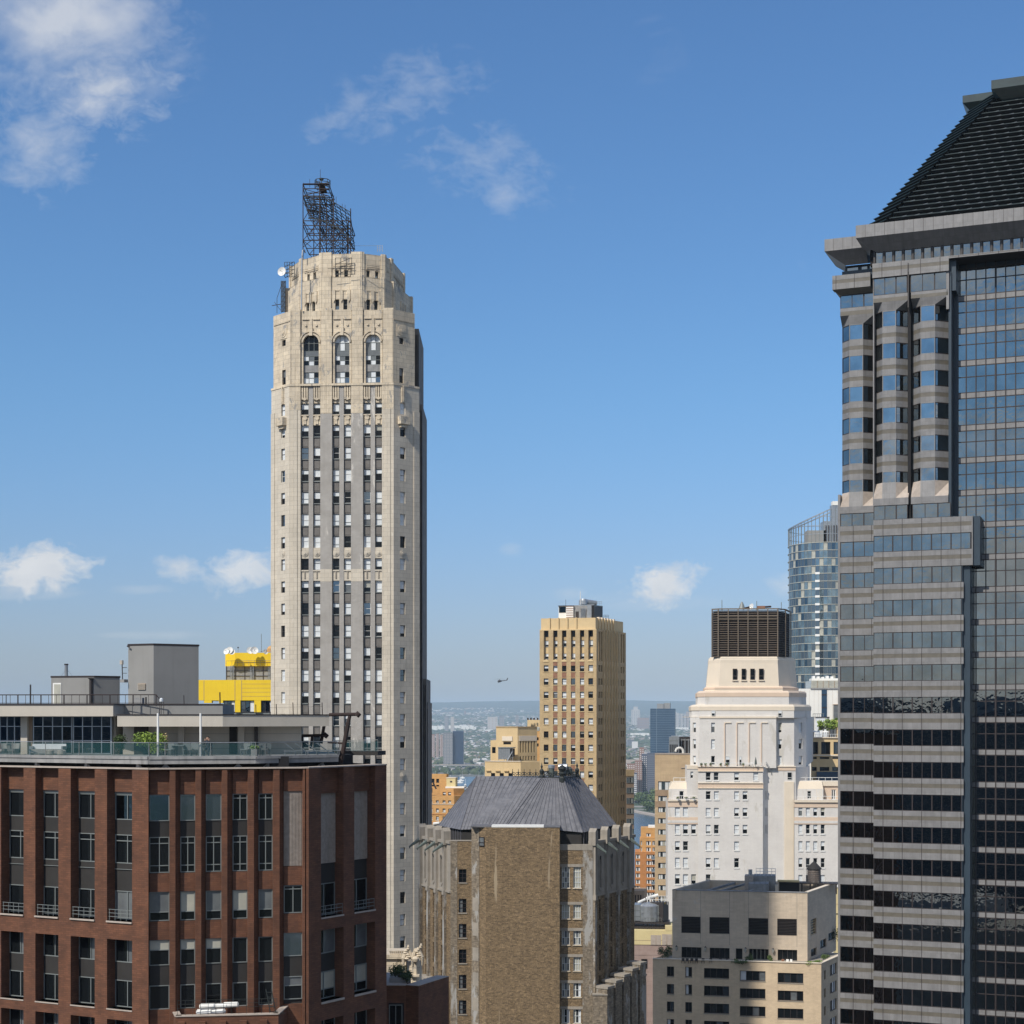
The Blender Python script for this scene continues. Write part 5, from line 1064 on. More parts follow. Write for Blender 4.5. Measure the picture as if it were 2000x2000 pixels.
for i, (u, L) in enumerate([(6, 'grey round armchair at the left edge of the terrace'), (26, 'grey round armchair left of the beige column')]):
    D = 112.0; x = (u - 1000) * D / FL; B = Bld('armchair', L, 'armchair', (x, D, zd), 'round grey armchairs on the terrace'); c_ = (x, D, zd); mb = MB(); mb.lathe(c_, [(.30, .12), (.40, .25), (.42, .42)], 'stucco_grey', 12); B.part(mb, 'seat')
    mb = MB(); N = 12
    for k in range(N - 3): a0, a1 = .5 + k * .45, .5 + (k + 1) * .45; mb.hexa([(x + .42 * math.cos(a0), D + .42 * math.sin(a0), zd + .4), (x + .42 * math.cos(a1), D + .42 * math.sin(a1), zd + .4), (x + .36 * math.cos(a1), D + .36 * math.sin(a1), zd + .4), (x + .36 * math.cos(a0), D + .36 * math.sin(a0), zd + .4), (x + .47 * math.cos(a0), D + .47 * math.sin(a0), zd + .78), (x + .47 * math.cos(a1), D + .47 * math.sin(a1), zd + .78), (x + .42 * math.cos(a1), D + .42 * math.sin(a1), zd + .78), (x + .42 * math.cos(a0), D + .42 * math.sin(a0), zd + .78)], 'stucco_grey')
    B.part(mb, 'backrest'); mb = MB()
    for a in (0.8, 2.3, 3.9, 5.5): mb.tube((x + .3 * math.cos(a), D + .3 * math.sin(a), zd), (x + .3 * math.cos(a), D + .3 * math.sin(a), zd + .15), .02, 'steel', 4)
    B.part(mb, 'leg')
B = Bld('sofa', 'long low white sofa frame behind the glass balustrade left of the shrubs', 'sofa', (at(92, 0, 111.6).x, 111.6, zd)); f = Fr.px(60, 111.6, 2); a, b = f.s(60), f.s(126); mb = MB(); mb.box(f, a, b, zd + .12, zd + .4, -.4, .35, 'stucco_grey'); B.part(mb, 'seat'); mb = MB(); mb.box(f, a, b, zd + .4, zd + .75, -.48, -.36, 'blind_white'); B.part(mb, 'backrest')
for k in (a, b - .1): mb = MB(); mb.box(f, k, k + .1, zd, zd + .6, -.4, .38, 'steel'); B.part(mb, 'armrest')
for i, (u, L) in enumerate([(97, 'left grey round pouf in front of the sofa'), (120, 'right grey round pouf near the sofa end')]):
    o = MB(); o.lathe((at(u, 0, 110.2).x, 110.2, zd), [(.24, 0), (.3, .1), (.3, .32), (.22, .38)], 'stucco_beige', 14); tag(centre_origin(o.obj('pouf')), L, 'pouf', 'round poufs by the sofa')
for i, (u0, L) in enumerate([(557, 'leftmost reclined sun lounger at the right end of the deck'), (577, 'second sun lounger from the left'), (598, 'third sun lounger from the left'), (619, 'rightmost sun lounger beside the balustrade end')]):
    D = 110.2 + i * .8; x = (u0 - 1000) * D / FL; f = Fr(x, D, -12); B = Bld('sun_lounger', L, 'sun lounger', (x + .5, D, zd), 'sun loungers in a row on the roof deck')
    mb = MB(); mb.hexa([f.P(.02, zd + .75, .28), f.P(.62, zd + .30, .28), f.P(.62, zd + .30, -.28), f.P(.02, zd + .75, -.28), f.P(.04, zd + .79, .28), f.P(.64, zd + .34, .28), f.P(.64, zd + .34, -.28), f.P(.04, zd + .79, -.28)], 'frame_grey'); B.part(mb, 'backrest')
    mb = MB(); mb.box(f, .62, 1.5, zd + .28, zd + .32, -.28, .28, 'frame_grey'); B.part(mb, 'seat'); mb = MB()
    for y_ in (-.3, .3): mb.tube(f.P(.0, zd + .78, y_), f.P(.62, zd + .31, y_), .025, 'steel', 5); mb.tube(f.P(-.1, zd + .29, y_), f.P(1.55, zd + .29, y_), .025, 'steel', 5)
    B.part(mb, 'frame')
    for a in (0, 1.5):
        for y_ in (-.3, .3): mb = MB(); mb.tube(f.P(a, zd, y_), f.P(a, zd + .29, y_), .022, 'steel', 5); B.part(mb, 'leg')
# seated person (one continuous body grown from a skeleton)
def person(name, label, x, y, z, joints, rad, skinm, clothm, head, s=1.0, hairm='hair', face=(0, -1)):
    """joints: list of chains of (x,y,z) offsets"""
    vs = []; es = []; rd = []; idx = {}
    for ch, rr in zip(joints, rad):
        prev = None
        for p, r_ in zip(ch, rr):
            k = tuple(round(q_, 3) for q_ in p)
            if k not in idx: idx[k] = len(vs); vs.append(p); rd.append(r_)
            if prev is not None: es.append((prev, idx[k]))
            prev = idx[k]
    me = bpy.data.meshes.new('person'); me.from_pydata(vs, es, []); o = bpy.data.objects.new(name, me); COL.objects.link(o); o.location = (x, y, z)
    me.materials.append(MATS[clothm]); o.modifiers.new('skin', 'SKIN'); 
    if not me.skin_vertices: me.attributes.new('', 'FLOAT', 'POINT') if False else None
    for i, sv in enumerate(me.skin_vertices[0].data if me.skin_vertices else []): sv.radius = (rd[i], rd[i]); sv.use_root = (i == 0)
    sub = o.modifiers.new('smooth', 'SUBSURF'); sub.levels = 1; sub.render_levels = 1
    tag(o, label, 'person'); hx, hy, hz_ = head
    def child(nm, mb, m=None): c = bpy.data.objects.new(nm, mb.mesh(nm)); COL.objects.link(c); c.parent = o; return c
    mb = MB(); fx, fy = face
    hair = MB(); hair.lathe((hx - fx * .02, hy - fy * .02, hz_ - .02), [(.085, -.06), (.105, 0), (.108, .06), (.085, .12), (.03, .145)], hairm, 12); hair.lathe((hx - fx * .07, hy - fy * .07, hz_ - .15), [(.06, 0), (.08, .08), (.06, .16)], hairm, 10); child('hair', hair)
    fc = MB(); c_ = Vector((hx + fx * .025, hy + fy * .025, hz_)); fc.lathe(c_, [(.03, -.125), (.065, -.1), (.085, -.04), (.088, .02), (.08, .07)], skinm, 12); fc.tube(c_ + Vector((fx * .08, fy * .08, .02)), c_ + Vector((fx * .115, fy * .115, -.03)), .012, skinm, 5, .018)
    for k in (-1, 1):
        px_ = Vector((fy * .032 * k, -fx * .032 * k, 0)); fc.tube(c_ + px_ + Vector((fx * .08, fy * .08, .012)), c_ + px_ + Vector((fx * .092, fy * .092, .012)), .012, 'hair', 6)
        fc.tube(c_ + Vector((fy * .085 * k, -fx * .085 * k, -.02)), c_ + Vector((fy * .095 * k, -fx * .095 * k, .02)), .02, skinm, 5)
    fc.tube(c_ + Vector((fx * .08 + fy * .025, fy * .08 - fx * .025, -.06)), c_ + Vector((fx * .08 - fy * .025, fy * .08 + fx * .025, -.06)), .008, 'rose_brick', 4); child('face', fc)
    return o, child
px_ = at(406, 0, 109.0).x
bd = [[(0, 0, .50), (0, .02, .75), (0, .03, .95), (0, .02, 1.04)], [(0, 0, .50), (.10, -.05, .48), (.12, -.45, .50), (.13, -.48, .08), (.13, -.60, .05)], [(0, 0, .50), (-.10, -.05, .48), (-.12, -.45, .50), (-.13, -.48, .08), (-.13, -.60, .05)],
      [(0, .03, .95), (.18, .02, .94), (.24, -.10, .74), (.12, -.22, 1.02)], [(0, .03, .95), (-.18, .02, .94), (-.25, -.10, .75), (-.14, -.20, 1.03)]]
rd_ = [[.14, .13, .12, .055], [.14, .09, .065, .045, .04], [.14, .09, .065, .045, .04], [.12, .06, .045, .033], [.12, .06, .045, .033]]
o, child = person('person', 'dark-haired person in dark clothes seated by the second slim column, hands raised to the face', px_, 108.95, zd - .02, bd, rd_, 'skin', 'cloth_dark', (0, .01, 1.17))
for k in (-1, 1):
    mb = MB(); c_ = Vector((.12 * k if k > 0 else -.14, -.215, 1.04)); mb.tube(c_, c_ + Vector((0, 0, .08)), .035, 'skin', 6, .04)
    for j in range(4): mb.tube(c_ + Vector((-.03 + .02 * j, 0, .075)), c_ + Vector((-.03 + .02 * j, -.02, .14 - .01 * abs(j - 1.5))), .009, 'skin', 5)
    mb.tube(c_ + Vector((-.035 * k, 0, .03)), c_ + Vector((-.06 * k, -.01, .09)), .01, 'skin', 5); child('hand', mb)
# shrubs
def shrub(label, u, D, z0, w_, h_, mats, n=900, size=.09, name='shrub', dep=None, pot=None):
    x = (u - 1000) * D / FL; B = Bld(name, label, 'shrub', (x, D, z0)); mb = MB()
    for k in range(5): a = k * 1.3; mb.tube((x, D, z0), (x + w_ * .25 * math.cos(a), D + .2 * math.sin(a), z0 + h_ * .6), .03, 'bark', 5, .012)
    B.part(mb, 'stem'); mb = MB()
    for k in range(7):
        cx = x + w_ * r4.uniform(-.28, .28); cz = z0 + h_ * r4.uniform(.25, .75); mb.leaves((cx, D + r4.uniform(-.3, .3), cz), (w_ * .28, (dep or w_) * .3, h_ * .26), n // 7, size, [mats[k % len(mats)], mats[(k + 1) % len(mats)]], r4, .3)
    B.part(mb, 'foliage')
    if pot: mb = MB(); mb.lathe((x, D, z0), [(pot * .7, 0), (pot, pot * 1.6)], 'concrete', 14); B.part(mb, 'pot')
    return B
shrub('bright green bamboo clump against the penthouse wall', 292, 110.6, zd, 2.2, 2.0, ['lime0', 'leaf2', 'lime1'], 2600, .06)
shrub('dark shrub in the shady corner left of the bamboo', 232, 111.5, zd, 1.1, 1.5, ['leaf1', 'leaf3'], 900, .06)
B = shrub('dry grassy clump right of the bamboo', 320, 111, zd, .8, 1.7, ['gold_stone', 'leaf2'], 600, .05)
B = Bld('planter', 'grey tub planter with fresh green leaves between the chairs', 'planter', (at(497, 0, 108.3).x, 108.3, zd)); mb = MB(); f = Fr.px(497, 108.3, 0); mb.prism([(f.x - .2, 108.1), (f.x + .2, 108.1), (f.x + .2, 108.5), (f.x - .2, 108.5)], zd, zd + .48, 'concrete'); B.part(mb, 'tub'); mb = MB(); mb.leaves((f.x, 108.3, zd + .58), (.36, .3, .16), 260, .05, ['lime0', 'lime1', 'leaf2'], r4, .2); B.part(mb, 'foliage')

# ---- low brick annex with planted terrace, right of the brick building
def build_annex():
    f = Fr.px(757, 124, 0); B = Bld('brick_annex', 'low dark brick terrace block between the brick building and the brown tower', 'building', f.P(1, 0, -2)); z = lambda v: f.z(v, u=780); s = f.s; g = f.turn(s(802), 30)
    mb = MB(); mb.box(f, s(730), s(793), 40, z(1925), -6, 0, 'red_brick'); g = f.turn(s(793), 25); mb.box(g, 0, g.s(817.5), 40, z(1925) + .04, -5, 0, 'red_brick'); mb.box(f, s(759), s(789), 40, z(1959), 0, .02, 'black_void')
    mb.box(f, s(730), s(793), z(1925), z(1923.5), -6, .06, 'sill_stone'); mb.box(g, 0, g.s(817.5), z(1925) + .04, z(1923), -5, .06, 'sill_stone'); B.part(mb, 'wall')
    B.win(f, s(760), s(786), z(2010), z(1962), -.03, 2, 1, 'frame_grey', .06, ('glass_dark',)); B.done()
    zt = z(1924); shrub('dark leafy shrub on the low brick annex terrace', 776, 125.5, zt, 1.5, 1.9, ['leaf1', 'leaf3', 'leaf0'], 1500, .055); shrub('spreading dark green bush at the edge of the annex terrace', 794, 125.0, zt, 1.1, 1.0, ['leaf1', 'leaf3'], 800, .055)
    o = MB(); q_ = Fr.px(760, 125, 0); o.box(q_, 0, 1.6, zt, zt + .4, -.5, 0, 'concrete'); tag(centre_origin(o.obj('planter_box')), 'long grey planter box on the low brick annex terrace', 'planter')
build_annex()
def build_carved():
    D = 150; B = Bld('carved_stone_pavilion', 'pale carved stone roof pavilion with eagle shaped finials between the cream and brown towers', 'building', at(795, 0, D + 1) * 1.0 - Vector((0, 0, at(795, 0, D + 1).z))); f = Fr.px(760, D, 0); s = f.s; z = lambda v: f.z(v, u=790); mb = MB()
    mb.box(f, s(740), s(793), 30, z(1872), -4, 0, 'cream_stone'); mb.box(f, s(738), s(795), z(1872), z(1864), -4, .25, 'cream_stone'); B.part(mb, 'balustrade_wall'); mb = MB()
    for k in range(9): mb.tube(f.P(s(762 + 4 * k), z(1864)), f.P(s(762 + 4 * k), z(1858)), .07, 'cream_stone', 6)
    mb.box(f, s(760), s(797), z(1858), z(1856.5), -.15, .15, 'cream_stone'); B.part(mb, 'balustrade'); g = f.off(1)
    mb = MB(); mb.prism([(p.x, p.y) for p in (g.P(g.s(797)), g.P(g.s(806), 0, .6), g.P(g.s(814), 0, .6), g.P(g.s(820)), g.P(g.s(820), 0, -3), g.P(g.s(797), 0, -3))], 30, z(1874), 'cream_stone'); mb.box(g, g.s(803), g.s(820), z(1902), z(1898), -.2, .9, 'cream_stone'); mb.box(g, g.s(798.5), g.s(802), z(1893), z(1878), 0, .1, 'glass_dark'); B.part(mb, 'pier')
    r_ = random.Random(4)
    for nm, u, v0, h in (('carved_finial', 797, 1872, 1.05), ('carved_finial', 815, 1870, 1.1)):
        mb = MB(); c_ = at(u, v0, D - 1.5)
        for k in range(7): t_ = k / 6; mb.lathe(c_ + Vector((.15 * math.sin(k * 1.4) + (.22 * t_ if u > 800 else -.1), -.1, h * t_)), [(.05, -.16), (.30 - .16 * t_, 0), (.06, .2)], 'cream_stone', 7)
        for k in (-1, 1): mb.tube(c_ + Vector((.1 * k, 0, h * .75)), c_ + Vector((.42 * k, -.1, .0)), .13, 'cream_stone', 6, .2); mb.tube(c_ + Vector((.42 * k, -.1, 0)), c_ + Vector((.42 * k, -.1, -.7)), .16, 'cream_stone', 6, .08)
        B.part(mb, nm)
    mb = MB(); c_ = at(812, 1874, D - 1.8); mb.lathe(c_, [(.1, -.25), (.3, -.15), (.34, .1), (.2, .25), (.04, .32)], 'cream_stone', 12); B.part(mb, 'urn')
build_carved()

# ================================================================ BROWN BRICK TOWER WITH LEAD ROOF
def build_brown():
    f = Fr.px(880, 205, 2.0); s = f.s; z = lambda v, u=1000: f.z(v, u=u); sR = s(1157.5)
    B = Bld('brown_brick_tower', 'brown brick tower with a steep grey lead roof and iron cresting', 'building', f.P(sR / 2, 0, -8))
    L = f.turn(0, 66); sL = L.s(822); R_ = f.turn(sR, -63); sRR = R_.s(1239)
    zc = z(1650); core = MB(); pl = [f.P(.5, 0, -.5), f.P(sR - .5, 0, -.5), R_.P(sRR, 0, -.6), R_.P(sRR) + Vector((-4, 9, 0)), L.P(sL) + Vector((4, 9, 0)), L.P(sL, 0, -.6)]; core.prism([(p.x, p.y) for p in pl], 20, zc - 1, 'tower_brick_dull'); B.part(core, 'core')
    # left strip
    rows = [(1698, 1724), (1756, 1783)] + [(1805 + 49.8 * k, 1832 + 49.8 * k) for k in range(5)]
    mb = MB(); h = [(s(896), s(911), z(b), z(a)) for a, b in rows]; mb.wall(f, 0, s(921), 20, z(1643), h, .3, 'tower_brick'); mb.box(f, 0, s(921), z(1643), z(1642), -1.2, .06, 'tower_stone'); mb.box(f, -.01, s(893), 20, z(1643), -.2, .03, 'tower_brick_dull')
    for q_ in h: B.win(f, q_[0], q_[1], q_[2], q_[3], .25, 2, 3, 'frame_dark', .05, rng.choice([('glass_dark',), ('blind_grey', 'glass_dark')])); mb.box(f, q_[0] - .1, q_[1] + .1, q_[2] - .12, q_[2], -.1, .1, 'tower_stone')
    B.part(mb, 'left_wall')
    # centre slab
    g = f.off(1.4); gs = g.s; gz = lambda v: g.z(v, u=1000); mb = MB(); pl = [f.P(s(921), 0, 0), g.P(gs(949)), g.P(gs(1093)), f.P(s(1094), 0, 0), f.P(s(1094), 0, -3.2), f.P(s(921), 0, -3.2)]
    mb.prism([(p.x, p.y) for p in pl], 20, gz(1616), 'tower_brick'); fl = Fr.ab(pl[0], pl[1]); hh = (pl[1] - pl[0]).length
    mb.box(fl, hh * .02, hh * .55, 20, gz(1613.5), -.5, .06, 'tower_brick_dull')
    for k in range(9): v = 1755 + 49 * k; mb.box(fl, hh * .10, hh * .5, gz(v + 26), gz(v), -.1, .09, 'tower_stone')
    B.part(mb, 'chimney_slab'); mb = MB(); mb.box(f, s(921), s(975), gz(1616), gz(1614) + .05, -3.2, 1.3, 'lead_roof'); mb.box(g, gs(960), gs(1062), gz(1616) + .004, gz(1612.5), -2.5, .04, 'white_paint'); mb.box(g, gs(1062), gs(1094), gz(1616), gz(1614), -4, .05, 'lead_roof'); B.part(mb, 'flashing')
    B.win(fl, hh * .56, hh * .92, gz(1653), gz(1635), -.08, 1, 2, 'frame_dark', .06, ('blind_grey',))
    # right strip with paired windows
    rw = [(1692.8, 1733.5)] + [(1766.5 + 51 * k, 1793.5 + 51 * k) for k in range(5)]; h = [(s(a), s(b), z(v1), z(v0)) for v0, v1 in rw for a, b in ((1097.5, 1112.5), (1120, 1134.5))]
    mb = MB(); mb.wall(f, s(1094), sR, 20, z(1650), h, .3, 'tower_brick'); mb.box(f, s(1094), sR + .02, z(1660), z(1649.5), -1.2, .06, 'tower_stone'); mb.box(f, s(1138), sR + .02, 20, z(1660), -.2, .035, 'tower_brick_dull')
    for v0, v1 in rw: mb.box(f, s(1094), s(1138.5), z(v0), z(v0 - 5.5), -.1, .05, 'tower_stone')
    for q_ in h: B.win(f, q_[0], q_[1], q_[2], q_[3], .25, 3, 2 if q_[3] - q_[2] < 2.2 else 4, 'blind_white', .05, rng.choice([('blind_cream',), ('blind_grey', 'blind_cream'), ('blind_cream', 'glass_dark', 'blind_white')])); mb.box(f, q_[0] - .1, q_[1] + .1, q_[2] - .13, q_[2], -.1, .12, 'cream_stone')
    B.part(mb, 'right_wall')
    # chamfers: stone arcade above, brick piers below
    for fr, e, sg in ((L, sL, -1), (R_, sRR, 1)):
        ref = (1736 if sg > 0 else 1733); u_ref = 1175 if sg > 0 else 860; n = 4; Lx = abs(e); zst = fr.z(1750 if sg > 0 else 1742, u=1160 if sg > 0 else 879); ztp = fr.z(1648, u=1160 if sg > 0 else 879); zlow = fr.z(1942 if sg > 0 else 1927, u=1160 if sg > 0 else 879)
        s0_, s1_ = (e, 0) if e < 0 else (0, e); hs = []; mb = MB(); up = MB()
        for k in range(n - 1):
            c_ = s0_ + Lx * (k + 1) / n * 1.0 - Lx / n * .5 + Lx / n * .5 * (1 if sg > 0 else 0)
            c_ = s0_ + Lx * (k + .62) / (n - .3); hs.append((c_ - .30, c_ + .30, zst + .9, ztp - 1.9))
        up.wall(fr, s0_, s1_, zst, ztp, hs, .35, 'tower_stone')
        for q_ in hs:
            B.win(fr, q_[0], q_[1], q_[2], q_[3], .3, 1, 3, 'frame_grey', .05, ('glass_dark', 'blind_grey')); c_ = (q_[0] + q_[1]) / 2; up.archring(fr, c_, q_[3], .3, .48, -.1, .1, 'tower_stone', 8); up.disc(fr, c_, q_[3] + .02, .3, -.2, .02, 'black_void', 12)
            up.box(fr, q_[0] - .16, q_[0], q_[2], q_[3], 0, .09, 'tower_stone'); up.box(fr, q_[1], q_[1] + .16, q_[2], q_[3], 0, .09, 'tower_stone'); up.poly(fr, [(q_[0] - .16, q_[2]), (c_, q_[2] - .45), (q_[1] + .16, q_[2])], 0, .09, 'tower_stone')
        B.part(up, 'arcade_wall')
        low = MB(); hl = []
        for k in range(n - 1):
            c_ = s0_ + Lx * (k + .62) / (n - .3)
            for j in range(14): hl.append((c_ - .28, c_ + .28, zst - 2.3 - 3.2 * j - .9, zst - .6 - 3.2 * j))
        low.wall(fr, s0_, s1_, 20, zst, hl, .3, 'tower_brick')
        for q_ in hl: B.win(fr, q_[0], q_[1], q_[2], q_[3], .25, 1, 2, 'frame_dark', .06, ('glass_dark', 'blind_grey'))
        low.box(fr, s0_, s1_, zst - .12, zst + .12, -.1, .18, 'tower_stone'); B.part(low, 'brick_wall')
        for k in range(n + 1):
            c_ = s0_ + Lx * (k + .08) / (n - .3) if sg > 0 else s0_ + Lx * (k + .12) / (n - .3)
            if not (s0_ - .1 < c_ < s1_ + .3): continue
            pb = MB(); pb.box(fr, c_ - .2, c_ + .2, zst, ztp + .3, 0, .35, 'tower_stone'); pb.box(fr, c_ - .28, c_ + .28, 20, zst, 0, .35, 'tower_brick_dull'); pb.box(fr, c_ - .3, c_ + .3, zst - .5, zst + .1, 0, .45, 'tower_stone'); B.part(pb, 'buttress')
            pb = MB(); pb.box(fr, c_ - .42, c_ + .42, ztp - .2, ztp + 1.5, -.5, .45, 'tower_stone'); pb.poly(Fr(*fr.P(c_ - .42).xy, fr.th), [(0, ztp + 1.5), (.84, ztp + 1.5), (.42, ztp + 1.95)], -.5, .45, 'tower_stone'); B.part(pb, 'pinnacle')
            pb = MB(); a = fr.P(c_, ztp - .1, .3); b = fr.P(c_, ztp - 1.0, 1.7); pb.tube(a, b, .28, 'copper_dark', 6, .12); pb.tube(b, b + Vector((0, 0, -.25)), .13, 'copper_dark', 5, .05); B.part(pb, 'gargoyle')
        pb = MB(); pb.box(fr, s0_, s1_, ztp, ztp + .35, -.6, .2, 'tower_stone'); B.part(pb, 'parapet')
        # lower setback buttresses
        z1 = zlow; g2 = fr.off(1.6); sb = MB(); x0, x1 = (s0_ - .6, s1_ - .2) if sg < 0 else (s0_ + .2, s1_ + 1.0)
        for k in range(5):
            xa = x0 + (x1 - x0) * k / 5; xb = xa + (x1 - x0) / 5 * .72; zt_ = z1 + (.15 * k if sg > 0 else .1 * k)
            sb.box(g2, xa, xb, 20, zt_, -1.7, 0, 'tower_brick_dull'); sb.box(g2, xa - .06, xb + .06, zt_, zt_ + .22, -1.7, .08, 'tower_stone'); sb.poly(Fr(*g2.P(xa).xy, g2.th), [(0, zt_ + .22), (xb - xa, zt_ + .22), ((xb - xa) / 2, zt_ + .5)], -.6, .0, 'tower_stone')
        sb.box(g2, x0, x1, 20, z1 - .4, -1.7, -.3, 'tower_brick'); B.part(sb, 'lower_buttress')
    # near block at lower right in front of the right chamfer
    nb = MB(); q_ = Fr.px(1158, 203.5, 2); nb.box(q_, 0, q_.s(1186), 20, q_.z(1944, u=1165), -2, 0, 'tower_brick_dull'); nb.box(q_, -.05, q_.s(1186) + .05, q_.z(1944, u=1165), q_.z(1941.5, u=1165), -2, .1, 'tower_stone'); q2 = q_.turn(q_.s(1186), -55)
    for k in range(5):
        xa = 2.0 * k; zt_ = q2.z(1941 - 9 * k, u=1190 + 9 * k); nb.box(q2, xa, xa + 1.5, 20, q_.z(1932, u=1165) + .5 * k, -2, 0, 'tower_brick_dull'); nb.box(q2, xa - .08, xa + 1.58, q_.z(1932, u=1165) + .5 * k, q_.z(1932, u=1165) + .5 * k + .3, -2, .12, 'tower_stone'); nb.box(q2, xa + 1.5, xa + 2.0, 20, q_.z(1944, u=1165) + .3 * k, -2, -.5, 'tower_brick')
    B.part(nb, 'lower_stage')
    # roof
    ze, zr_ = ZC - (1620 - HV) * 207 / FL, ZC - (1516.5 - HV) * 214 / FL
    XY = lambda u, D: ((u - 1000) * D / FL, D)
    E1, E2, E3, E4, E5 = XY(856, 214), XY(899, 206.8), XY(1139, 205.0), XY(1203, 213), XY(1190, 226); R1, R2 = XY(931, 214.5), XY(1130, 217)
    T1, T2, B1 = XY(1057, 211.5), XY(1100, 211.5), XY(990, 205.6)
    P3 = lambda p, z_: Vector((p[0], p[1], z_)); rf = MB()
    zt1 = ZC - (1520 - HV) * 211.5 / FL; zE2 = ZC - (1620.5 - HV) * 206.8 / FL; zE1 = ZC - (1612.5 - HV) * 214 / FL; zB = ZC - (1612.5 - HV) * 205.6 / FL; zE3 = ZC - (1626 - HV) * 205 / FL; zE4 = ZC - (1611 - HV) * 213 / FL
    E1b, E4b = XY(862, 224), XY(1198, 224)
    rf.add([P3(E1, zE1), P3(E2, zE2), P3(R1, zr_)], [(0, 1, 2)], 'lead_roof'); rf.add([P3(E2, zE2), P3(B1, zB - .3), P3(T1, zt1), P3(R2, zr_), P3(R1, zr_)], [(0, 1, 2, 4), (2, 3, 4)], 'lead_roof')
    rf.add([P3(E1, zE1), P3(R1, zr_), P3(R2, zr_), P3(E4, zE4), P3(E4b, ze), P3(E1b, ze)], [(0, 1, 5), (1, 2, 4, 5), (2, 3, 4)], 'lead_roof')
    rf.add([P3(B1, zB), P3(E3, zE3), P3(T2, zt1), P3(T1, zt1)], [(0, 1, 2, 3)], 'lead_roof'); rf.add([P3(E3, zE3), P3(E4, zE4), P3(R2, zr_), P3(T2, zt1)], [(0, 1, 2, 3)], 'lead_roof'); rf.add([P3(T1, zt1), P3(T2, zt1), P3(R2, zr_)], [(0, 1, 2)], 'lead_roof')
    B.part(rf, 'roof')
    dr = MB(); ins = lambda p, k=.03: (p[0] + (2.5 - p[0]) * k, p[1] + (215 - p[1]) * k)
    dr.prism([ins(E1), ins(E2), ins((E3[0], E3[1])), ins(E4), ins(E4b), ins(E1b)], z(1660), min(zE2, zE3) - .05, 'panel_grey'); f5 = Fr.ab(ins(E3), ins(E4)); L5 = math.dist(E3, E4)
    for k in range(12): dr.box(f5, .4 + k * L5 / 12.5, .55 + k * L5 / 12.5, z(1650), zE3 - .1, 0, .12, 'lead_seam')
    f6 = Fr.ab(ins(E1), ins(E2)); L6 = math.dist(E1, E2)
    for k in range(9): dr.box(f6, .2 + k * L6 / 9.2, .32 + k * L6 / 9.2, z(1655), zE2 - .1, 0, .1, 'lead_seam')
    B.part(dr, 'roof_drum')
    sm = MB()
    def seams(a0, a1, b0, b1, n, r=.05, cross=0):
        a0, a1, b0, b1 = map(Vector, (a0, a1, b0, b1))
        nr = (a1 - a0).cross(b0 - a0).normalized(); nr = nr if nr.y < 0 else -nr
        for k in range(n + 1):
            t_ = k / n; p, q_ = a0 + (a1 - a0) * t_, b0 + (b1 - b0) * t_; sm.tube(p + nr * .03, q_ + nr * .03, r if 0 < k < n else r * 1.6, 'lead_seam', 4)
            if cross and k < n:
                p2, q2_ = a0 + (a1 - a0) * (k + 1) / n, b0 + (b1 - b0) * (k + 1) / n
                for j in range(cross): w_ = (j + (.3 if k % 2 else .8)) / cross; 
                for j in range(cross):
                    w_ = (j + (.3 if k % 2 else .8)) / cross
                    if w_ < 1: sm.tube(p + (q_ - p) * w_ + nr * .02, p2 + (q2_ - p2) * w_ + nr * .02, .03, 'lead_seam', 3)
    seams(P3(R1, zr_), P3(T1, zt1), P3(E2, zE2), P3(B1, zB - .3), 14, .04, 4); seams(P3(T1, zt1), P3(T2, zt1), P3(B1, zB), P3(E3, zE3), 14, .045); seams(P3(T2, zt1), P3(R2, zr_), P3(E3, zE3), P3(E4, zE4), 9, .04); seams(P3(R1, zr_), P3(R1, zr_), P3(E1, zE1), P3(E2, zE2), 8, .045)
    B.part(sm, 'roof_seam')
    # cresting
    cr = MB(); fr = Fr.ab(XY(1001, 215), XY(1058, 213)); Lc = math.dist(XY(1001, 215), XY(1058, 213)); fr2 = Fr.ab(T2, R2); L2 = math.dist(T2, R2)
    def crest(g, a, b, zb):
        n = max(2, int((b - a) / .85))
        for k in range(n + 1):
            x = a + (b - a) * k / n; cr.tube(g.P(x, zb), g.P(x, zb + 1.05), .065, 'iron', 5, .03); cr.lathe(g.P(x, zb + .62), [(.03, -.08), (.12, 0), (.03, .1)], 'iron', 6)
            if k < n:
                w_ = (b - a) / n
                for sgn in (0, 1):
                    c_ = x + w_ * (.25 + .5 * sgn)
                    for i in range(8): a0, a1 = i * .785, (i + 1) * .785; cr.tube(g.P(c_ + .17 * math.cos(a0), zb + .45 + .17 * math.sin(a0)), g.P(c_ + .17 * math.cos(a1), zb + .45 + .17 * math.sin(a1)), .035, 'iron', 3)
                cr.tube(g.P(x, zb + .5), g.P(x + w_ / 2, zb + .1), .035, 'iron', 3); cr.tube(g.P(x + w_, zb + .5), g.P(x + w_ / 2, zb + .1), .035, 'iron', 3)
        cr.box(g, a, b, zb - .02, zb + .1, -.08, .08, 'iron')
    crest(fr, 0, Lc, zr_ - .1); g3 = Fr.ab(XY(1058, 213), XY(1100, 211.5)); crest(g3, 0, math.dist(XY(1058, 213), XY(1100, 211.5)), zr_ - .1); crest(fr2, 0, L2, zr_ - .12); g4 = Fr.ab(XY(1058, 219), R2); crest(g4, 0, math.dist(XY(1058, 219), R2), zr_ - .1); B.part(cr, 'cresting')
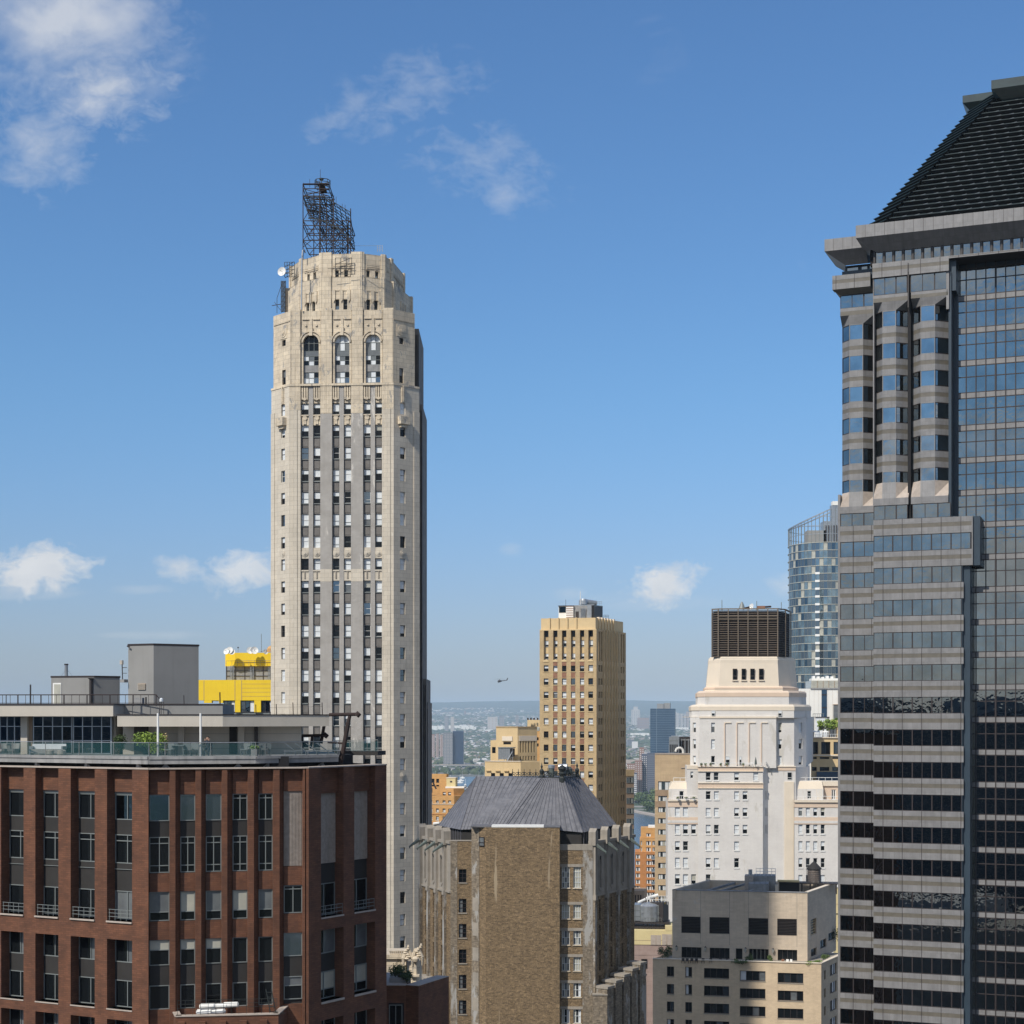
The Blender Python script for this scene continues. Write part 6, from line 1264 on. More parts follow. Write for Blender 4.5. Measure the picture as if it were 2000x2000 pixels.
    for u, D in ((1058, 212.6), (1098, 211.3), (1127, 216.5)):
        fp = MB(); c_ = Vector((*XY(u, D), zr_ - 1.0)); fp.lathe(c_, [(.36, 0), (.36, 1.1), (.2, 1.3), (.28, 1.6), (.3, 1.8), (.08, 2.1), (.16, 2.35), (.05, 2.6), (.01, 2.9)] if u != 1098 else [(.42, 0), (.42, .9), (.3, 1.1), (.5, 1.5), (.3, 1.7), (.55, 2.1), (.5, 2.3), (.05, 2.6)], 'iron', 10); B.part(fp, 'finial')
    ch = MB(); c_ = Vector((*XY(1077, 213.2), zr_ - .6)); ch.lathe(c_, [(.38, 0), (.38, 1.75), (.3, 1.95)], 'copper_dark', 12); ch.lathe(c_ + Vector((0, 0, 1.7)), [(.44, 0), (.44, .35), (.3, .45)], 'steel', 12); B.part(ch, 'vent_cowl')
    ch = MB(); c_ = Vector((*XY(1102, 213.5), zr_ + .5)); ch.tube(c_ + Vector((-.7, 0, .7)), c_ + Vector((.4, -.2, .75)), .45, 'steel', 12); ch.lathe(c_ + Vector((.55, .3, .2)), [(.1, -.5), (.45, -.2), (.5, .3), (.3, .6)], 'copper_dark', 10); B.part(ch, 'dome_vent')
    B.done(100, True)
build_brown()
# ================================================================ GOLDEN TOWER
def build_gold():
    f = Fr.px(1165, 450, 14); s = f.s; z = lambda v: f.z(v, u=1110); s0 = s(1054); g = f.turn(0, -66); gR = g.s(1222.5); gz = lambda v: g.z(v, u=1166)
    B = Bld('golden_tower', 'tall golden brick tower with deep vertical slots and red brick panels', 'building', f.P(s0 / 2, 0, -12)); pit = 25.9 * f.D(s(1110)) / FL
    t0 = z(1299); wh = 12.6 * f.D(s(1110)) / FL; cols = [(1062, 1071.2), (1080.4, 1088.8), (1097.5, 1106.2), (1115, 1123.6), (1132.5, 1141), (1149, 1158.2)]
    zt = z(1229); zc = z(1207); zslot = z(1291); mb = MB(); core = MB(); pl = [f.P(s0 + .6, 0, -1.7), f.P(-.6, 0, -1.7), g.P(gR - .6, 0, -1.3)]; pl += [pl[2] + Vector((-15, -4, 0)) + Vector((0, 12, 0))] if False else []
    bk = f.P(s0, 0, 0) + (g.P(gR) - g.P(0)); pl = [f.P(s0 + .6, 0, -1.7), f.P(-1.2, 0, -1.7), g.P(gR - .6, 0, -1.6), bk + Vector((.8, -.8, 0))]
    core.prism([(p.x, p.y) for p in pl], 0, zt - .3, 'gold_stone'); B.part(core, 'core')
    holes = []; floors = []
    for k in range(40):
        a = t0 - pit * k; 
        if a - wh > 4: floors.append((a - wh, a))
    for a, b in cols:
        for z0, z1 in floors: holes.append((s(a), s(b), z0, z1))
        holes.append((s(a), s(b), zslot, zt - .3))
    mb.wall(f, s0, 0, 0, zt, holes, .55, 'gold_brick'); mb.box(f, s0, 0, zt - .3, zt, -1.6, .02, 'gold_stone'); B.part(mb, 'front_wall')
    cr = MB(); ct = [f.P(s(1056), 0, -.4), f.P(-.35, 0, -.4), g.P(gR - 1, 0, -.5), bk + Vector((1, -1, 0))]; cr.prism([(p.x, p.y) for p in ct], zt, zc, 'gold_stone'); B.part(cr, 'parapet'); cr = MB()
    for a, b in cols[1:5]: cr.box(f, s(a) - 1.25, s(a) - .9, zt, zc + .1, -.5, -.05, 'gold_stone')
    B.part(cr, 'parapet_rib'); rb = MB(); sl = MB()
    for ci, (a, b) in enumerate(cols):
        a, b = s(a), s(b)
        for i, (z0, z1) in enumerate(floors):
            B.win(f, a, b, z0, z1, .45, 1, 2, 'frame_dark', .09, sash())
            if 1 <= ci <= 4: rb.box(f, a, b, z0 - pit + wh + .15, z0 - .15, -.1, .02, 'rose_brick')
            sl.box(f, a - .1, b + .1, z0 - .18, z0, -.4, .14, 'gold_stone')
        zz0, zz1 = z(1287), z(1276); B.win(f, a + .1, b - .1, zz0, zz1, 1.1, 1, 2, 'frame_white', .1, ('glass_dark', 'blind_white')); B.win(f, a + .1, b - .1, z(1263), z(1251), 1.1, 1, 2, 'frame_white', .1, ('glass_dark', 'blind_white')); B.win(f, a + .1, b - .1, z(1243), z(1231), 1.1, 1, 1, 'frame_dark', .1, ('glass_dark',))
        sl.box(f, a, b, z(1251) + .1, z(1244), -1.5, -.9, 'gold_brick'); sl.box(f, a, b, z(1276), z(1264), -1.5, -.95, 'gold_stone'); rb.box(f, a, b, zslot - 1.3, zslot - .2, -.1, .02, 'rose_brick') if 1 <= ci <= 4 else None
        sl.poly(f, [(a - .15, zslot - .2), (b + .15, zslot - .2), (b, zslot + .25), ((a + b) / 2, zslot + .5), (a, zslot + .25)], -.5, .15, 'gold_stone')
        for q_ in (a - .02, b + .02 - .5): mb2 = None
    B.part(rb, 'red_panel'); B.part(sl, 'sill')
    # side wall
    gh = []; gs = g.s; pairs = [(1169, 1172.2), (1173.6, 1176.8), (1212.6, 1215), (1217, 1219.6)]; sing = [(1179.6, 1182), (1184.8, 1187.2), (1190, 1192.4), (1195.2, 1197.6), (1200.4, 1202.8), (1205.6, 1208)]
    for (a, b) in pairs + sing:
        for z0, z1 in floors: gh.append((gs(a), gs(b), z0, z1))
        gh.append((gs(a), gs(b), zslot, zt - .6))
    mb = MB(); mb.wall(g, 0, gR, 0, zt, gh, .6, 'gold_brick'); 
    for (a, b) in sing: mb.box(g, gs(a) - .5, gs(a) - .2, 0, zt, -.2, .3, 'gold_stone')
    mb.box(g, gR - 3.6, gR, zt - .3, zt + .01, -1, .03, 'gold_stone'); B.part(mb, 'side_wall')
    for (a, b) in pairs + sing:
        for z0, z1 in floors: B.win(g, gs(a), gs(b), z0, z1, .5, 1, 2, 'frame_dark', .1, rng.choice([('glass_dark', 'blind_cream'), ('glass_dark',)]))
    mb = MB()
    for k in range(6): mb.box(g, 2.5 + k * 2.3, 3.5 + k * 2.3, zt, zc - .2, -.5, -.15, 'gold_stone'); mb.box(g, 2.6 + k * 2.3, 3.4 + k * 2.3, zc - .2, zc + .3, -.9, -.1, 'cream_trim')
    B.part(mb, 'parapet_fin'); B.done()
    # roof plant of the golden tower
    D = 455; B = Bld('cooling_plant', 'white and red louvred cooling plant with a duct on the golden tower roof', 'roof plant', (at(1135, 0, D).x, D + 6, zc)); h = Fr.px(1091, D + 4, 10); hs = h.s; hz_ = lambda v: h.z(v, u=1130)
    mb = MB(); mb.box(h, 0, hs(1120), zc, hz_(1183.5), -5, 0, 'white_clad'); mb.box(h, hs(1106), hs(1120), zc, hz_(1184.5), 0, .3, 'white_paint')
    for k in range(6): mb.box(h, hs(1106), hs(1120), zc + .5 + k * .62, zc + .62 + k * .62, .3, .4, 'rose_brick')
    mb.box(h, hs(1092), hs(1105), hz_(1196), hz_(1185), 0, .12, 'glass_blue'); mb.box(h, -.1, hs(1120) + .1, hz_(1183.5), hz_(1182.5), -5, .4, 'rust'); B.part(mb, 'louvred_box')
    mb = MB(); mb.box(h, hs(1120.4), hs(1147), zc, hz_(1182), -5, -.3, 'concrete'); mb.box(h, hs(1124), hs(1130), zc, zc + 2.2, -.3, -.2, 'frame_dark'); mb.box(h, hs(1134), hs(1143), zc, zc + 3, -.3, -.2, 'dark_metal')
    for k in range(5): mb.tube(h.P(hs(1134 + 2 * k), zc, 0), h.P(hs(1136 + 2 * k), zc + 3, 0), .1, 'steel', 5)
    B.part(mb, 'pipe_bay'); mb = MB(); h2 = h.turn(hs(1160), -55); mb.box(h, hs(1147), hs(1160), zc, hz_(1181), -6, .2, 'steel'); mb.box(h, hs(1155.5), hs(1160), zc, hz_(1182.5), .2, .3, 'black_void'); mb.box(h2, .1, h2.s(1176.5), zc, hz_(1182), -5, .1, 'dark_metal')
    for k in range(8): mb.box(h2, .2 + k * .5, .35 + k * .5, zc, hz_(1182), .1, .2, 'navy_line')
    B.part(mb, 'cooling_box'); mb = MB(); c_ = at(1139, 1181, D + 5); mb.lathe(c_, [(1.25, 0), (1.2, 1.1), (.95, 1.5), (.9, 1.6)], 'steel', 16); mb.tube(c_ + Vector((.5, .5, .9)), c_ + Vector((3.7, 2.2, .55)), .72, 'steel', 12); B.part(mb, 'duct')
    mb = MB()
    for k in range(9): a = at(1150 + 3 * k, 1181, D + 5); mb.tube(a, a + Vector((0, 0, .9)), .05, 'frame_grey', 4)
    for q_ in (.45, .9): mb.tube(at(1150, 1181, D + 5) + Vector((0, 0, q_)), at(1176, 1181, D + 5) + Vector((0, 0, q_)), .04, 'frame_grey', 4)
    mb.tube(at(1133.5, 1181, D + 4), at(1133.5, 1155, D + 4), .09, 'white_paint', 5); mb.tube(at(1105, 1183, D + 4), at(1105, 1171, D + 4), .06, 'rust', 4); B.part(mb, 'rail_and_mast')
    mb = MB(); a = at(1179, 1207, D)
    for k in range(4): mb.tube(a + Vector((k * .45, 0, -.3)), a + Vector((k * .45, 0, .8)), .05, 'frame_dark', 4)
    for q_ in (.35, .8): mb.tube(a + Vector((0, 0, q_)), a + Vector((1.35, 0, q_)), .05, 'frame_dark', 4)
    B.part(mb, 'roof_ladder')
build_gold()

def simple_bld(name, label, vols, loc, cat='building'):
    """vols: list of (frame, uL, uR, vTop, depth, mat, zb, rows[(v0,v1)], cols[(a,b)], panes, sidefrac, partname)"""
    B = Bld(name, label, cat, loc); return B
def vol(B, f, uL, uR, vT, dep, mat, rows=(), cols=(), zb=0, side=None, uref=None, wd=.3, fm='frame_dark', wc=1, wr=2, trim=None, part='wall', srows=None, scols=(), smat=None, sth=-62, panes=None, back=True):
    """a box volume whose front (and right side) walls have real window openings"""
    s = f.s; uref = uref or (uL + uR) / 2; z = lambda v: f.z(v, u=uref); a0, a1 = s(uL), s(uR); zt = z(vT)
    hs = [(s(a), s(b), z(v1), z(v0)) for v0, v1 in rows for a, b in cols if z(v1) > zb]
    mb = MB(); mb.wall(f, a0, a1, zb, zt, hs, wd + .05, mat)
    for h in hs: B.win(f, h[0], h[1], h[2], h[3], wd, wc, wr, fm, .08, panes or sash())
    if trim:
        for h in hs: mb.box(f, h[0] - .08, h[1] + .08, h[2] - .16, h[2], -.1, .1, trim)
    if side:
        g = f.turn(a1, sth); gr_ = g.s(side); gs = g.s; gz = lambda v: g.z(v, u=uR)
        sh = [(gs(a), gs(b), gz(v1), gz(v0)) for v0, v1 in (srows or rows) for a, b in scols if gz(v1) > zb]
        mb.wall(g, 0, gr_, zb, zt, sh, wd + .05, smat or mat)
        for h in sh: B.win(g, h[0], h[1], h[2], h[3], wd, wc, wr, fm, .08, panes or sash())
        far = g.P(gr_) - g.P(0); L_, R_ = f.P(a0), f.P(a1)
        pts = [L_, R_, R_ + far, L_ + far]
    else: g = None; pts = [f.P(a0), f.P(a1), f.P(a1, 0, -dep), f.P(a0, 0, -dep)]
    cen = sum(pts, Vector()) / 4; ins = [(p.x + (cen.x - p.x) * .04, p.y + (cen.y - p.y) * .04) for p in pts]
    mb.add([(p.x, p.y, zt) for p in pts], [(0, 1, 2, 3)], mat); mb.add([(pts[k].x, pts[k].y, q_) for q_ in (zb, zt) for k in (3, 0)], [(0, 1, 3, 2)], mat); mb.add([(pts[k].x, pts[k].y, q_) for q_ in (zb, zt) for k in (2, 3)], [(0, 1, 3, 2)], mat)
    if not side: mb.add([(pts[k].x, pts[k].y, q_) for q_ in (zb, zt) for k in (1, 2)], [(0, 1, 3, 2)], mat)
    B.part(mb, part); return f, z, a0, a1, zt, g

# ================================================================ LOW GOLDEN BUILDING left of the tower
def build_lowgold():
    D = 520; f = Fr.px(1011, D, 16); B = Bld('golden_low_building', 'stepped golden block with slot windows just left of the golden tower', 'building', f.P(0, 0, -8))
    _, z, a0, a1, zt, g = vol(B, f, 969, 1011, 1421, 12, 'gold_stone', [(1449, 1454)], [(983, 998)], side=1049, sth=-38, srows=[(1448, 1470), (1477, 1485)], scols=[(1015.5 + 5.4 * k, 1017.8 + 5.4 * k) for k in range(6)], panes=('glass_dark',), part='upper_wall')
    mb = MB(); mb.box(f, f.s(981), f.s(1001), z(1447), z(1438), 0, .25, 'cream_trim'); mb.box(f, a0, a1 + .1, zt, zt + .35, -.8, .15, 'gold_brick'); mb.box(g, 0, g.s(1049), zt, zt + .35, -.8, .15, 'gold_brick'); mb.box(g, .5, g.s(1048), g.z(1447, u=1020), g.z(1437, u=1020), 0, .12, 'cream_trim'); B.part(mb, 'trim')
    f2 = Fr.px(958, D + 3, 12); vol(B, f2, 958, 972, 1446, 8, 'gold_stone', [(1459, 1471)], [(961, 968)], panes=('glass_dark',), part='annex_wall')
    f3 = f.off(7); vol(B, f3, 947, 1017, 1487.5, 10, 'gold_stone', [(1510, 1525)], [(959, 967), (976, 984), (993, 1001)], side=1066, sth=-30, scols=[], part='lower_wall', panes=('glass_dark',))
    mb = MB(); z3 = lambda v: f3.z(v, u=980); mb.box(f3, f3.s(947), f3.s(1017), z3(1487.5), z3(1486), -.8, .2, 'cream_trim')
    for u in (950, 968, 985): mb.box(f3, f3.s(u), f3.s(u + 9), z3(1506.5), z3(1505), 0, .5, 'gold_brick')
    B.part(mb, 'string_course'); B.done()
    o = Bld('cooling_unit', 'grey steel cooling unit standing on the low golden building', 'roof plant', at(986, 1487, 515)); h = Fr.px(973, 515, 12); mb = MB(); hz_ = lambda v: h.z(v, u=985); mb.box(h, 0, h.s(996), hz_(1483), hz_(1461), -4, 0, 'steel'); mb.box(h, -.1, h.s(1002), hz_(1461), hz_(1459.5), -4, .2, 'frame_grey')
    for k in range(6): mb.box(h, .5 + k * .65, .56 + k * .65, hz_(1482), hz_(1462), 0, .06, 'frame_grey')
    o_ = mb.obj('casing', o.root); mb = MB(); mb.box(h, h.s(996), h.s(1001), hz_(1478), hz_(1462), -3.5, -.1, 'black_void'); mb.obj('intake', o.root); mb = MB()
    for u in (974, 985, 996, 1001): mb.tube(h.P(h.s(u), hz_(1488), -.2), h.P(h.s(u), hz_(1460), -.2), .12, 'steel', 4)
    mb.tube(h.P(h.s(1001), hz_(1468), 0), h.P(h.s(991), hz_(1486), .4), .15, 'steel', 5); mb.obj('support', o.root)
    for c in o.root.children: c.location = -Vector(o.root.location)
    f4 = Fr.px(1030, 560, 8); B = Bld('salmon_building', 'pale salmon roof top with pipes peeping out left of the golden tower', 'building', f4.P(3, 0, -5)); vol(B, f4, 1030, 1058, 1406, 10, 'gold_stone', [(1417, 1421)], [(1037, 1044)], panes=('glass_dark',)); vol(B, f4.off(1), 1048, 1062, 1424, 8, 'orange_brick', [(1440, 1446), (1452, 1458)], [(1049, 1052)], part='side_block', panes=('glass_dark',)); mb = MB()
    for u in (1031, 1037, 1043, 1050): mb.tube(at(u, 1406, 558), at(u, 1402, 558), .28, 'rust', 6)
    mb.lathe(at(1051, 1425, 552), [(.1, -.6), (1.0, -.4), (1.0, .5), (.2, .9)], 'blind_cream', 10); B.part(mb, 'roof_pipe'); B.done()
build_lowgold()

# ================================================================ ORANGE BUILDING behind the brown tower's left
def build_orange():
    D = 470; f = Fr.px(886, D, 16); B = Bld('orange_building', 'warm orange brick apartment house with stepped roof between the cream and brown towers', 'building', f.P(-2, 0, -8))
    r_ = [(1548, 1556), (1563, 1569)]; vol(B, f, 862, 886, 1540, 9, 'orange_brick', [(1547, 1556), (1557, 1568)], [(864.5, 870.5), (875, 881)], side=907, sth=-40, scols=[], smat='orange_brick', part='upper_wall'); f3 = f.off(2)
    vol(B, f3, 826, 887, 1554, 12, 'orange_brick', [(1563, 1568), (1579, 1586), (1594.5, 1602), (1610, 1617), (1626, 1633), (1642, 1649)], [(831, 835), (839, 844.5), (851.5, 857), (864.5, 870), (875.5, 881)], side=912, sth=-40, scols=[(892, 896), (900, 904)], trim='cream_trim', part='lower_wall', panes=('blind_white', 'blind_white'))
    mb = MB(); 
    for v in (1570, 1590, 1606): mb.box(f3, f3.s(826), f3.s(887), f3.z(v + .8, u=850), f3.z(v, u=850), 0, .15, 'cream_trim' if v == 1570 else 'deep_orange')
    B.part(mb, 'string_course'); g = Fr.px(831, D + 8, 10); vol(B, g, 820, 872, 1511.5, 10, 'orange_brick', [(1521, 1529), (1533, 1536)], [(843, 848.5), (852, 857.5)], side=876, sth=-50, scols=[], part='roof_house', panes=('glass_mid', 'glass_dark'))
    mb = MB(); mb.tube(at(846, 1529, D), at(852, 1541, D), .25, 'dark_metal', 5); mb.lathe(at(838, 1548, D), [(1.0, 0), (1.0, 1.2), (.6, 1.8)], 'tan_band', 10); B.part(mb, 'roof_pipe'); B.done()
    c_ = at(881, 1536, D + 4); o = Bld('roof_tank', 'cream boxy roof tank on the orange apartment house', 'roof tank', c_); mb = MB(); h = Fr(c_.x, c_.y, 12); mb.box(h, -1.4, 1.3, c_.z, c_.z + 2.4, -2.5, 0, 'pale_yellow'); mb.box(h, -1.5, 1.4, c_.z + 2.4, c_.z + 2.6, -2.6, .1, 'cream_trim'); mb.obj('tank', o.root); mb = MB(); mb.box(h, -.3, .3, c_.z + 1.2, c_.z + 1.6, 0, .1, 'dark_metal'); mb.box(h, -1.6, 4, c_.z - .6, c_.z, -2.6, .4, 'white_clad'); mb.obj('base', o.root)
    for c in o.root.children: c.location = -c_
    f5 = Fr.px(836, 440, 4); o = Bld('stone_gable', 'bright cream curved stone gable showing left of the lead roof', 'building', f5.P(2, 0, -2)); mb = MB(); zz_ = lambda v: f5.z(v, u=850); q = f5.s; mb.poly(f5, [(q(832), 10), (q(866), 10), (q(866), zz_(1600)), (q(858), zz_(1606)), (q(850), zz_(1607)), (q(846), zz_(1612)), (q(842), zz_(1615)), (q(838), zz_(1617)), (q(834), zz_(1626))], -2, 0, 'cream_trim'); B2 = o; o.part(mb, 'gable_wall')
    mb = MB()
    for a, b, v in ((836, 846, 1616), (846, 858, 1608)): mb.tube(f5.P(q(a), zz_(v + 1), .1), f5.P(q(b), zz_(v - 1), .1), .35, 'white_paint', 6)
    o.part(mb, 'coping')
build_orange()

# ================================================================ WHITE STEPPED BUILDING
def build_white():
    f = Fr.px(1363, 430, 3); s = f.s; z = lambda v, u=1430: f.z(v, u=u)
    B = Bld('white_stepped_building', 'white stepped stone building with peach cornices and a dark louvred crown', 'building', f.P(10, 0, -14)); Z = lambda v: f.z(v, u=1440)
    def tier(zb, zt, chain, mat, name, dep=16, capm=None, taper=0, capth=.6, round_=False):
        """chain of (u, extra depth behind the front plane)"""
        P = []
        for u, e in chain: h = f.off(-e); P.append(h.P(h.s(u)))
        P += [P[-1] + Vector((-1.5, dep, 0)), P[0] + Vector((1.5, dep, 0))]; c_ = sum(P, Vector()) / len(P)
        mb = MB(); p0 = [(p.x, p.y) for p in P]; k = taper
        p1 = [(p.x + (c_.x - p.x) * k, p.y + (c_.y - p.y) * k) for p in P]; mb.frustum(p0, zb, p1, zt, mat); B.part(mb, name)
        if capm:
            mb = MB(); ex = [(c_.x + (p[0] - c_.x) * 1.012, c_.y + (p[1] - c_.y) * 1.012) for p in p1]; inn = [(c_.x + (p[0] - c_.x) * .975, c_.y + (p[1] - c_.y) * .975) for p in p1]
            mb.frustum(ex, zt - capth, ex, zt - capth * .4, capm) if not round_ else mb.frustum(ex, zt - capth, ex, zt - capth * .2, capm); mb.frustum(ex, zt - capth * (.4 if not round_ else .2) + .003, inn, zt + .25, capm); B.part(mb, 'cornice')
        return P
    tier(Z(1353), Z(1284), [(1378, 6), (1403, 1.2), (1522, 1.2), (1545, 7), (1558, 13)], 'cream_trim', 'crown_base', 14, 'cream_trim', .07, 1.4)
    P_ = f.off(-1.35); mb = MB()
    for a, b in ((1431, 1440), (1448.3, 1457.2), (1465.3, 1474.3), (1482.3, 1491.8)):
        for g_ in (1,): B.win(P_, P_.s(a), P_.s(b), P_.z(1328, u=1460), P_.z(1306, u=1460), 0, 1, (.35, .65), 'louver', .12, ('glass_dark',)); mb.box(P_, P_.s(a) - .15, P_.s(b) + .15, P_.z(1330, u=1460), P_.z(1328, u=1460), -.2, .25, 'cream_trim')
    B.part(mb, 'sill')
    tier(Z(1352), Z(1342), [(1376, 5), (1396, .9), (1529, .9), (1550, 7), (1560, 12)], 'cream_trim', 'step', 16, 'peach_trim', .01, .5, True)
    tier(Z(1380), Z(1351), [(1362, 4.5), (1377, .5), (1541, .5), (1561, 5), (1575, 13)], 'white_stone', 'step', 18, 'peach_trim', .01, 1.3, True)
    tier(Z(1402), Z(1378), [(1350, 4), (1366, .2), (1551, .2), (1572, 5), (1584, 13)], 'white_stone', 'step', 19, 'cream_trim', .006, 1.3, True)
    for a, b in ((1389.5, 1396.5), (1519.5, 1527)): B.win(f.off(-.2), s(a), s(b), Z(1398.5), Z(1387.5), -.16, 1, 2, 'frame_white', .1, ('glass_mid', 'blind_white'))
    # main shaft 1400-1497
    zb = Z(1500); f.off(0); hs = []; rows = [(1411.5, 1431), (1444, 1463), (1476.5, 1494)]
    mb = MB(); q0, q1, q2 = s(1366), s(1516), s(1551)
    for a, b in ((1389, 1396.5),):
        for v0, v1 in rows: hs.append((s(a), s(b), Z(v1), Z(v0)))
    mb.wall(f, q0, q1, zb, Z(1400), hs, .4, 'white_stone'); f2 = f.off(-1.3); h2 = [(f2.s(1520), f2.s(1527), Z(v1), Z(v0)) for v0, v1 in rows]; mb.wall(f2, f2.s(1516), f2.s(1551), zb, Z(1400), h2, .4, 'white_stone'); mb.quad(f.P(q1, zb), f2.P(f2.s(1516.3) , zb), f2.P(f2.s(1516.3), Z(1400)), f.P(q1, Z(1400)), 'white_stone')
    for h in hs: B.win(f, *h, .35, 1, 2, 'frame_white', .1, sash())
    for h in h2: B.win(f2, *h, .35, 1, 2, 'frame_white', .1, sash())
    fl = f.turn(q0, 58); el = fl.s(1348); hl = [(fl.s(1353), fl.s(1359), Z(v1), Z(v0)) for v0, v1 in rows]; mb.wall(fl, el, 0, zb, Z(1400), hl, .4, 'white_stone')
    for h in hl: B.win(fl, *h, .35, 1, 2, 'frame_white', .1, sash())
    fr = f2.turn(f2.s(1551), -45); er = fr.s(1574); hr = [(fr.s(1560), fr.s(1567), fr.z(v1, u=1560), fr.z(v0, u=1560)) for v0, v1 in rows]; mb.wall(fr, 0, er, zb, Z(1400), hr, .4, 'white_stone')
    for h in hr: B.win(fr, *h, .35, 1, 2, 'frame_white', .1, sash())
    fs = fr.turn(er, -78); es = fs.s(1590); mb.wall(fs, 0, es, zb, Z(1400), [], .3, 'white_stone'); B.part(mb, 'shaft_wall')
    pts = [fl.P(el), f.P(q0), f.P(q1), f2.P(f2.s(1551)), fr.P(er), fs.P(es), fl.P(el) + Vector((0, 20, 0))]; cp = MB(); cp.prism([(p.x, p.y) for p in pts], Z(1401), Z(1400) + .003, 'cream_trim'); B.part(cp, 'step')
    mb = MB(); mb.box(f, q0, q1 + .05, Z(1403), Z(1399.3), -.3, .18, 'cream_trim'); mb.box(f2, f2.s(1516), f2.s(1551), Z(1403), Z(1399.3), -.3, .18, 'cream_trim'); mb.box(f, q0, q1 + .02, Z(1416), Z(1403), -.05, .04, 'peach_trim') if False else None
    for k in range(4): a = 1416 + 23.8 * k; mb.box(f, s(a - 1.6), s(a), Z(1494), Z(1412), 0, .28, 'peach_trim'); mb.box(f, s(a), s(a + 11.5), Z(1494), Z(1412.5), 0, .02, 'white_stone'); mb.box(f, s(a - 1.6), s(a + 12), Z(1412.4), Z(1410.6), 0, .25, 'cream_trim')
    B.part(mb, 'pilaster')
    for a, b in ((1417, 1425.5), (1443.5, 1448.5)): B.win(f, s(a), s(b), Z(1494), Z(1477), -.05, 1, 2, 'frame_white', .1, ('glass_dark', 'blind_white'))
    # lower centre block and wings
    rw = [(1545.5, 1561.5), (1578, 1594.5), (1611, 1628.5), (1643.5, 1660.5), (1676, 1694.5), (1708, 1726.5)] + [(1741 + 33 * k, 1759 + 33 * k) for k in range(5)]
    cc = [(1378.5, 1388), (1394.5, 1404), (1434, 1443.5), (1450.5, 1460)]; fc = f.off(1.2); zc_ = lambda v: fc.z(v, u=1430); sc_ = fc.s
    hs = [(sc_(a), sc_(b), zc_(v1), zc_(v0)) for i, (v0, v1) in enumerate(rw) for j, (a, b) in enumerate(cc) if not (j == 3 and i in (3, 4, 5)) and not (j in (1, 2, 3) and i == 5)]
    hs += [(sc_(a), sc_(b), zc_(1524), zc_(1508.5)) for a, b in ((1378.5, 1388), (1394, 1403.5), (1434, 1443.5), (1471.5, 1481))]
    mb = MB(); a0, a1 = sc_(1363), sc_(1490); mb.wall(fc, a0, a1, 0, zc_(1498), hs, .4, 'white_stone')
    for h in hs: B.win(fc, *h, .32, 1, 2, 'frame_white', .1, sash()); mb.box(fc, h[0] - .1, h[1] + .1, h[2] - .3, h[2], -.2, .15, 'white_paint')
    g = fc.turn(a1, -52); ge = g.s(1531); gh = [(g.s(a), g.s(b), g.z(v1, u=1495), g.z(v0, u=1495)) for v0, v1 in rw[:3] for a, b in ((1495, 1497), (1498.6, 1500.4))]; mb.wall(g, 0, ge, 0, zc_(1498), gh, .35, 'white_stone')
    for h in gh: B.win(g, *h, .3, 1, 2, 'frame_white', .1, ('glass_dark', 'blind_grey'))
    pts = [fc.P(a0), fc.P(a1), g.P(ge), g.P(ge) + Vector((0, 6, 0)), fc.P(a0) + Vector((0, 12, 0))]; mb.add([(p.x, p.y, zc_(1498)) for p in pts], [tuple(range(5))], 'sill_stone'); B.part(mb, 'centre_wall')
    mb = MB()
    for v0, v1, m, d in ((1498, 1505.5, 'peach_trim', .12), (1505.5, 1507, 'cream_trim', .3), (1528.5, 1530, 'cream_trim', .35), (1530, 1538.5, 'peach_trim', .12), (1538.5, 1540, 'cream_trim', .25)): mb.box(fc, a0, a1 + .1, zc_(v1), zc_(v0), 0, d, m)
    mb.box(fc, a0, a1 + .1, zc_(1498), zc_(1497), -.5, .4, 'cream_trim'); B.part(mb, 'trim')
    # left wing
    fw = f.off(.6); zw = lambda v: fw.z(v, u=1330); sw = fw.s; cl = [(1318.3, 1328), (1334, 1344)]; r2_ = [(1577, 1594), (1610.5, 1628.5), (1643, 1661), (1675, 1694), (1707.5, 1727)] + [(1741 + 33 * k, 1759 + 33 * k) for k in range(5)]
    hs = [(sw(a), sw(b), zw(v1), zw(v0)) for v0, v1 in r2_ for a, b in cl] + [(sw(1350), sw(1359.5), zw(v1), zw(v0)) for v0, v1 in (r2_[1], r2_[4])]
    mb = MB(); mb.wall(fw, sw(1304), sw(1363.2), 0, zw(1563), hs, .4, 'white_stone'); mb.add([fw.P(sw(1304), 0), fw.P(sw(1304), 0, -12), fw.P(sw(1304), zw(1563), -12), fw.P(sw(1304), zw(1563))], [(0, 1, 2, 3)], 'white_stone'); mb.add([fw.P(sw(1304), zw(1563)), fw.P(sw(1363), zw(1563)), fw.P(sw(1363), zw(1563), -12), fw.P(sw(1304), zw(1563), -12)], [(0, 1, 2, 3)], 'sill_stone')
    for h in hs: B.win(fw, *h, .32, 1, 2, 'frame_white', .1, sash()); mb.box(fw, h[0] - .1, h[1] + .1, h[2] - .3, h[2], -.2, .15, 'white_paint')
    B.part(mb, 'left_wing'); mb = MB()
    for v0, v1, m, d in ((1562, 1565, 'cream_trim', .4), (1565, 1576, 'peach_trim', .12), (1596, 1602, 'peach_trim', .12), (1602, 1607, 'white_stone', .16), (1607, 1609.5, 'peach_trim', .12)): mb.box(fw, sw(1304), sw(1366), zw(v1), zw(v0), 0, d, m)
    B.part(mb, 'trim')
    fh = f.off(-1.6); mb = MB(); sh, zh = fh.s, lambda v: fh.z(v, u=1330); hs = [(sh(1327), sh(1335.5), zh(1562), zh(1545)), (sh(1346), sh(1352), zh(1562), zh(1545))]; mb.wall(fh, sh(1306), sh(1358), zw(1563), zh(1541), hs, .3, 'white_stone')
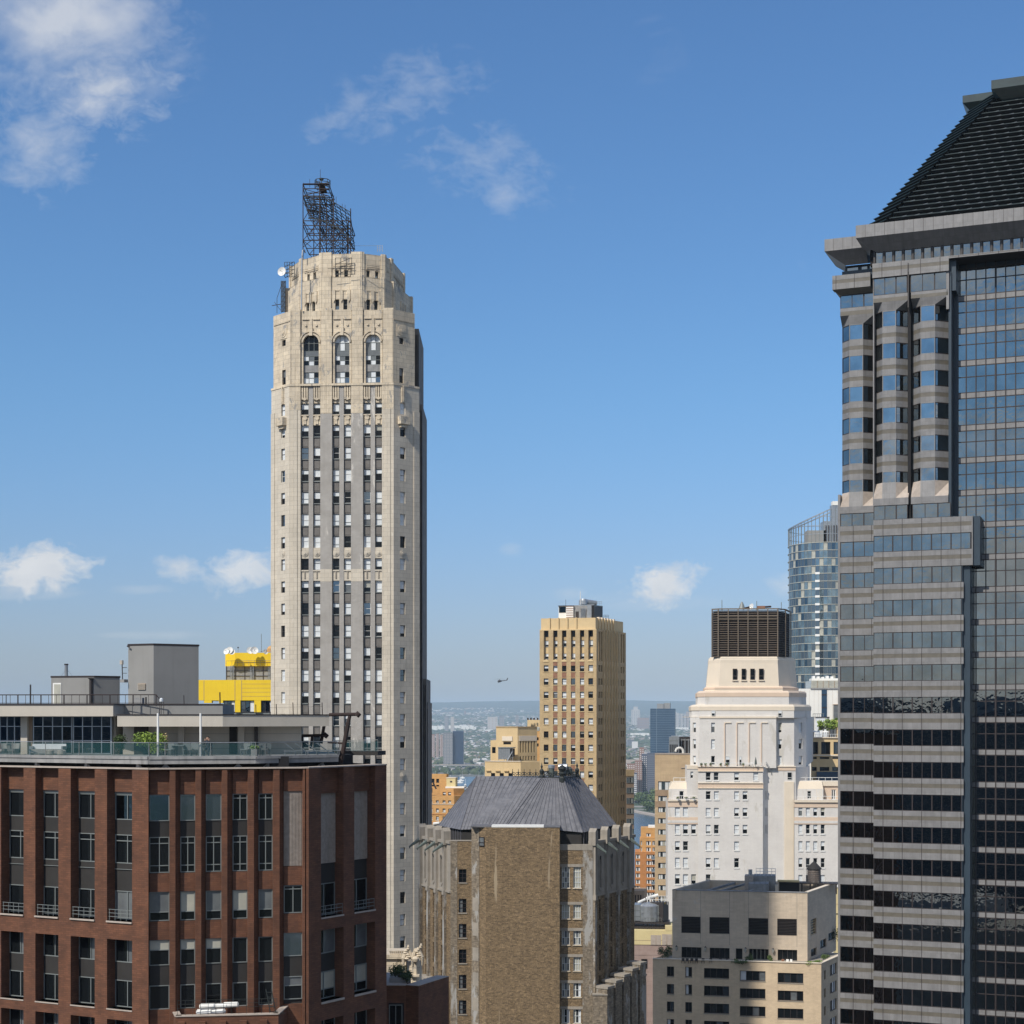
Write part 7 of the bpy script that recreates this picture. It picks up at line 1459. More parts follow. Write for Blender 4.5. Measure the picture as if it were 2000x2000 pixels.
    for h in hs: B.win(fh, *h, .25, 1, 1, 'frame_white', .12, ('glass_dark',))
    P0 = [fh.P(sh(1306)), fh.P(sh(1358)), fh.P(sh(1362), 0, -7), fh.P(sh(1308), 0, -7)]; P1 = [fh.P(sh(1313), 0, -.8), fh.P(sh(1352), 0, -.8), fh.P(sh(1356), 0, -7), fh.P(sh(1312), 0, -7)]
    mb.frustum([(p.x, p.y) for p in P0], zh(1541), [(p.x, p.y) for p in P1], zh(1528), 'cream_trim'); mb.frustum([(p.x, p.y) for p in P0], zw(1563), [(p.x, p.y) for p in P0], zh(1541), 'white_stone') if False else None; B.part(mb, 'roof_house')
    fk = f.off(-.3); mb = MB(); sk = fk.s; zk = lambda v: fk.z(v, u=1352); hk = [(sk(1348.5), sk(1354), zk(1520), zk(1507))]; mb.wall(fk, sk(1341.5), sk(1363.5), zw(1563), zk(1495.5), hk, .35, 'white_stone'); mb.add([fk.P(sk(1341.5), zk(1495.5)), fk.P(sk(1363.5), zk(1495.5)), fk.P(sk(1363.5), zk(1495.5), -9), fk.P(sk(1341.5), zk(1495.5), -9)], [(0, 1, 2, 3)], 'cream_trim'); mb.add([fk.P(sk(1341.5), 60), fk.P(sk(1341.5), 60, -9), fk.P(sk(1341.5), zk(1495.5), -9), fk.P(sk(1341.5), zk(1495.5))], [(0, 1, 2, 3)], 'white_stone'); B.win(fk, *hk[0], .3, 1, 2, 'frame_white', .1, ('glass_dark', 'blind_white')); mb.box(fk, sk(1341.5), sk(1363), zk(1502), zk(1495), 0, .12, 'cream_trim'); B.part(mb, 'corner_turret')
    # right wing
    fv = f.off(.2); sv = fv.s; zv = lambda v: fv.z(v, u=1600); mb = MB(); mb.box(fv.off(-6), fv.off(-6).s(1529), fv.off(-6).s(1534), 0, zv(1529), -3, 0, 'white_stone'); mb.box(fv, sv(1533), sv(1551.5), 0, zv(1527), -6, -.9, 'cream_trim')
    hs = [(sv(a), sv(b), zv(v1), zv(v0)) for v0, v1 in [(1576.5, 1594), (1610, 1628.5), (1643, 1661.5), (1676, 1694.5), (1709, 1727)] + [(1742 + 33 * k, 1760 + 33 * k) for k in range(5)] for a, b in ((1559.5, 1567.5), (1574, 1582), (1588.5, 1596.5), (1603, 1611))]
    mb.wall(fv, sv(1551.5), sv(1690), 0, zv(1563), hs, .4, 'white_stone'); mb.add([fv.P(sv(1551), zv(1563)), fv.P(sv(1690), zv(1563)), fv.P(sv(1690), zv(1563), -14), fv.P(sv(1551), zv(1563), -14)], [(0, 1, 2, 3)], 'sill_stone')
    for h in hs: B.win(fv, *h, .32, 1, 2, 'frame_white', .1, sash()); mb.box(fv, h[0] - .1, h[1] + .1, h[2] - .3, h[2], -.2, .15, 'white_paint')
    B.part(mb, 'right_wing'); mb = MB()
    for v0, v1, m, d in ((1563, 1567, 'cream_trim', .5), (1567, 1577, 'peach_trim', .12), (1596, 1603, 'peach_trim', .12), (1603, 1608, 'white_stone', .16), (1608, 1610, 'peach_trim', .12)): mb.box(fv, sv(1551), sv(1690), zv(v1), zv(v0), 0, d, m)
    B.part(mb, 'trim'); fu = fv.off(-2); su = fu.s; zu = lambda v: fu.z(v, u=1600); mb = MB(); mb.wall(fu, su(1554), su(1608), zv(1563), zu(1541), [(su(1577), su(1584.5), zu(1560), zu(1545))], .3, 'white_stone'); B.win(fu, su(1577), su(1584.5), zu(1560), zu(1545), .25, 1, 2, 'frame_white', .1, ('glass_mid', 'glass_dark'))
    q = [fu.P(su(1552)), fu.P(su(1608)), fu.P(su(1608), 0, -8), fu.P(su(1552), 0, -8)]; q1_ = [fu.P(su(1558), 0, -.8), fu.P(su(1606), 0, -.8), fu.P(su(1606), 0, -8), fu.P(su(1558), 0, -8)]; mb.frustum([(p.x, p.y) for p in q], zu(1541), [(p.x, p.y) for p in q1_], zu(1526), 'cream_trim')
    fx = fu.off(-1.5); mb.wall(fx, fx.s(1606), fx.s(1690), zv(1563), fx.z(1527, u=1620), [(fx.s(1624), fx.s(1632.5), zv(1563), fx.z(1542, u=1620))], .3, 'peach_trim'); mb.box(fx, fx.s(1606), fx.s(1690), fx.z(1535, u=1620), fx.z(1526, u=1620), 0, .4, 'cream_trim'); mb.add([fx.P(fx.s(1606), fx.z(1527, u=1620)), fx.P(fx.s(1690), fx.z(1527, u=1620)), fx.P(fx.s(1690), fx.z(1527, u=1620), -9), fx.P(fx.s(1606), fx.z(1527, u=1620), -9)], [(0, 1, 2, 3)], 'cream_trim'); B.win(fx, fx.s(1624), fx.s(1632.5), zv(1563), fx.z(1542, u=1620), .25, 2, 1, 'white_paint', .2, ('glass_dark',)); B.part(mb, 'roof_house')
    # ledge behind, between the shaft and the right wing
    fy = f.off(-1.0); mb = MB(); q = [fy.P(fy.s(1490)), fy.P(fy.s(1554)), fy.P(fy.s(1582), 0, -5), fy.P(fy.s(1595), 0, -14), fy.P(fy.s(1490), 0, -14)]; mb.prism([(p.x, p.y) for p in q], 20, fy.z(1498, u=1530), 'white_stone'); mb.box(fy, fy.s(1518), fy.s(1554), fy.z(1505, u=1530), fy.z(1498, u=1530), 0, .15, 'peach_trim'); mb.box(fy, fy.s(1490), fy.s(1554), fy.z(1498, u=1530), fy.z(1496.5, u=1530), -1, .35, 'cream_trim'); B.part(mb, 'shoulder'); B.win(fy, fy.s(1537.5), fy.s(1547), fy.z(1523, u=1540), fy.z(1508, u=1540), -.05, 1, 2, 'frame_white', .1, ('glass_mid', 'glass_dark'))
    # louvred crown
    fcr = f.off(-2.2); sc2 = fcr.s; zc0, zc1 = Z(1284), fcr.z(1188, u=1460); cl_ = fcr.turn(sc2(1403), 50); cr_ = fcr.turn(sc2(1519), -50); crs = cr_.turn(cr_.s(1534), -72); core = MB()
    pts = [cl_.P(cl_.s(1391), 0, -.5), fcr.P(sc2(1403), 0, -.5), fcr.P(sc2(1519), 0, -.5), cr_.P(cr_.s(1534), 0, -.5), crs.P(crs.s(1544.5), 0, -.3), cl_.P(cl_.s(1391)) + Vector((1, 10, 0))]; core.prism([(p.x, p.y) for p in pts], zc0 + .3, zc1 - .8, 'black_void'); B.part(core, 'crown_core')
    lv = MB(); ps = MB()
    for g_, a, b, n in ((fcr, sc2(1403), sc2(1519), 6), (cl_, cl_.s(1391), 0, 1), (cr_, 0, cr_.s(1534), 1), (crs, 0, crs.s(1544.5), 1)):
        for k in range(21): zz_ = zc0 + .3 + (zc1 - zc0 - .5) * k / 21; lv.add([g_.P(a, zz_, -.05), g_.P(b, zz_, -.05), g_.P(b, zz_ + .26, -.42), g_.P(a, zz_ + .26, -.42)], [(0, 1, 2, 3)], 'louver')
        for k in range(n + 1): x = a + (b - a) * k / n; ps.box(g_, x - .12, x + .12, zc0 + .2, zc1, -.1, .14, 'louver_post')
        ps.box(g_, a, b, zc1 - .3, zc1, -.5, .1, 'louver_post'); ps.box(g_, a, b, Z(1202) - .12, Z(1202) + .12, -.1, .12, 'louver_post') if g_ is fcr else None; ps.box(g_, a, b, Z(1208) - .1, Z(1208) + .1, -.1, .12, 'louver_post') if g_ is fcr else None
    lo = B.part(lv, 'crown_louver', kind='stuff'); B.part(ps, 'crown_frame'); B.done()
    # small things on it
    zt = zc1; r7 = random.Random(8)
    for u, v1, L in ((1410, 1172, 'thin whip antenna near the left end of the louvred crown'), (1478, 1174, 'thin whip antenna in the middle of the louvred crown'), (1526, 1176, 'thin whip antenna near the right end of the louvred crown')): p = at(u, 1188, 434); o = MB(); o.tube((p.x, p.y, zt - .3), (p.x, p.y, at(0, v1, 434).z), .09, 'frame_grey', 5); o.lathe((p.x, p.y, zt - .3), [(.25, 0), (.2, .3)], 'frame_grey', 6); tag(centre_origin(o.obj('whip_antenna')), L, 'antenna')
    p = at(1467, 1185, 434); dish(p, .9, 'white dish on top of the louvred crown', (-1, -.6, .3), 434, post=Vector((p.x, p.y + .3, zt)))
    p = at(1449, 1188, 434); o = MB(); o.lathe((p.x, p.y, zt), [(.9, 0), (.5, 1.2), (.15, 1.9)], 'frame_grey', 8); o.tube((p.x + .2, p.y, zt), (p.x + 2, p.y, zt + .4), .3, 'rust', 6); tag(centre_origin(o.obj('roof_vent')), 'cone shaped grey vent on the left half of the louvred crown', 'vent')
    p = at(1487, 1187, 434); o = MB(); h = Fr(p.x, p.y, 3); o.box(h, -1.2, 1, zt, zt + .8, -1, 0, 'rose_brick'); o.tube(h.P(1, zt + .5), h.P(2.6, zt + .6), .25, 'rust', 6); tag(centre_origin(o.obj('roof_unit')), 'small reddish roof unit on the right half of the louvred crown', 'roof unit')
    fq = f.off(1.3); zt_ = fc.z(1498, u=1430)
    def railing(g_, a, b, zb_, label, h=1.1, step=1.6, m='white_paint', r=.05):
        o = Bld('railing', label, 'railing', g_.P((a + b) / 2, zb_)); rl = MB(); rl.box(g_, a, b, zb_ + h - .12, zb_ + h, -.06, .06, m); rl.box(g_, a, b, zb_ + .1, zb_ + .2, -.05, .05, m); o.part(rl, 'rail'); pm = MB(); n = max(1, int((b - a) / step))
        for k in range(n + 1): x = a + (b - a) * k / n; pm.box(g_, x - r, x + r, zb_, zb_ + h, -.06, .06, m)
        o.part(pm, 'post')
    railing(fc.off(-.4), sc_(1364), sc_(1488), zt_, 'white railing of the high terrace in the middle of the white building', m='blind_white')
    railing(fw.off(-.3), sw(1315), sw(1362), zw(1562), 'white railing of the small terrace on the left wing of the white building')
    railing(fv.off(-.3), sv(1557), sv(1690), zv(1563), 'white railing along the lower right wing of the white building')
    railing(fu.off(-1.2), su(1562), su(1690), fx.z(1527, u=1620) + .1, 'upper white railing on the right wing of the white building')
    railing(fh.off(-1.5), sh(1316), sh(1342), zh(1528) + .1, 'short white railing on the roof house of the left wing')
    p = at(1476, 1497, 427); o = Bld('parasol', 'closed dark green parasol on the high white terrace', 'parasol', (p.x, p.y, zt_)); m_ = MB(); m_.lathe((p.x, p.y, zt_), [(.08, 0), (.08, .8)], 'frame_grey', 6); o.part(m_, 'pole'); m_ = MB(); m_.lathe((p.x, p.y, zt_ + .7), [(.30, 0), (.26, .9), (.05, 1.9)], 'copper_dark', 8); o.part(m_, 'canopy')
    p = at(1462, 1497, 428); o = Bld('table', 'table under a white cloth on the high white terrace', 'table', (p.x, p.y, zt_)); h = Fr(p.x, p.y, 3); m_ = MB(); m_.box(h, -1.2, 1.2, zt_ + .7, zt_ + .78, -.5, .5, 'white_paint'); o.part(m_, 'tabletop')
    for a in (-1, 1): m_ = MB(); m_.box(h, a - .05, a + .05, zt_, zt_ + .7, -.4, .4, 'white_paint'); o.part(m_, 'leg')
    for i, (u, L) in enumerate([(1370, 'leftmost potted shrub on the high white terrace'), (1378, 'second potted shrub from the left on the high white terrace'), (1388, 'third potted shrub on the high white terrace'), (1408, 'potted shrub in the middle of the high white terrace'), (1420, 'potted shrub right of the middle of the high white terrace'), (1452, 'potted shrub beside the white-clothed table')]):
        p = at(u, 1497, 428.5); o = Bld('potted_shrub', L, 'plant', (p.x, p.y, zt_), 'potted shrubs on the high white terrace'); m_ = MB(); m_.lathe((p.x, p.y, zt_), [(.2, 0), (.3, .45)], 'tan_band', 8); o.part(m_, 'pot'); m_ = MB(); m_.leaves((p.x, p.y, zt_ + .75), (.4, .35, .35), 60, .14, ['leaf0', 'leaf1', 'leaf2'], r7, .2); o.part(m_, 'foliage')
    for i, (u, L) in enumerate([(1324, 'leafy planter at the left of the small left terrace'), (1340, 'leafy planter in the middle of the small left terrace'), (1355, 'leafy planter at the right of the small left terrace')]):
        p = at(u, 1562, 428.6); zz_ = zw(1563); o = Bld('potted_shrub', L, 'plant', (p.x, p.y, zz_), 'planters on the small left terrace'); m_ = MB(); m_.lathe((p.x, p.y, zz_), [(.25, 0), (.35, .45)], 'white_paint', 8); o.part(m_, 'pot'); m_ = MB(); m_.leaves((p.x, p.y, zz_ + .7), (.5, .35, .32), 60, .14, ['leaf0', 'leaf1', 'leaf2'], r7, .2); o.part(m_, 'foliage')
    # fire stair on the shaded side
    o = Bld('fire_stair', 'thin steel fire stair slanting down the shaded side wall of the white building', 'stair', g.P(ge / 2, 40, .5)); m_ = MB(); m_.tube(g.P(.3, zc_(1492), .8), g.P(ge + 1, zc_(1563), .8), .12, 'steel', 5); m_.tube(g.P(.3, zc_(1488), .8), g.P(ge + 1, zc_(1559), .8), .06, 'steel', 4)
    for k in range(16): t_ = k / 15; m_.tube(g.P(.3 + t_ * (ge + .7), zc_(1492) + t_ * (zc_(1563) - zc_(1492)), .8), g.P(.3 + t_ * (ge + .7), zc_(1488) + t_ * (zc_(1559) - zc_(1488)), .8), .04, 'steel', 4)
    o.part(m_, 'flight')
    p = at(1549, 1345, 441); o = Bld('antenna', 'small white lattice antenna at the right shoulder of the cream crown', 'antenna', p); h = Fr(p.x, p.y, 3); m_ = MB()
    for a in (-.6, .6): m_.tube(h.P(a, p.z - 4), h.P(a, p.z + 1), .08, 'white_paint', 4)
    for a in (-1.2, -.1): 
        for b in (-.6, .6): m_.box(h, a, a + 1.0, p.z + b - .3 + .7, p.z + b + .5, 0, .3, 'white_paint')
    o.part(m_, 'panel')
build_white()

# ================================================================ TAN OFFICE with ribbon windows
def build_tan():
    D = 470; f = Fr.px(1279, D, 5); B = Bld('tan_office_building', 'tan concrete office with ribbon windows left of the white building', 'building', f.P(6, 0, -8)); s = f.s; z = lambda v: f.z(v, u=1295)
    rows = [(1526, 1543)] + [(1554.5 + 21.8 * k, 1565 + 21.8 * k) for k in range(13)]
    hs = [(s(1285.5), s(1312 if i == 0 else 1303), z(v1), z(v0)) for i, (v0, v1) in enumerate(rows)]; mb = MB(); mb.wall(f, 0, s(1350), 0, z(1472), hs, .35, 'tan_wall'); mb.add([f.P(0, z(1472)), f.P(s(1350), z(1472)), f.P(s(1350), z(1472), -16), f.P(0, z(1472), -16)], [(0, 1, 2, 3)], 'concrete'); mb.add([f.P(0, 0), f.P(0, 0, -16), f.P(0, z(1472), -16), f.P(0, z(1472))], [(0, 1, 2, 3)], 'tan_wall'); B.part(mb, 'wall')
    for h in hs: B.win(f, *h, .3, 4, 1, 'frame_grey', .1, rng.choice([('blind_white', 'glass_mid', 'blind_white', 'blind_white'), ('glass_blue', 'blind_white', 'blind_cream', 'blind_white'), ('blind_white', 'blind_white', 'glass_mid', 'blind_white')]))
    mb = MB()
    for k in (0, 1): v0, v1 = ((1543, 1554.5), (1565, 1576.2))[k]; mb.box(f, 0, s(1304), z(v1), z(v0), 0, .06, 'tan_band')
    mb.box(f, 0, s(1350), z(1473.5), z(1471), -.5, .12, 'sill_stone'); mb.tube(f.P(s(1330), z(1500), .1), f.P(s(1338), z(1499), .1), .15, 'sill_stone', 4); B.part(mb, 'band'); B.done()
    zt = z(1472); p = at(1317, 1472, D + 3); o = Bld('cooling_tower', 'grey cooling tower on dark legs on the tan office roof', 'roof plant', p); h = Fr.px(1307, D + 2, 5); m_ = MB(); hz_ = lambda v: h.z(v, u=1316); m_.box(h, 0, h.s(1326), hz_(1454), hz_(1439), -5, 0, 'steel'); m_.box(h, .6, h.s(1325), hz_(1439), hz_(1437), -4, -.4, 'steel'); m_.box(h, 0, h.s(1326), hz_(1447) - .05, hz_(1447) + .05, 0, .05, 'frame_grey'); o.part(m_, 'casing'); m_ = MB(); m_.box(h, .2, h.s(1326) - .2, zt + .3, hz_(1454), -4.6, -.5, 'black_void')
    for k in range(6): x = h.s(1326) * k / 5; m_.box(h, x - .1, x + .1, zt, hz_(1454), -.4, 0, 'steel')
    o.part(m_, 'louvred_base')
    o = Bld('roof_machinery', 'dark roof machinery with steel pipes right of the cooling tower', 'roof plant', at(1337, 1472, D + 3)); h = Fr.px(1327, D + 4, 5); m_ = MB(); m_.box(h, 0, h.s(1352), zt, h.z(1439, u=1330), -5, 0, 'dark_metal'); m_.box(h, .5, h.s(1352), h.z(1446, u=1330), h.z(1444, u=1330), 0, .3, 'concrete'); o.part(m_, 'housing'); m_ = MB()
    for u in (1331, 1338, 1345): m_.tube(h.P(h.s(u), zt, .3), h.P(h.s(u), h.z(1443, u=1330), .3), .2, 'steel', 6)
    o.part(m_, 'pipe'); o2 = MB(); c_ = at(1327, 1468, D + 1)
    for k in range(8): a0, a1 = math.pi * k / 8, math.pi * (k + 1) / 8; o2.tube(c_ + Vector((1.1 * math.cos(a0), 0, 1.1 * math.sin(a0))), c_ + Vector((1.1 * math.cos(a1), 0, 1.1 * math.sin(a1))), .35, 'white_paint', 8)
    o2.tube(c_ + Vector((1.1, 0, 0)), (c_.x + 1.1, c_.y, zt), .35, 'white_paint', 8); tag(centre_origin(o2.obj('gooseneck_pipe')), 'white curved gooseneck pipe on the tan office roof', 'pipe')
build_tan()
# orange apartment house lower right of the gap and the narrow striped office
def build_small():
    D = 560; f = Fr.px(1240, D, 5); B = Bld('orange_apartment_house', 'deep orange stepped apartment house by the river left of the tan office', 'building', f.P(5, 0, -8)); P = ('blind_white', 'glass_blue', 'blind_white')
    vol(B, f, 1240, 1296, 1664, 12, 'deep_orange', [(1669 + 12.3 * k, 1677 + 12.3 * k) for k in range(20)], [(1241.5, 1250), (1262.5, 1271.5), (1272, 1281)], wc=3, wr=1, panes=P, part='lower_wall', fm='frame_white'); vol(B, f.off(-1.5), 1249.5, 1296, 1638, 10, 'orange_brick', [(1642.5, 1651), (1655, 1663)], [(1251, 1254), (1262, 1271), (1274, 1281)], wc=3, wr=1, zb=f.z(1664, u=1260), panes=P, part='middle_wall', fm='frame_white'); vol(B, f.off(-3), 1251.5, 1296, 1617, 8, 'orange_brick', [(1627.5, 1634)], [(1262, 1271)], wc=3, wr=1, zb=f.z(1638, u=1260), panes=P, part='upper_wall', fm='frame_white')
    mb = MB(); g = f.off(-4); mb.box(g, g.s(1266), g.s(1296), g.z(1617, u=1270), g.z(1613, u=1270), -6, 0, 'white_clad'); B.part(mb, 'roof_unit'); mb = MB()
    for k in range(8): zz_ = f.z(1678.5 + 24.6 * k, u=1260); mb.box(f, f.s(1272), f.s(1282), zz_, zz_ + .25, 0, 1.2, 'sill_stone'); mb.box(f, f.s(1272), f.s(1282), zz_ + .25, zz_ + 1.2, 1.1, 1.2, 'navy_line')
    B.part(mb, 'balcony'); B.done()
    D = 500; f = Fr.px(1222, D, -30); B = Bld('striped_office_building', 'narrow brown office with window bands close right of the golden tower', 'building', f.P(2, 0, -6)); mb = MB(); s = f.s; z = lambda v: f.z(v, u=1230); mb.box(f, s(1215), s(1238.3), 0, z(1503), -10, 0, 'tan_band'); mb.box(f, s(1215), s(1238.3), z(1516), z(1503), 0, .1, 'gold_brick'); B.part(mb, 'wall')
    for k in range(14): v = 1518 + 20.2 * k; B.win(f, s(1223.3), s(1238), z(v + 11), z(v), -.06, 5, 1, 'frame_grey', .12, ('glass_mid', 'blind_grey', 'glass_dark', 'blind_cream', 'glass_mid'))
    B.done()
build_small()

# ================================================================ BEIGE BLOCK with louvres and terrace
def build_block():
    f = Fr.px(1577, 285, 11); B = Bld('beige_block', 'beige brick block with four black louvres and a planted terrace', 'building', f.P(-10, 0, -8)); s = f.s; z = lambda v: f.z(v, u=1445)
    g = f.turn(0, -64); gs = g.s; gz = lambda v: g.z(v, u=1590); gR = gs(1633); zt = f.z(1744, u=1577); zb = z(1880)
    lou = [(1330.8, 1369), (1385.5, 1424.5), (1462, 1501), (1518, 1557)]; hs = [(s(a), s(b), z(1825), z(1792.5)) for a, b in lou]
    gw = [(1331, 1370, 4), (1386, 1425, 4), (1437, 1450, 1), (1462.5, 1501.5, 5), (1519, 1557, 4)]; h2 = [(s(a), s(b), z(1874), z(1852.5)) for a, b, n in gw]
    mb = MB(); mb.wall(f, s(1313), 0, zb, zt, hs + h2, .7, 'block_wall'); sh = [(gs(1583.5), gs(1594.5), gz(1825), gz(1794)), (gs(1584), gs(1595), gz(1867), gz(1852)), (gs(1602), gs(1614), gz(1860), gz(1843)), (gs(1618), gs(1630), gz(1852), gz(1836))]
    mb.wall(g, 0, gR, zb, zt, sh, .5, 'block_wall'); far = g.P(gR) - g.P(0); L_, R_ = f.P(s(1313)), f.P(0)
    for u in (1368.5, 1424.8, 1461.5, 1500.5, 1556.5): mb.box(f, s(u) - .04, s(u) + .04, zb + 3, zt, 0, .012, 'tower_stone')
    B.part(mb, 'wall')
    for h in hs:
        mb = MB(); mb.box(f, h[0], h[1], h[2], h[3], -.72, -.6, 'black_void'); n = 11
        for k in range(n): zz_ = h[2] + (h[3] - h[2]) * k / n; mb.add([f.P(h[0], zz_ + .12, -.02), f.P(h[1], zz_ + .12, -.02), f.P(h[1], zz_ + .24, -.30), f.P(h[0], zz_ + .24, -.30), f.P(h[0], zz_ + .08, -.02), f.P(h[1], zz_ + .08, -.02), f.P(h[1], zz_ + .20, -.30), f.P(h[0], zz_ + .20, -.30)], [(0, 1, 2, 3), (4, 5, 6, 7), (0, 1, 5, 4)], 'dark_metal')
        mb.box(f, h[0], h[0] + .08, h[2], h[3], -.3, 0, 'dark_metal'); mb.box(f, h[1] - .08, h[1], h[2], h[3], -.3, 0, 'dark_metal'); B.part(mb, 'louver')
    for (a, b, n), h in zip(gw, h2): B.win(f, *h, .5, n, 1, 'dark_metal' if n != 5 else 'blind_cream', .08, ('glass_dark',))
    for h, m in zip(sh, ('gold_stone', 'frame_dark', 'frame_dark', 'frame_dark')): B.win(g, *h, .3, 3 if m == 'gold_stone' else 2, 6 if m == 'gold_stone' else 1, m, .07, ('glass_dark',))
    # hollow roof with parapet
    mb = MB(); zr = zt - 1.6; mb.add([(p.x, p.y, zr) for p in (L_, R_, R_ + far, L_ + far)], [(0, 1, 2, 3)], 'tower_stone'); fl_ = Fr.ab(L_, R_); lw = (R_ - L_).length; mb.box(fl_, 0, lw, zt, zt + .12, -.7, .1, 'concrete'); mb.box(fl_, .3, lw - .3, zr, zt, -.6, -.05, 'block_wall'); gg = Fr.ab(R_, R_ + far); gl_ = far.length; mb.box(gg, 0, gl_, zt, zt + .12, -.7, .1, 'cream_trim'); mb.box(gg, .3, gl_, zr, zt, -.6, -.05, 'block_wall'); bb = Fr.ab(R_ + far, L_ + far); mb.box(bb, 0, lw, zr, zt + .1, -.6, 0, 'block_wall'); ll = Fr.ab(L_ + far, L_); mb.box(ll, 0, gl_, zr, zt + .12, -.6, 0, 'block_wall')
    for u in (1372, 1400, 1455): x = s(u); a = f.P(x, zt - .3, -.6); mb.tube(a, a + far * .93, .25, 'concrete', 4)
    for k, (u0, u1) in enumerate(((1318, 1370), (1375, 1450))): q0, q1 = f.P(s(u0) + 1, zr + .05, -1.2), f.P(s(u1), zr + .05, -1.2); mb.add([q0, q1, q1 + far * .8, q0 + far * .8], [(0, 1, 2, 3)], 'black_void')
    B.part(mb, 'roof'); 
    # lower block with terrace
    t = Fr.px(1604, 279, 11); ts = t.s; tz = lambda v: t.z(v, u=1440); ztt = t.z(1882, u=1604); tg = t.turn(0, -62); tgs = tg.s
    rows = [(1891.5 + 34.5 * k, 1911 + 34.5 * k) for k in range(6)]; cols = [(1302.5, 1316.5), (1338.5, 1351.5), (1375, 1424), (1445, 1495), (1519, 1569)]
    hs = []; mb = MB()
    for v0, v1 in rows:
        for i, (a, b) in enumerate(cols): dv = (0, 0, 1, 4, 6)[i]; hs.append((ts(a), ts(b), tz(v1 + dv), tz(v0 + dv)))
    mb.wall(t, ts(1275), 0, 0, ztt, hs, .35, 'block_brick')
    for k, h in enumerate(hs): B.win(t, *h, .3, 2 if k % 5 < 2 else 4, 1, 'frame_dark', .09, rng.choice([('glass_dark',), ('glass_dark', 'glass_dark', 'blind_grey', 'glass_dark'), ('blind_white', 'glass_dark', 'glass_dark', 'blind_grey'), ('glass_dark', 'glass_mid')])); mb.box(t, h[0] - .05, h[1] + .05, h[2] - .12, h[2], -.1, .08, 'tower_stone')
    gh = [(tgs(a), tgs(b), tg.z(v1, u=1620), tg.z(v0, u=1620)) for v0, v1 in [(1886 + 35 * k, 1908 + 35 * k) for k in range(5)] for a, b in ((1621, 1634), (1641, 1655))]; gh += [(tgs(1609.5), tgs(1613), tg.z(v1, u=1610), tg.z(v0, u=1610)) for v0, v1 in [(1896 + 35 * k, 1914 + 35 * k) for k in range(5)]]
    mb.wall(tg, 0, tgs(1662), 0, ztt, gh, .35, 'block_brick')
    for h in gh: B.win(tg, *h, .3, 4 if h[1] - h[0] > 2 else 1, 1, 'frame_dark', .09, ('blind_white', 'glass_dark', 'blind_white'))
    farT = tg.P(tgs(1662)) - tg.P(0); L2, R2_ = t.P(ts(1275)), t.P(0); mb.add([(p.x, p.y, ztt - .5) for p in (L2, R2_, R2_ + farT, L2 + farT)], [(0, 1, 2, 3)], 'tower_stone'); mb.add([(L2.x, L2.y, 0), (L2.x, L2.y, ztt), (L2.x + farT.x, L2.y + farT.y, ztt), (L2.x + farT.x, L2.y + farT.y, 0)], [(0, 1, 2, 3)], 'block_brick')
    mb.box(t, ts(1275), 0.1, ztt, ztt + .12, -.5, .15, 'cream_trim'); mb.box(tg, 0, tgs(1662), ztt, ztt + .12, -.5, .15, 'cream_trim'); mb.box(t, ts(1275), 0, ztt - .5, ztt, -.4, -.03, 'block_brick'); mb.box(tg, 0, tgs(1662), ztt - .5, ztt, -.4, -.03, 'block_brick'); B.part(mb, 'terrace_block')
    B.done(); zT = ztt - .5
    for i, (u, L) in enumerate([(1321.5, 'leftmost wall lantern on the beige block'), (1378, 'second wall lantern on the beige block'), (1456.5, 'third wall lantern on the beige block'), (1510, 'rightmost wall lantern on the front of the beige block')]):
        o = Bld('wall_lantern', L, 'lantern', f.P(s(u), z(1855), .3), 'wall lanterns of the beige block'); m_ = MB(); c_ = f.P(s(u), z(1855), .35); m_.lathe(c_, [(.05, -.45), (.2, -.25), (.24, .2), (.05, .45)], 'blind_cream', 8); o.part(m_, 'lamp_shade'); m_ = MB(); m_.tube(f.P(s(u), z(1855), 0), c_, .05, 'dark_metal', 4); m_.lathe(c_ + Vector((0, 0, .3)), [(.22, 0), (.02, .25)], 'dark_metal', 8); o.part(m_, 'bracket')
    # terrace planting and furniture
    rr = random.Random(21)
    def pshrub(u, v, D, w_, h_, L, mats, zb_=None, g_=None):
        p = at(u, v, D); zb_ = zT if zb_ is None else zb_; o = Bld('shrub', L, 'shrub', (p.x, p.y, zb_), g_); m_ = MB(); m_.tube((p.x, p.y, zb_), (p.x, p.y, zb_ + h_ * .6), .06, 'bark', 5, .03); o.part(m_, 'stem'); m_ = MB()
        for k in range(5): m_.leaves((p.x + w_ * rr.uniform(-.3, .3), p.y + rr.uniform(-.3, .3), zb_ + h_ * rr.uniform(.35, .75)), (w_ * .32, w_ * .3, h_ * .28), 110, .1, mats, rr, .3)
        o.part(m_, 'foliage')
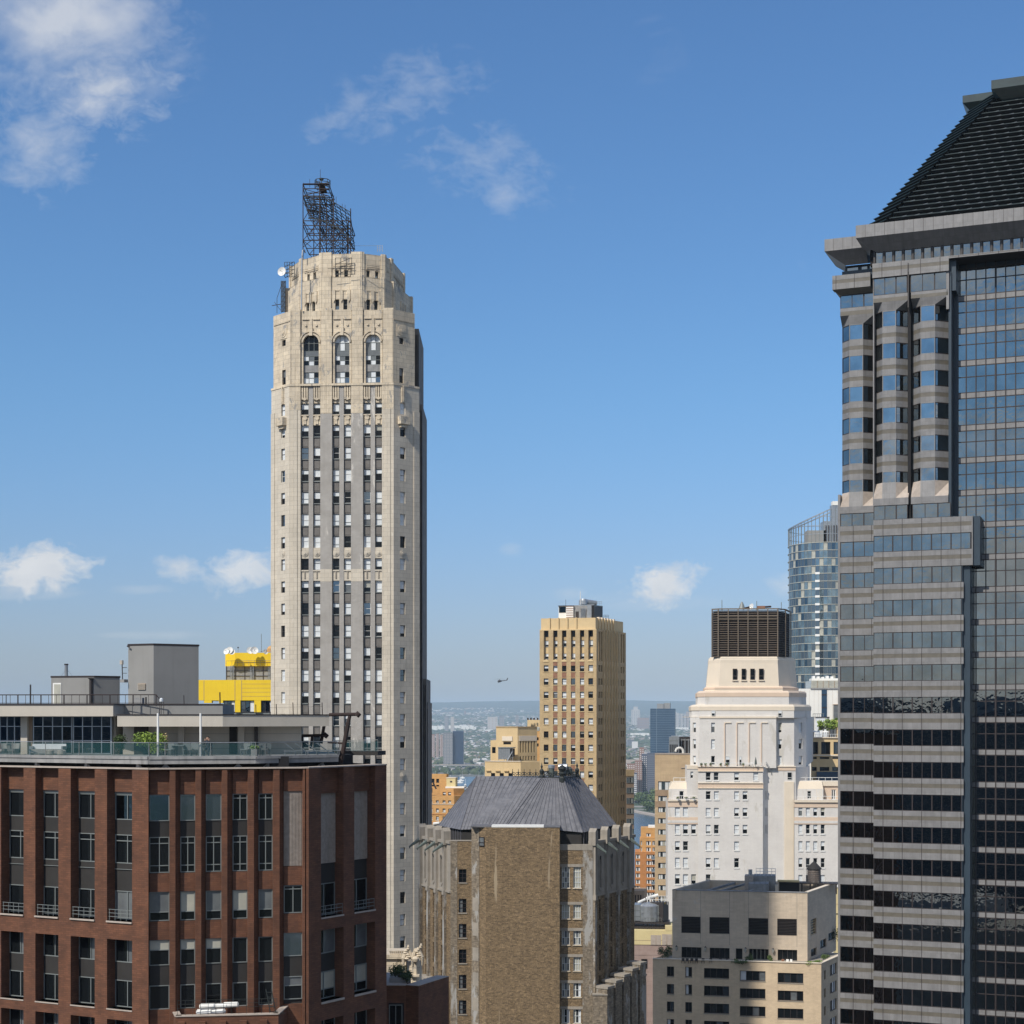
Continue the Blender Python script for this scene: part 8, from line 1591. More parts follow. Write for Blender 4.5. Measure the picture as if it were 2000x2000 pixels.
    for u, D, w_, h_, L, m_ in [(1294, 285, 1.9, 3.0, 'tall dark shrub at the left end of the beige terrace', ['leaf1', 'leaf3', 'leaf0']), (1305, 284.5, 1.8, 3.3, 'tallest dark shrub against the beige block corner', ['leaf1', 'leaf3', 'leaf0']), (1434, 282, 1.2, 1.0, 'small leafy planter shrub left of the glass door', ['leaf0', 'leaf2']), (1463, 282.5, 1.3, 1.8, 'round shrub left of the glass door', ['leaf0', 'leaf1']), (1503, 282.5, 1.0, 1.6, 'round shrub right of the glass door', ['leaf0', 'leaf2']), (1450, 281, 2.6, .8, 'low hedge in front of the glass door', ['leaf0', 'leaf3']), (1576, 280, 2.2, .8, 'low bright flowering hedge near the beige corner', ['lime0', 'leaf2']), (1594, 280.5, 2.2, .9, 'yellow green hedge at the terrace corner', ['lime1', 'leaf2']), (1613, 286, 1.8, 1.1, 'green shrub on the side terrace of the beige block', ['leaf2', 'leaf0']), (1637, 300, 3.4, 5, 'dark tree mass between the beige block and the striped tower', ['leaf1', 'leaf3'])]: pshrub(u, 0, D, w_, h_, L, m_)
    for i, (u, L) in enumerate([(1334, 'leftmost dark terrace chair before the first window'), (1342, 'second dark terrace chair before the first window'), (1351, 'third dark terrace chair before the first window'), (1360, 'fourth dark terrace chair before the first window'), (1373, 'dark terrace chair between the first and second window'), (1388, 'dark terrace chair before the second window'), (1407, 'dark terrace chair in the middle of the second window'), (1420, 'rightmost dark terrace chair before the second window')]):
        D = 282.6; x = (u - 1000) * D / FL; h, a, b, legs = chair_bits(x, D, 11, zT, 'dark_metal'); o = Bld('chair', L, 'chair', (x, D, zT), 'dark chairs on the beige block terrace'); o.part(a, 'seat'); o.part(b, 'backrest')
        for lx, ly in legs: m_ = MB(); m_.tube(h.P(lx, zT, ly), h.P(lx, zT + .41, ly), .03, 'dark_metal', 4); o.part(m_, 'leg')
    for i, (u, m_, L) in enumerate([(1529, 'rose_brick', 'red terrace chair, first of three by the right window'), (1537, 'white_paint', 'white terrace chair between the red one and the corner'), (1543.5, 'white_paint', 'white terrace chair nearest the beige corner')]):
        D = 281.5; x = (u - 1000) * D / FL; h, a, b, legs = chair_bits(x, D, 11 + 20 * i, zT, m_); o = Bld('chair', L, 'chair', (x, D, zT), 'colourful chairs by the right window'); o.part(a, 'seat'); o.part(b, 'backrest')
        for lx, ly in legs: q_ = MB(); q_.tube(h.P(lx, zT, ly), h.P(lx, zT + .41, ly), .03, m_, 4); o.part(q_, 'leg')
    # roof things of the beige block
    zr_ = zt - 1.6; p = at(1484, 0, 292); o = Bld('stair_house', 'low concrete stair house with white rails on the beige block roof', 'roof house', (p.x, p.y, zr_)); h = Fr.px(1455, 291, 11); m_ = MB(); hs_ = h.s; hz_ = lambda v: h.z(v, u=1480); m_.box(h, hs_(1461), hs_(1500), zr_, hz_(1727), -6, -1, 'concrete'); m_.box(h, hs_(1452), hs_(1469), zr_, hz_(1715), -7, -4, 'sill_stone'); m_.box(h, hs_(1469), hs_(1512), zr_, hz_(1716), -9, -5, 'concrete'); o.part(m_, 'wall'); m_ = MB()
    for v in (1702, 1708): m_.tube(h.P(hs_(1474), hz_(v), -6), h.P(hs_(1513), hz_(v), -6), .06, 'white_paint', 4)
    for k in range(6): m_.tube(h.P(hs_(1474 + 7.7 * k), hz_(1716), -6), h.P(hs_(1474 + 7.7 * k), hz_(1702), -6), .05, 'white_paint', 4)
    for v in (1716, 1722): m_.tube(h.P(hs_(1462), hz_(v), -1), h.P(hs_(1506), hz_(v), -1), .04, 'frame_grey', 4)
    for k in range(5): m_.tube(h.P(hs_(1462 + 11 * k), hz_(1730), -1), h.P(hs_(1462 + 11 * k), hz_(1716), -1), .04, 'frame_grey', 4)
    o.part(m_, 'railing'); m_ = MB(); m_.lathe(h.P(hs_(1463), hz_(1714), -5), [(.35, 0), (.35, .9), (.4, .95)], 'steel', 10); o.part(m_, 'vent')
    o = Bld('roof_duct', 'long cream pipe and duct lying on the sunny end of the beige block roof', 'duct', at(1535, 0, 293) * 1.0 - Vector((0, 0, at(1535, 0, 293).z - zr_))); h = Fr.px(1520, 292, 11); m_ = MB(); m_.tube(h.P(-.3, h.z(1726, u=1530), -5), h.P(h.s(1560), h.z(1726, u=1530), -5), .22, 'pale_yellow', 8); m_.box(h, 0, h.s(1560), zr_, h.z(1729, u=1530), -5.6, -5.2, 'black_void'); m_.box(h, -.6, -.1, zr_, h.z(1731, u=1520), -3, -2, 'cream_trim'); o.part(m_, 'pipe')
    # wooden water tank
    c_ = at(1590, 0, 300); zb_ = ZC - (1723 - HV) * 300 / FL; rad = 13.2 * 300 / FL; o = Bld('water_tank', 'round wooden water tank with a conical roof on the beige block', 'water tank', (c_.x, c_.y, zr_)); hh = 27 * 300 / FL
    m_ = MB(); m_.lathe((c_.x, c_.y, zb_), [(rad, 0), (rad * .96, hh)], 'wood_tank', 28); o.part(m_, 'barrel'); m_ = MB(); m_.lathe((c_.x, c_.y, zb_ + hh), [(rad * 1.1, -.08), (rad * 1.08, .05), (rad * .35, 1.0), (.12, 1.25), (.08, 1.5)], 'panel_grey', 28); o.part(m_, 'roof'); m_ = MB()
    for k in range(7): zz_ = zb_ + .12 + k * hh / 7.2; m_.lathe((c_.x, c_.y, zz_), [(rad * 1.008, 0), (rad * 1.02, .03), (rad * 1.008, .06)], 'dark_metal', 28)
    o.part(m_, 'hoop'); m_ = MB(); h = Fr(c_.x, c_.y, 11); m_.box(h, -2.6, 4.4, zb_ - .2, zb_ - .02, -1.6, 1.6, 'dark_metal')
    for a in (-2.2, -.7, .7, 4.0): 
        for b in (-1.3, 1.3): m_.box(h, a - .12, a + .12, zr_, zb_ - .2, b - .12, b + .12, 'dark_metal')
    for k in range(9): m_.tube(h.P(-2.6 + .85 * k, zb_, 1.6), h.P(-2.6 + .85 * k, zb_ + .35, 1.6), .04, 'frame_grey', 4)
    o.part(m_, 'platform'); m_ = MB()
    for k in (-.2, .2): m_.tube(h.P(-rad - .1, zb_ - .2, k), h.P(-rad - .1, zb_ + hh + .4, k), .04, 'dark_metal', 4)
    for k in range(9): m_.tube(h.P(-rad - .1, zb_ + .25 * k, -.2), h.P(-rad - .1, zb_ + .25 * k, .2), .03, 'dark_metal', 4)
    o.part(m_, 'ladder')
build_block()
# cooling tank group left of the beige block
def build_left_low():
    D = 330; f = Fr.px(1230, D, 6); s = f.s; z = lambda v: f.z(v, u=1265); B = Bld('pink_and_cream_building', 'cream and pink wall building half hidden between the brown tower and the beige block', 'building', f.P(4, 0, -6)); mb = MB(); mb.box(f, s(1222), s(1330), 0, z(1866), -9, 0, 'pink_wall'); mb.box(f, s(1222), s(1330), z(1845), z(1817), -9, .15, 'pale_yellow'); mb.box(f, s(1299), s(1330), z(1817), z(1808), -7, .2, 'pale_yellow'); mb.box(f, s(1222), s(1330), z(1866), z(1845), -9, .05, 'pink_wall'); B.part(mb, 'wall'); mb = MB(); mb.box(f, s(1271), s(1291), z(1845), z(1826), .15, .2, 'sill_stone'); mb.box(f, s(1293), s(1312), z(1845), z(1824), .15, .2, 'sill_stone'); mb.box(f, s(1222), s(1330), z(1836.5) - .04, z(1836.5) + .04, .15, .17, 'tan_band')
    for u in (1281, 1302): mb.box(f, s(u), s(u) + .07, z(1845), z(1826), .2, .24, 'tan_band')
    B.part(mb, 'panel'); B.win(f, s(1252.5), s(1264), z(1891), z(1873), -.08, 1, 1, 'frame_dark', .1, ('glass_dark',)); B.done(); zt = z(1817)
    D = 332; h = Fr.px(1239, D, 6); hs, hz_ = h.s, lambda v: h.z(v, u=1265); o = Bld('tank_cooler', 'large panelled grey tank on a black steel frame left of the beige block', 'roof plant', h.P(3, zt, -3)); m_ = MB(); m_.box(h, 0, hs(1295), hz_(1799), hz_(1768), -4.5, -.4, 'steel'); r_ = (hs(1290) - hs(1246)) / 2; c_ = h.P((hs(1246) + hs(1290)) / 2, hz_(1800), -1.8); m_.lathe(c_, [(r_, 0), (r_, 3.1), (r_ * .8, 3.5), (.3, 3.8)], 'steel', 24); g = h.turn(hs(1295), -60); m_.box(g, 0, g.s(1306), hz_(1800), hz_(1763), -3, 0, 'dark_metal'); o.part(m_, 'tank'); m_ = MB()
    for k in range(7): x = hs(1241 + 9 * k); m_.box(h, x - .05, x + .05, hz_(1799), hz_(1768), -.4, -.32, 'frame_grey')
    for v in (1779, 1790): m_.box(h, 0, hs(1257), hz_(v) - .04, hz_(v) + .04, -.4, -.32, 'frame_grey')
    o.part(m_, 'panel_seam'); m_ = MB(); m_.box(h, -.5, hs(1300), zt + .1, zt + .5, -4.5, .3, 'dark_metal'); m_.box(h, -.5, hs(1308), zt + 1.1, zt + 1.4, -4.5, .5, 'dark_metal')
    for k in range(8): m_.box(h, k * .85, k * .85 + .15, zt, zt + 1.1, -.2, 0, 'dark_metal')
    o.part(m_, 'support_frame'); m_ = MB()
    for k in range(9): x = hs(1240 + 6.5 * k); m_.tube(h.P(x, zt + 1.4, .45), h.P(x, zt + 2.3, .45), .03, 'frame_grey', 4)
    m_.tube(h.P(hs(1240), zt + 2.3, .45), h.P(hs(1292), zt + 2.3, .45), .03, 'frame_grey', 4); m_.tube(h.P(hs(1249), zt + 3.3, .2), h.P(hs(1288), zt + 3.3, .2), .05, 'frame_grey', 4)
    for k in range(8): x = hs(1264 + 5.6 * k); m_.tube(h.P(x, hz_(1768), -1.2), h.P(x, hz_(1751), -1.2), .05, 'white_paint', 4)
    for v in (1751, 1758): m_.tube(h.P(hs(1264), hz_(v), -1.2), h.P(hs(1304), hz_(v), -1.2), .05, 'white_paint', 4)
    o.part(m_, 'railing'); m_ = MB(); m_.tube(h.P(hs(1246), hz_(1764), -.8), h.P(hs(1260), hz_(1758), -1.5), .25, 'white_paint', 8); m_.tube(h.P(hs(1262), hz_(1757), -1.5), h.P(hs(1285), hz_(1750), -2), .35, 'white_paint', 8); m_.box(h, hs(1284), hs(1299), hz_(1767), hz_(1763), -1.5, -.8, 'yellow_clad'); o.part(m_, 'pipework')
    # little arcaded brick penthouse behind
    f = Fr.px(1238, 400, 10); B = Bld('arcaded_building', 'small brown arcaded brick roof storey at the left of the grey tank', 'building', f.P(1, 0, -3)); vol(B, f, 1232, 1258, 1740, 8, 'tan_band', [(1748, 1764)], [(1240, 1242.5), (1245, 1247.5), (1250, 1252.5)], wd=.5, panes=('glass_dark',), trim='gold_stone'); B.done()
    f = Fr.px(1632, 345, 8); B = Bld('yellow_walled_building', 'pale yellow wall strip between the beige block and the striped tower', 'building', f.P(2, 0, -5)); mb = MB(); mb.box(f, 0, f.s(1680), 0, f.z(1733, u=1638), -8, 0, 'pale_yellow'); mb.box(f, 0, f.s(1680), f.z(1733, u=1638), f.z(1731, u=1638), -8, .2, 'white_clad'); mb.box(f, 0, f.s(1680), f.z(1785.5, u=1638), f.z(1784, u=1638), 0, .1, 'frame_dark'); mb.box(f, 0, f.s(1680), f.z(1766, u=1638), f.z(1765, u=1638), 0, .06, 'tan_wall'); B.part(mb, 'wall'); mb = MB()
    for v in (1724, 1728): mb.tube(f.P(0, f.z(v, u=1638), -.5), f.P(f.s(1680), f.z(v, u=1638), -.5), .06, 'frame_grey', 4)
    for k in range(6): mb.tube(f.P(k * 1.2, f.z(1732, u=1638), -.5), f.P(k * 1.2, f.z(1724, u=1638), -.5), .05, 'frame_grey', 4)
    B.part(mb, 'railing')
build_left_low()
# ================================================================ STRIPED GRANITE AND GLASS TOWER (right)
def build_granite():
    A = Fr(54.3, 212.0, 22.0); s = A.s; u1 = 1706; zA = lambda v, u=u1: A.z(v, u=u); sa = s(u1); sEnd = s(2120)
    B = Bld('striped_glass_tower', 'striped granite and mirror glass tower with stacked bays and a dark louvred pyramid roof', 'building', A.P(s(1900), 0, -20))
    fl = 62.9 * A.D(sa) / FL; wh = 32 * A.D(sa) / FL; w0 = zA(1047)            # floor pitch, window height, top of the first lower window row
    sx = lambda k: sa + k * (s(1896) - sa) / 10.0                             # module lines
    mod = (s(1896) - sa) / 10.0; Wn = A.off(-5.4); Gn = A.off(-3.2)           # left wing plane, recessed curtain wall plane
    # cores
    mb = MB(); zc = zA(500)
    for dd, z0_, z1_ in ((-.6, 0, zA(1014)), (-2.9, zA(1014), zA(580)), (-.6, zA(580), zc)): pl = [A.P(sa + .1, 0, dd), A.P(s(1866), 0, dd), A.P(s(1866), 0, -3.6), A.P(sEnd, 0, -3.6), A.P(sEnd, 0, -40), A.P(sa - 6, 0, -40), Wn.P(Wn.s(1643), 0, dd), Wn.P(Wn.s(u1 + 3), 0, dd)]; mb.prism([(p.x, p.y) for p in pl], z0_, z1_, 'off_dark')
    B.part(mb, 'core'); mb = MB(); pl = [A.P(sa + .1, 0, -.6), A.P(s(1866), 0, -.6), A.P(s(1866), 0, -3.6), A.P(sEnd, 0, -3.6), A.P(sEnd, 0, -40), A.P(sa - 6, 0, -40), Wn.P(Wn.s(1643), 0, -.6), Wn.P(Wn.s(u1 + 3), 0, -.6)]
    def band(fr, a, b, zb, zt, nm='granite_band', d=0.0, mo=None, off=0):
        """pale band, dark stripe, pale band, with joint lines"""
        h = zt - zb; q = MB(); q.box(fr, a, b, zb, zb + h * .42, -.6, d, 'granite'); q.box(fr, a, b, zb + h * .42, zb + h * .68, -.6, d - .02, 'granite_olive'); q.box(fr, a, b, zb + h * .68, zt, -.6, d, 'granite')
        n = int(round((b - a) / (2 * mod)))
        for k in range(n + 1): x = a + off + k * 2 * mod; q.box(fr, x - .035, x + .035, zb, zt, d - .01, d + .012, 'frame_dark') if a <= x <= b else None
        B.part(q, nm)
    def rib(fr, a, b, zb, zt, n, d=.12, g='glass_mirror'):
        """ribbon window: one object per pair of lights"""
        k = 0
        while k < n:
            m_ = min(2, n - k); B.win(fr, a + (b - a) * k / n, a + (b - a) * (k + m_) / n, zb, zt, d, m_, 1, 'frame_dark', .08, (g,)); k += m_
    # lower zone, main plane
    for k in range(-1, 30):
        zt = w0 - fl * k; zb = zt - wh
        if zb < 2: break
        sr = s(1896) if k < 1 else s(1878)
        if k >= 0: rib(A, sa, sr, zb, zt, 10 if k < 1 else 9)
        if k == 0: z_ = zt
        band(A, sa, sr + .25, zb - (fl - wh) + .0, zb, off=mod) if k >= 0 else None
    band(A, sa, s(1896) + .25, w0, w0 + (fl - wh), off=mod)
    mb = MB(); mb.box(A, s(1896) + .25, s(1896) + 1.1, w0 - fl - .02, w0 + (fl - wh), -3.5, -.35, 'off_dark'); mb.box(A, s(1878) + .1, s(1878) + 1.0, 0, w0 - fl - .05, -3.3, -.5, 'off_dark'); mb.box(A, s(1896) + .1, s(1896) + .25, w0 - fl, w0 + (fl - wh), -3.2, -.01, 'granite'); mb.box(A, s(1878) + .02, s(1878) + .1, 0, w0 - fl, -3.2, -.02, 'off_dark'); B.part(mb, 'return_wall')
    # left wing
    wz = lambda v, u=1641: Wn.z(v, u=u); wa, wb = Wn.s(1641), Wn.s(u1 + 4); wf = 60.7 * Wn.D(wa) / FL; ww = 30 * Wn.D(wa) / FL; wt0 = wz(1059)
    for k in range(30):
        zt = wt0 - wf * k; zb = zt - ww
        if zb < 2: break
        B.win(Wn, wa, wa + (wb - wa) * .37, zb, zt, .12, 1, 1, 'frame_dark', .08, ('glass_mirror',)); B.win(Wn, wa + (wb - wa) * .37, wb, zb, zt, .12, 2, 1, 'frame_dark', .08, ('glass_mirror',)); band(Wn, wa, wb, zb - (wf - ww), zb, off=(wb - wa) * .37)
    band(Wn, wa, wb, wt0, wt0 + (wf - ww), off=(wb - wa) * .37); mb = MB(); mb.box(Wn, wa - .3, wa, 0, wz(966), -1.2, .02, 'granite'); mb.box(Wn, wa - .05, wa + .0, 0, wz(966), -38, -1.2, 'granite'); B.part(mb, 'corner_wall')
    rib(Wn, wa, wb, wz(1029), wz(1003.5), 3)
    # recessed curtain wall
    ga, gb = Gn.s(1868), Gn.s(2120); gm = mod; n = int((gb - ga) / gm); ztopG = Gn.z(517, u=1868)
    gz0 = Gn.z(1401, u=1888); k0 = -int((ztopG - gz0) / fl) - 1; bandh = 9.2 * Gn.D(ga) / FL
    for k in range(k0, 24):
        zb = gz0 - fl * (k + 1); zt = zb + fl
        if zb < 0: break
        b = MB(); top = min(zt, ztopG)
        if zt <= ztopG: b.box(Gn, ga, gb, zt - bandh, zt, -.3, .02, 'granite'); o = B.part(b, 'granite_band')
        h = fl - bandh; z2 = min(zt - bandh, ztopG)
        if z2 <= zb + .3: continue
        for j in range(0, n, 4): B.win(Gn, ga + j * gm, ga + min(n, j + 4) * gm, zb, z2, .05, min(4, n - j), (.58, .42) if z2 == zt - bandh else 1, 'frame_dark', .12, ('glass_mirror',))
    mb = MB()
    for j in range(n + 1): mb.box(Gn, ga + j * gm - .06, ga + j * gm + .06, 0, ztopG, 0, .12, 'frame_dark')
    B.part(mb, 'mullion', kind='stuff')
    # upper ribbon under the band, main plane (v 541-577), then the bays
    zr1, zr0 = zA(544, 1706), zA(578, 1706); mid = s(1774); right = s(1852)
    rib(A, sa, mid - .15, zr0, zr1, 3, g='glass_mirror'); rib(A, mid + .25, right - .2, zr0, zr1, 3)
    zl1, zl0 = zA(988, 1706), zA(1016.5, 1706); rib(A, sa, mid - .1, zl0, zl1, 3); rib(A, mid + .5, right + .3, zl0, zl1, 3)
    mb = MB(); mb.box(A, mid - .15, mid + .25, zl0, zr1 + 1.2, -.9, -.55, 'black_void'); mb.box(A, right, right + .35, zl0, zr1, -3.2, -.3, 'off_dark'); mb.box(A, right - .25, right + .1, zr0 - 2.6, zr1 + .2, -.6, 0, 'granite'); mb.box(A, mid - .06, mid + .12, zr0 - 2, zr1 + 1.5, -.2, .25, 'dark_metal'); B.part(mb, 'dark_joint')
    def bays(fr, x0, x1, ztop_, zbot, zfirst, n_, pit, wh_, zband_t, zfoot):
        """bay with a flat face and two splayed sides, stacked n_ floors"""
        L = x1 - x0; a, b = x0 + L * .25, x0 + L * .64; D_ = -.25; I = 1.25          # front at D_, splays run back by I
        fL = Fr.ab(fr.P(x0, 0, D_ - I).xy, fr.P(a, 0, D_).xy); fC = fr.off(D_); fR = Fr.ab(fr.P(b, 0, D_).xy, fr.P(x1, 0, D_ - I * 1.25).xy); lens = (math.dist(fr.P(x0, 0, D_ - I).xy, fr.P(a, 0, D_).xy), b - a, math.dist(fr.P(b, 0, D_).xy, fr.P(x1, 0, D_ - I * 1.25).xy))
        def ring(z0, z1, m, e=0.0):
            P = [fr.P(x0, 0, D_ - I + e), fr.P(a, 0, D_ + e), fr.P(b, 0, D_ + e), fr.P(x1, 0, D_ - I * 1.25 + e), fr.P(x1, 0, -2.6), fr.P(x0, 0, -2.6)]; q.prism([(p.x, p.y) for p in P], z0, z1, m)
        for k in range(n_):
            zt = zfirst - pit * k; zb = zt - wh_; hb = pit - wh_
            for g_, o_, l_ in ((fL, 0, lens[0]), (fC, a, lens[1]), (fR, 0, lens[2])): B.win(g_, o_, o_ + l_, zb, zt, .06, 1, 1, 'frame_dark' if g_ is not fC else 'granite', .09, ('glass_bay',))
            q = MB(); e_ = zb - hb if k < n_ - 1 else zfoot; h = zb - e_
            ring(e_, e_ + h * .36, 'granite'); ring(e_ + h * .36, e_ + h * .62, 'granite_olive', -.02); ring(e_ + h * .62, zb, 'granite'); B.part(q, 'bay_band')
        # soffit prism above and splayed foot below
        q = MB(); zs = zfirst; zt2 = zband_t
        P0 = [fr.P(x0, 0, D_ - I), fr.P(a, 0, D_), fr.P(b, 0, D_), fr.P(x1, 0, D_ - I * 1.25)]; P1 = [fr.P(x0, 0, 0), fr.P(a, 0, 0), fr.P(b, 0, 0), fr.P(x1, 0, 0)]
        for i in range(3): q.quad(*[Vector((p.x, p.y, z_)) for p, z_ in ((P0[i], zs), (P0[i + 1], zs), (P1[i + 1], zs + (zt2 - zs) * .55), (P1[i], zs + (zt2 - zs) * .55))], 'granite')
        q.box(fr, x0, x1, zs + (zt2 - zs) * .55, zs + (zt2 - zs) * .8, -.6, 0, 'granite_olive'); q.box(fr, x0, x1, zs + (zt2 - zs) * .8, zt2, -.6, 0, 'granite')
        for i in range(3): q.quad(*[Vector((p.x, p.y, z_)) for p, z_ in ((P1[i], zbot + .9), (P1[i + 1], zbot + .9), (P0[i + 1], zfoot), (P0[i], zfoot))], 'sill_stone' if i != 1 else 'granite')  # paler tan side feet: sunlight on the sills put into the colour
        q.box(fr, x0, x1, zbot, zbot + .9, -.6, 0, 'granite'); B.part(q, 'bay_soffit')
    ph = 62.9 * A.D(s(1740)) / FL; zf = A.z(605.5, u=1738); bays(A, sa, mid, 0, zl1, zf, 6, ph, 31.5 * A.D(s(1740)) / FL, zr0, zl1 + 3.0)
    bays(A, mid + .35, right, 0, zl1, zf + .25, 6, ph, 31.5 * A.D(s(1740)) / FL, zr0, zl1 + 3.0)
    pw = 60.7 * Wn.D(Wn.s(1670)) / FL; bays(Wn, wa, wb, 0, wz(1003.5), Wn.z(632.5, u=1670), 6, pw, 30.5 * Wn.D(Wn.s(1670)) / FL, Wn.z(603, u=1641), wz(1003.5) + 2.9); rib(Wn, wa, wb, wz(603.5), wz(577.5), 3)
    mb = MB(); mb.box(Wn, wb - .3, wb + .3, wz(1003), wz(575), -3, -.6, 'black_void'); mb.box(A, sa - .15, sa, wz(1003), zr1, -5.3, -.5, 'granite'); B.part(mb, 'dark_joint')
    # bands above: main plane
    zq1, zq0 = zA(516, 1706), zA(544, 1706); band(A, sa - .1, right + .1, zq0, zq1, d=.25, off=mod); band(A, right + .1, sEnd, ztopG, zq1, d=.25, off=mod)
    mb = MB(); mb.box(A, right + .1, sEnd, ztopG - .05, ztopG, -3.3, .2, 'dark_metal'); B.part(mb, 'soffit')
    # top ribbon
    zt1, zt0 = zA(490, 1706), zq1; T = A.off(-.35); ta = T.s(1708); n = 24
    for k in range(n): x = ta + k * mod; B.win(T, x + .14, x + mod - .14, zt0 + .02, zt1, .1, 1, 1, 'dark_metal', .07, ('glass_mirror',))
    mb = MB(); mb.box(T, ta - .6, sEnd, zt0, zt1 + .3, -2, -.25, 'black_void'); B.part(mb, 'window_backing')
    mb = MB()
    for k in range(n + 1): x = ta + k * mod; mb.box(T, x - .12, x + .12, zt0, zt1, -.2, .15, 'dark_metal')
    B.part(mb, 'mullion')
    # cornice: fascia and sloping soffit
    def cornice(fr, x0, x1, zb, zt, proj, zsoff, nm='cornice', left=True):
        q = MB(); q.box(fr, x0, x1, zb, zt, -6, proj, 'granite'); n_ = int((x1 - x0) / mod)
        for k in range(1, n_ + 1): q.box(fr, x0 + k * mod - .02, x0 + k * mod + .02, zb, zt, proj, proj + .012, 'frame_dark')
        i = 2.2; P0 = [fr.P(x0, zb, proj), fr.P(x1, zb, proj), fr.P(x1, zsoff, proj - i), fr.P(x0 + i * 1.1, zsoff, proj - i)]; q.quad(*P0, 'granite'); q.quad(fr.P(x0, zb, -6), fr.P(x0, zb, proj), fr.P(x0 + i * 1.1, zsoff, proj - i), fr.P(x0 + i * 1.1, zsoff, -6), 'granite'); B.part(q, nm)
    cornice(A, s(1663) + .9, sEnd, A.z(474, u=1663), A.z(450, u=1663), 1.9, zt1 - .2)
    cornice(Wn, Wn.s(1616), Wn.s(1695), Wn.z(496, u=1640), Wn.z(473, u=1640), 2.0, Wn.z(519, u=1640))
    zb1, zb0 = Wn.z(541, u=1640), Wn.z(568, u=1640); band(Wn, Wn.s(1628), Wn.s(1702), zb0, zb1, d=.9, off=.5); mb = MB(); mb.quad(Wn.P(Wn.s(1628), zb0, .9), Wn.P(Wn.s(1702), zb0, .9), Wn.P(wb, wz(577), 0), Wn.P(wa, wz(577), 0), 'granite_olive'); mb.box(Wn, Wn.s(1648), Wn.s(1706), zb1, Wn.z(517, u=1640), -6, -1.0, 'off_dark'); mb.box(Wn, Wn.s(1630), Wn.s(1702), zb0, zb1 - .02, -8, -.6, 'granite'); B.part(mb, 'wing_top')
    for a_, b_ in ((1651, 1675), (1679, 1693), (1695, 1706)): B.win(Wn, Wn.s(a_), Wn.s(b_), zb1 + .02, Wn.z(519, u=1640), .95, 1, 1, 'dark_metal', .1, ('glass_mirror',))
    # pyramid roof: solid planes with rows of louvre tiles
    zR = A.z(446, u=1700) + .0; P = A.P(s(1728), 0, -.3); tt = Vector((A.c, -A.sn, 0)); nn = Vector((-A.sn, -A.c, 0)); back = -nn
    b0 = 3.4; H = 21.3; top = P + tt * 14.3 + back * 14; zT = zR + H
    Lb = P - tt * b0 + back * b0; Lt = top - tt * 4.6 + back * 5.4; far = tt * 34
    V = lambda p, z_: Vector((p.x, p.y, z_)); mb = MB(); mb.add([V(P, zR), V(P + far, zR), V(top + far, zT), V(top, zT)], [(0, 1, 2, 3)], 'roof_tile'); mb.add([V(Lb, zR), V(P, zR), V(top, zT), V(Lt, zT)], [(0, 1, 2, 3)], 'roof_tile')
    Lbb = Lb + back * 18; Ltb = Lt + back * 6; mb.add([V(Lbb, zR), V(Lb, zR), V(Lt, zT), V(Ltb, zT)], [(0, 1, 2, 3)], 'roof_tile'); B.part(mb, 'roof')
    N = 27; tl = MB(); fn = MB(); lf = MB(); r9 = random.Random(9)
    for k in range(N):
        t0, t1 = k / N, (k + .84) / N
        for (pa, pb, qa, qb, m) in ((P, P + far, top, top + far, 'roof_tile'), (Lb, P, Lt, top, 'roof_green')):
            a0, b0_, a1, b1_ = [x + (y - x) * t for x, y, t in ((pa, qa, t0), (pb, qb, t0), (pa, qa, t1), (pb, qb, t1))]; z0_, z1_ = zR + H * t0, zR + H * t1; o_ = (nn + Vector((0, 0, .7))).normalized() if m == 'roof_tile' else (-tt * .7 + nn * .7 + Vector((0, 0, .6))).normalized()
            lo = .62; A0, B0, A1, B1 = V(a0, z0_) + o_ * lo, V(b0_, z0_) + o_ * lo, V(a1, z1_) + o_ * .12, V(b1_, z1_) + o_ * .12; w_ = tl if m == 'roof_tile' else lf; w_.quad(A0, B0, B1, A1, m); w_.quad(V(a0, z0_), V(b0_, z0_), B0, A0, 'black_void'); w_.tube(A0, B0, .045, 'roof_green', 4)
            if m == 'roof_tile':
                L_ = (B0 - A0).length; x = .6 + (k % 4) * .75 + .3
                while x < L_: p_ = A0 + (B0 - A0) * (x / L_); q_ = A1 + (B1 - A1) * (x / L_); fn.tube(p_ + o_ * .03, q_ + o_ * .03, .045, 'roof_fin', 4); x += 1.65
    B.part(tl, 'roof_louver', kind='stuff'); B.part(lf, 'side_louver', kind='stuff'); B.part(fn, 'roof_fin', kind='stuff')
    # two cap slabs
    def cap(c_, z0, z1, inset, right_):
        q = MB(); g = Fr(c_.x, c_.y, 22); q.box(g, 0, right_, z0, z1, -8, 0, 'roof_green'); q.quad(g.P(0, z0, 0), g.P(right_, z0, 0), g.P(right_, z0 - 1.9, -inset), g.P(inset * .9, z0 - 1.9, -inset), 'roof_green'); q.quad(g.P(0, z0, -8), g.P(0, z0, 0), g.P(inset * .9, z0 - 1.9, -inset), g.P(inset * .9, z0 - 1.9, -8), 'roof_green'); B.part(q, 'roof_cap')
    c1 = Lt + nn * 2.0; c1 = at(1880, 0, c1.y); z_ = lambda v, D: ZC + (HV - v) * D / FL; cap(c1, z_(201, c1.y), z_(187, c1.y), 2.2, 9); c2 = at(1936, 0, top.y - 2.6); cap(c2, z_(174, c2.y), z_(157, c2.y), 2.4, 30)
    B.done(100)
build_granite()

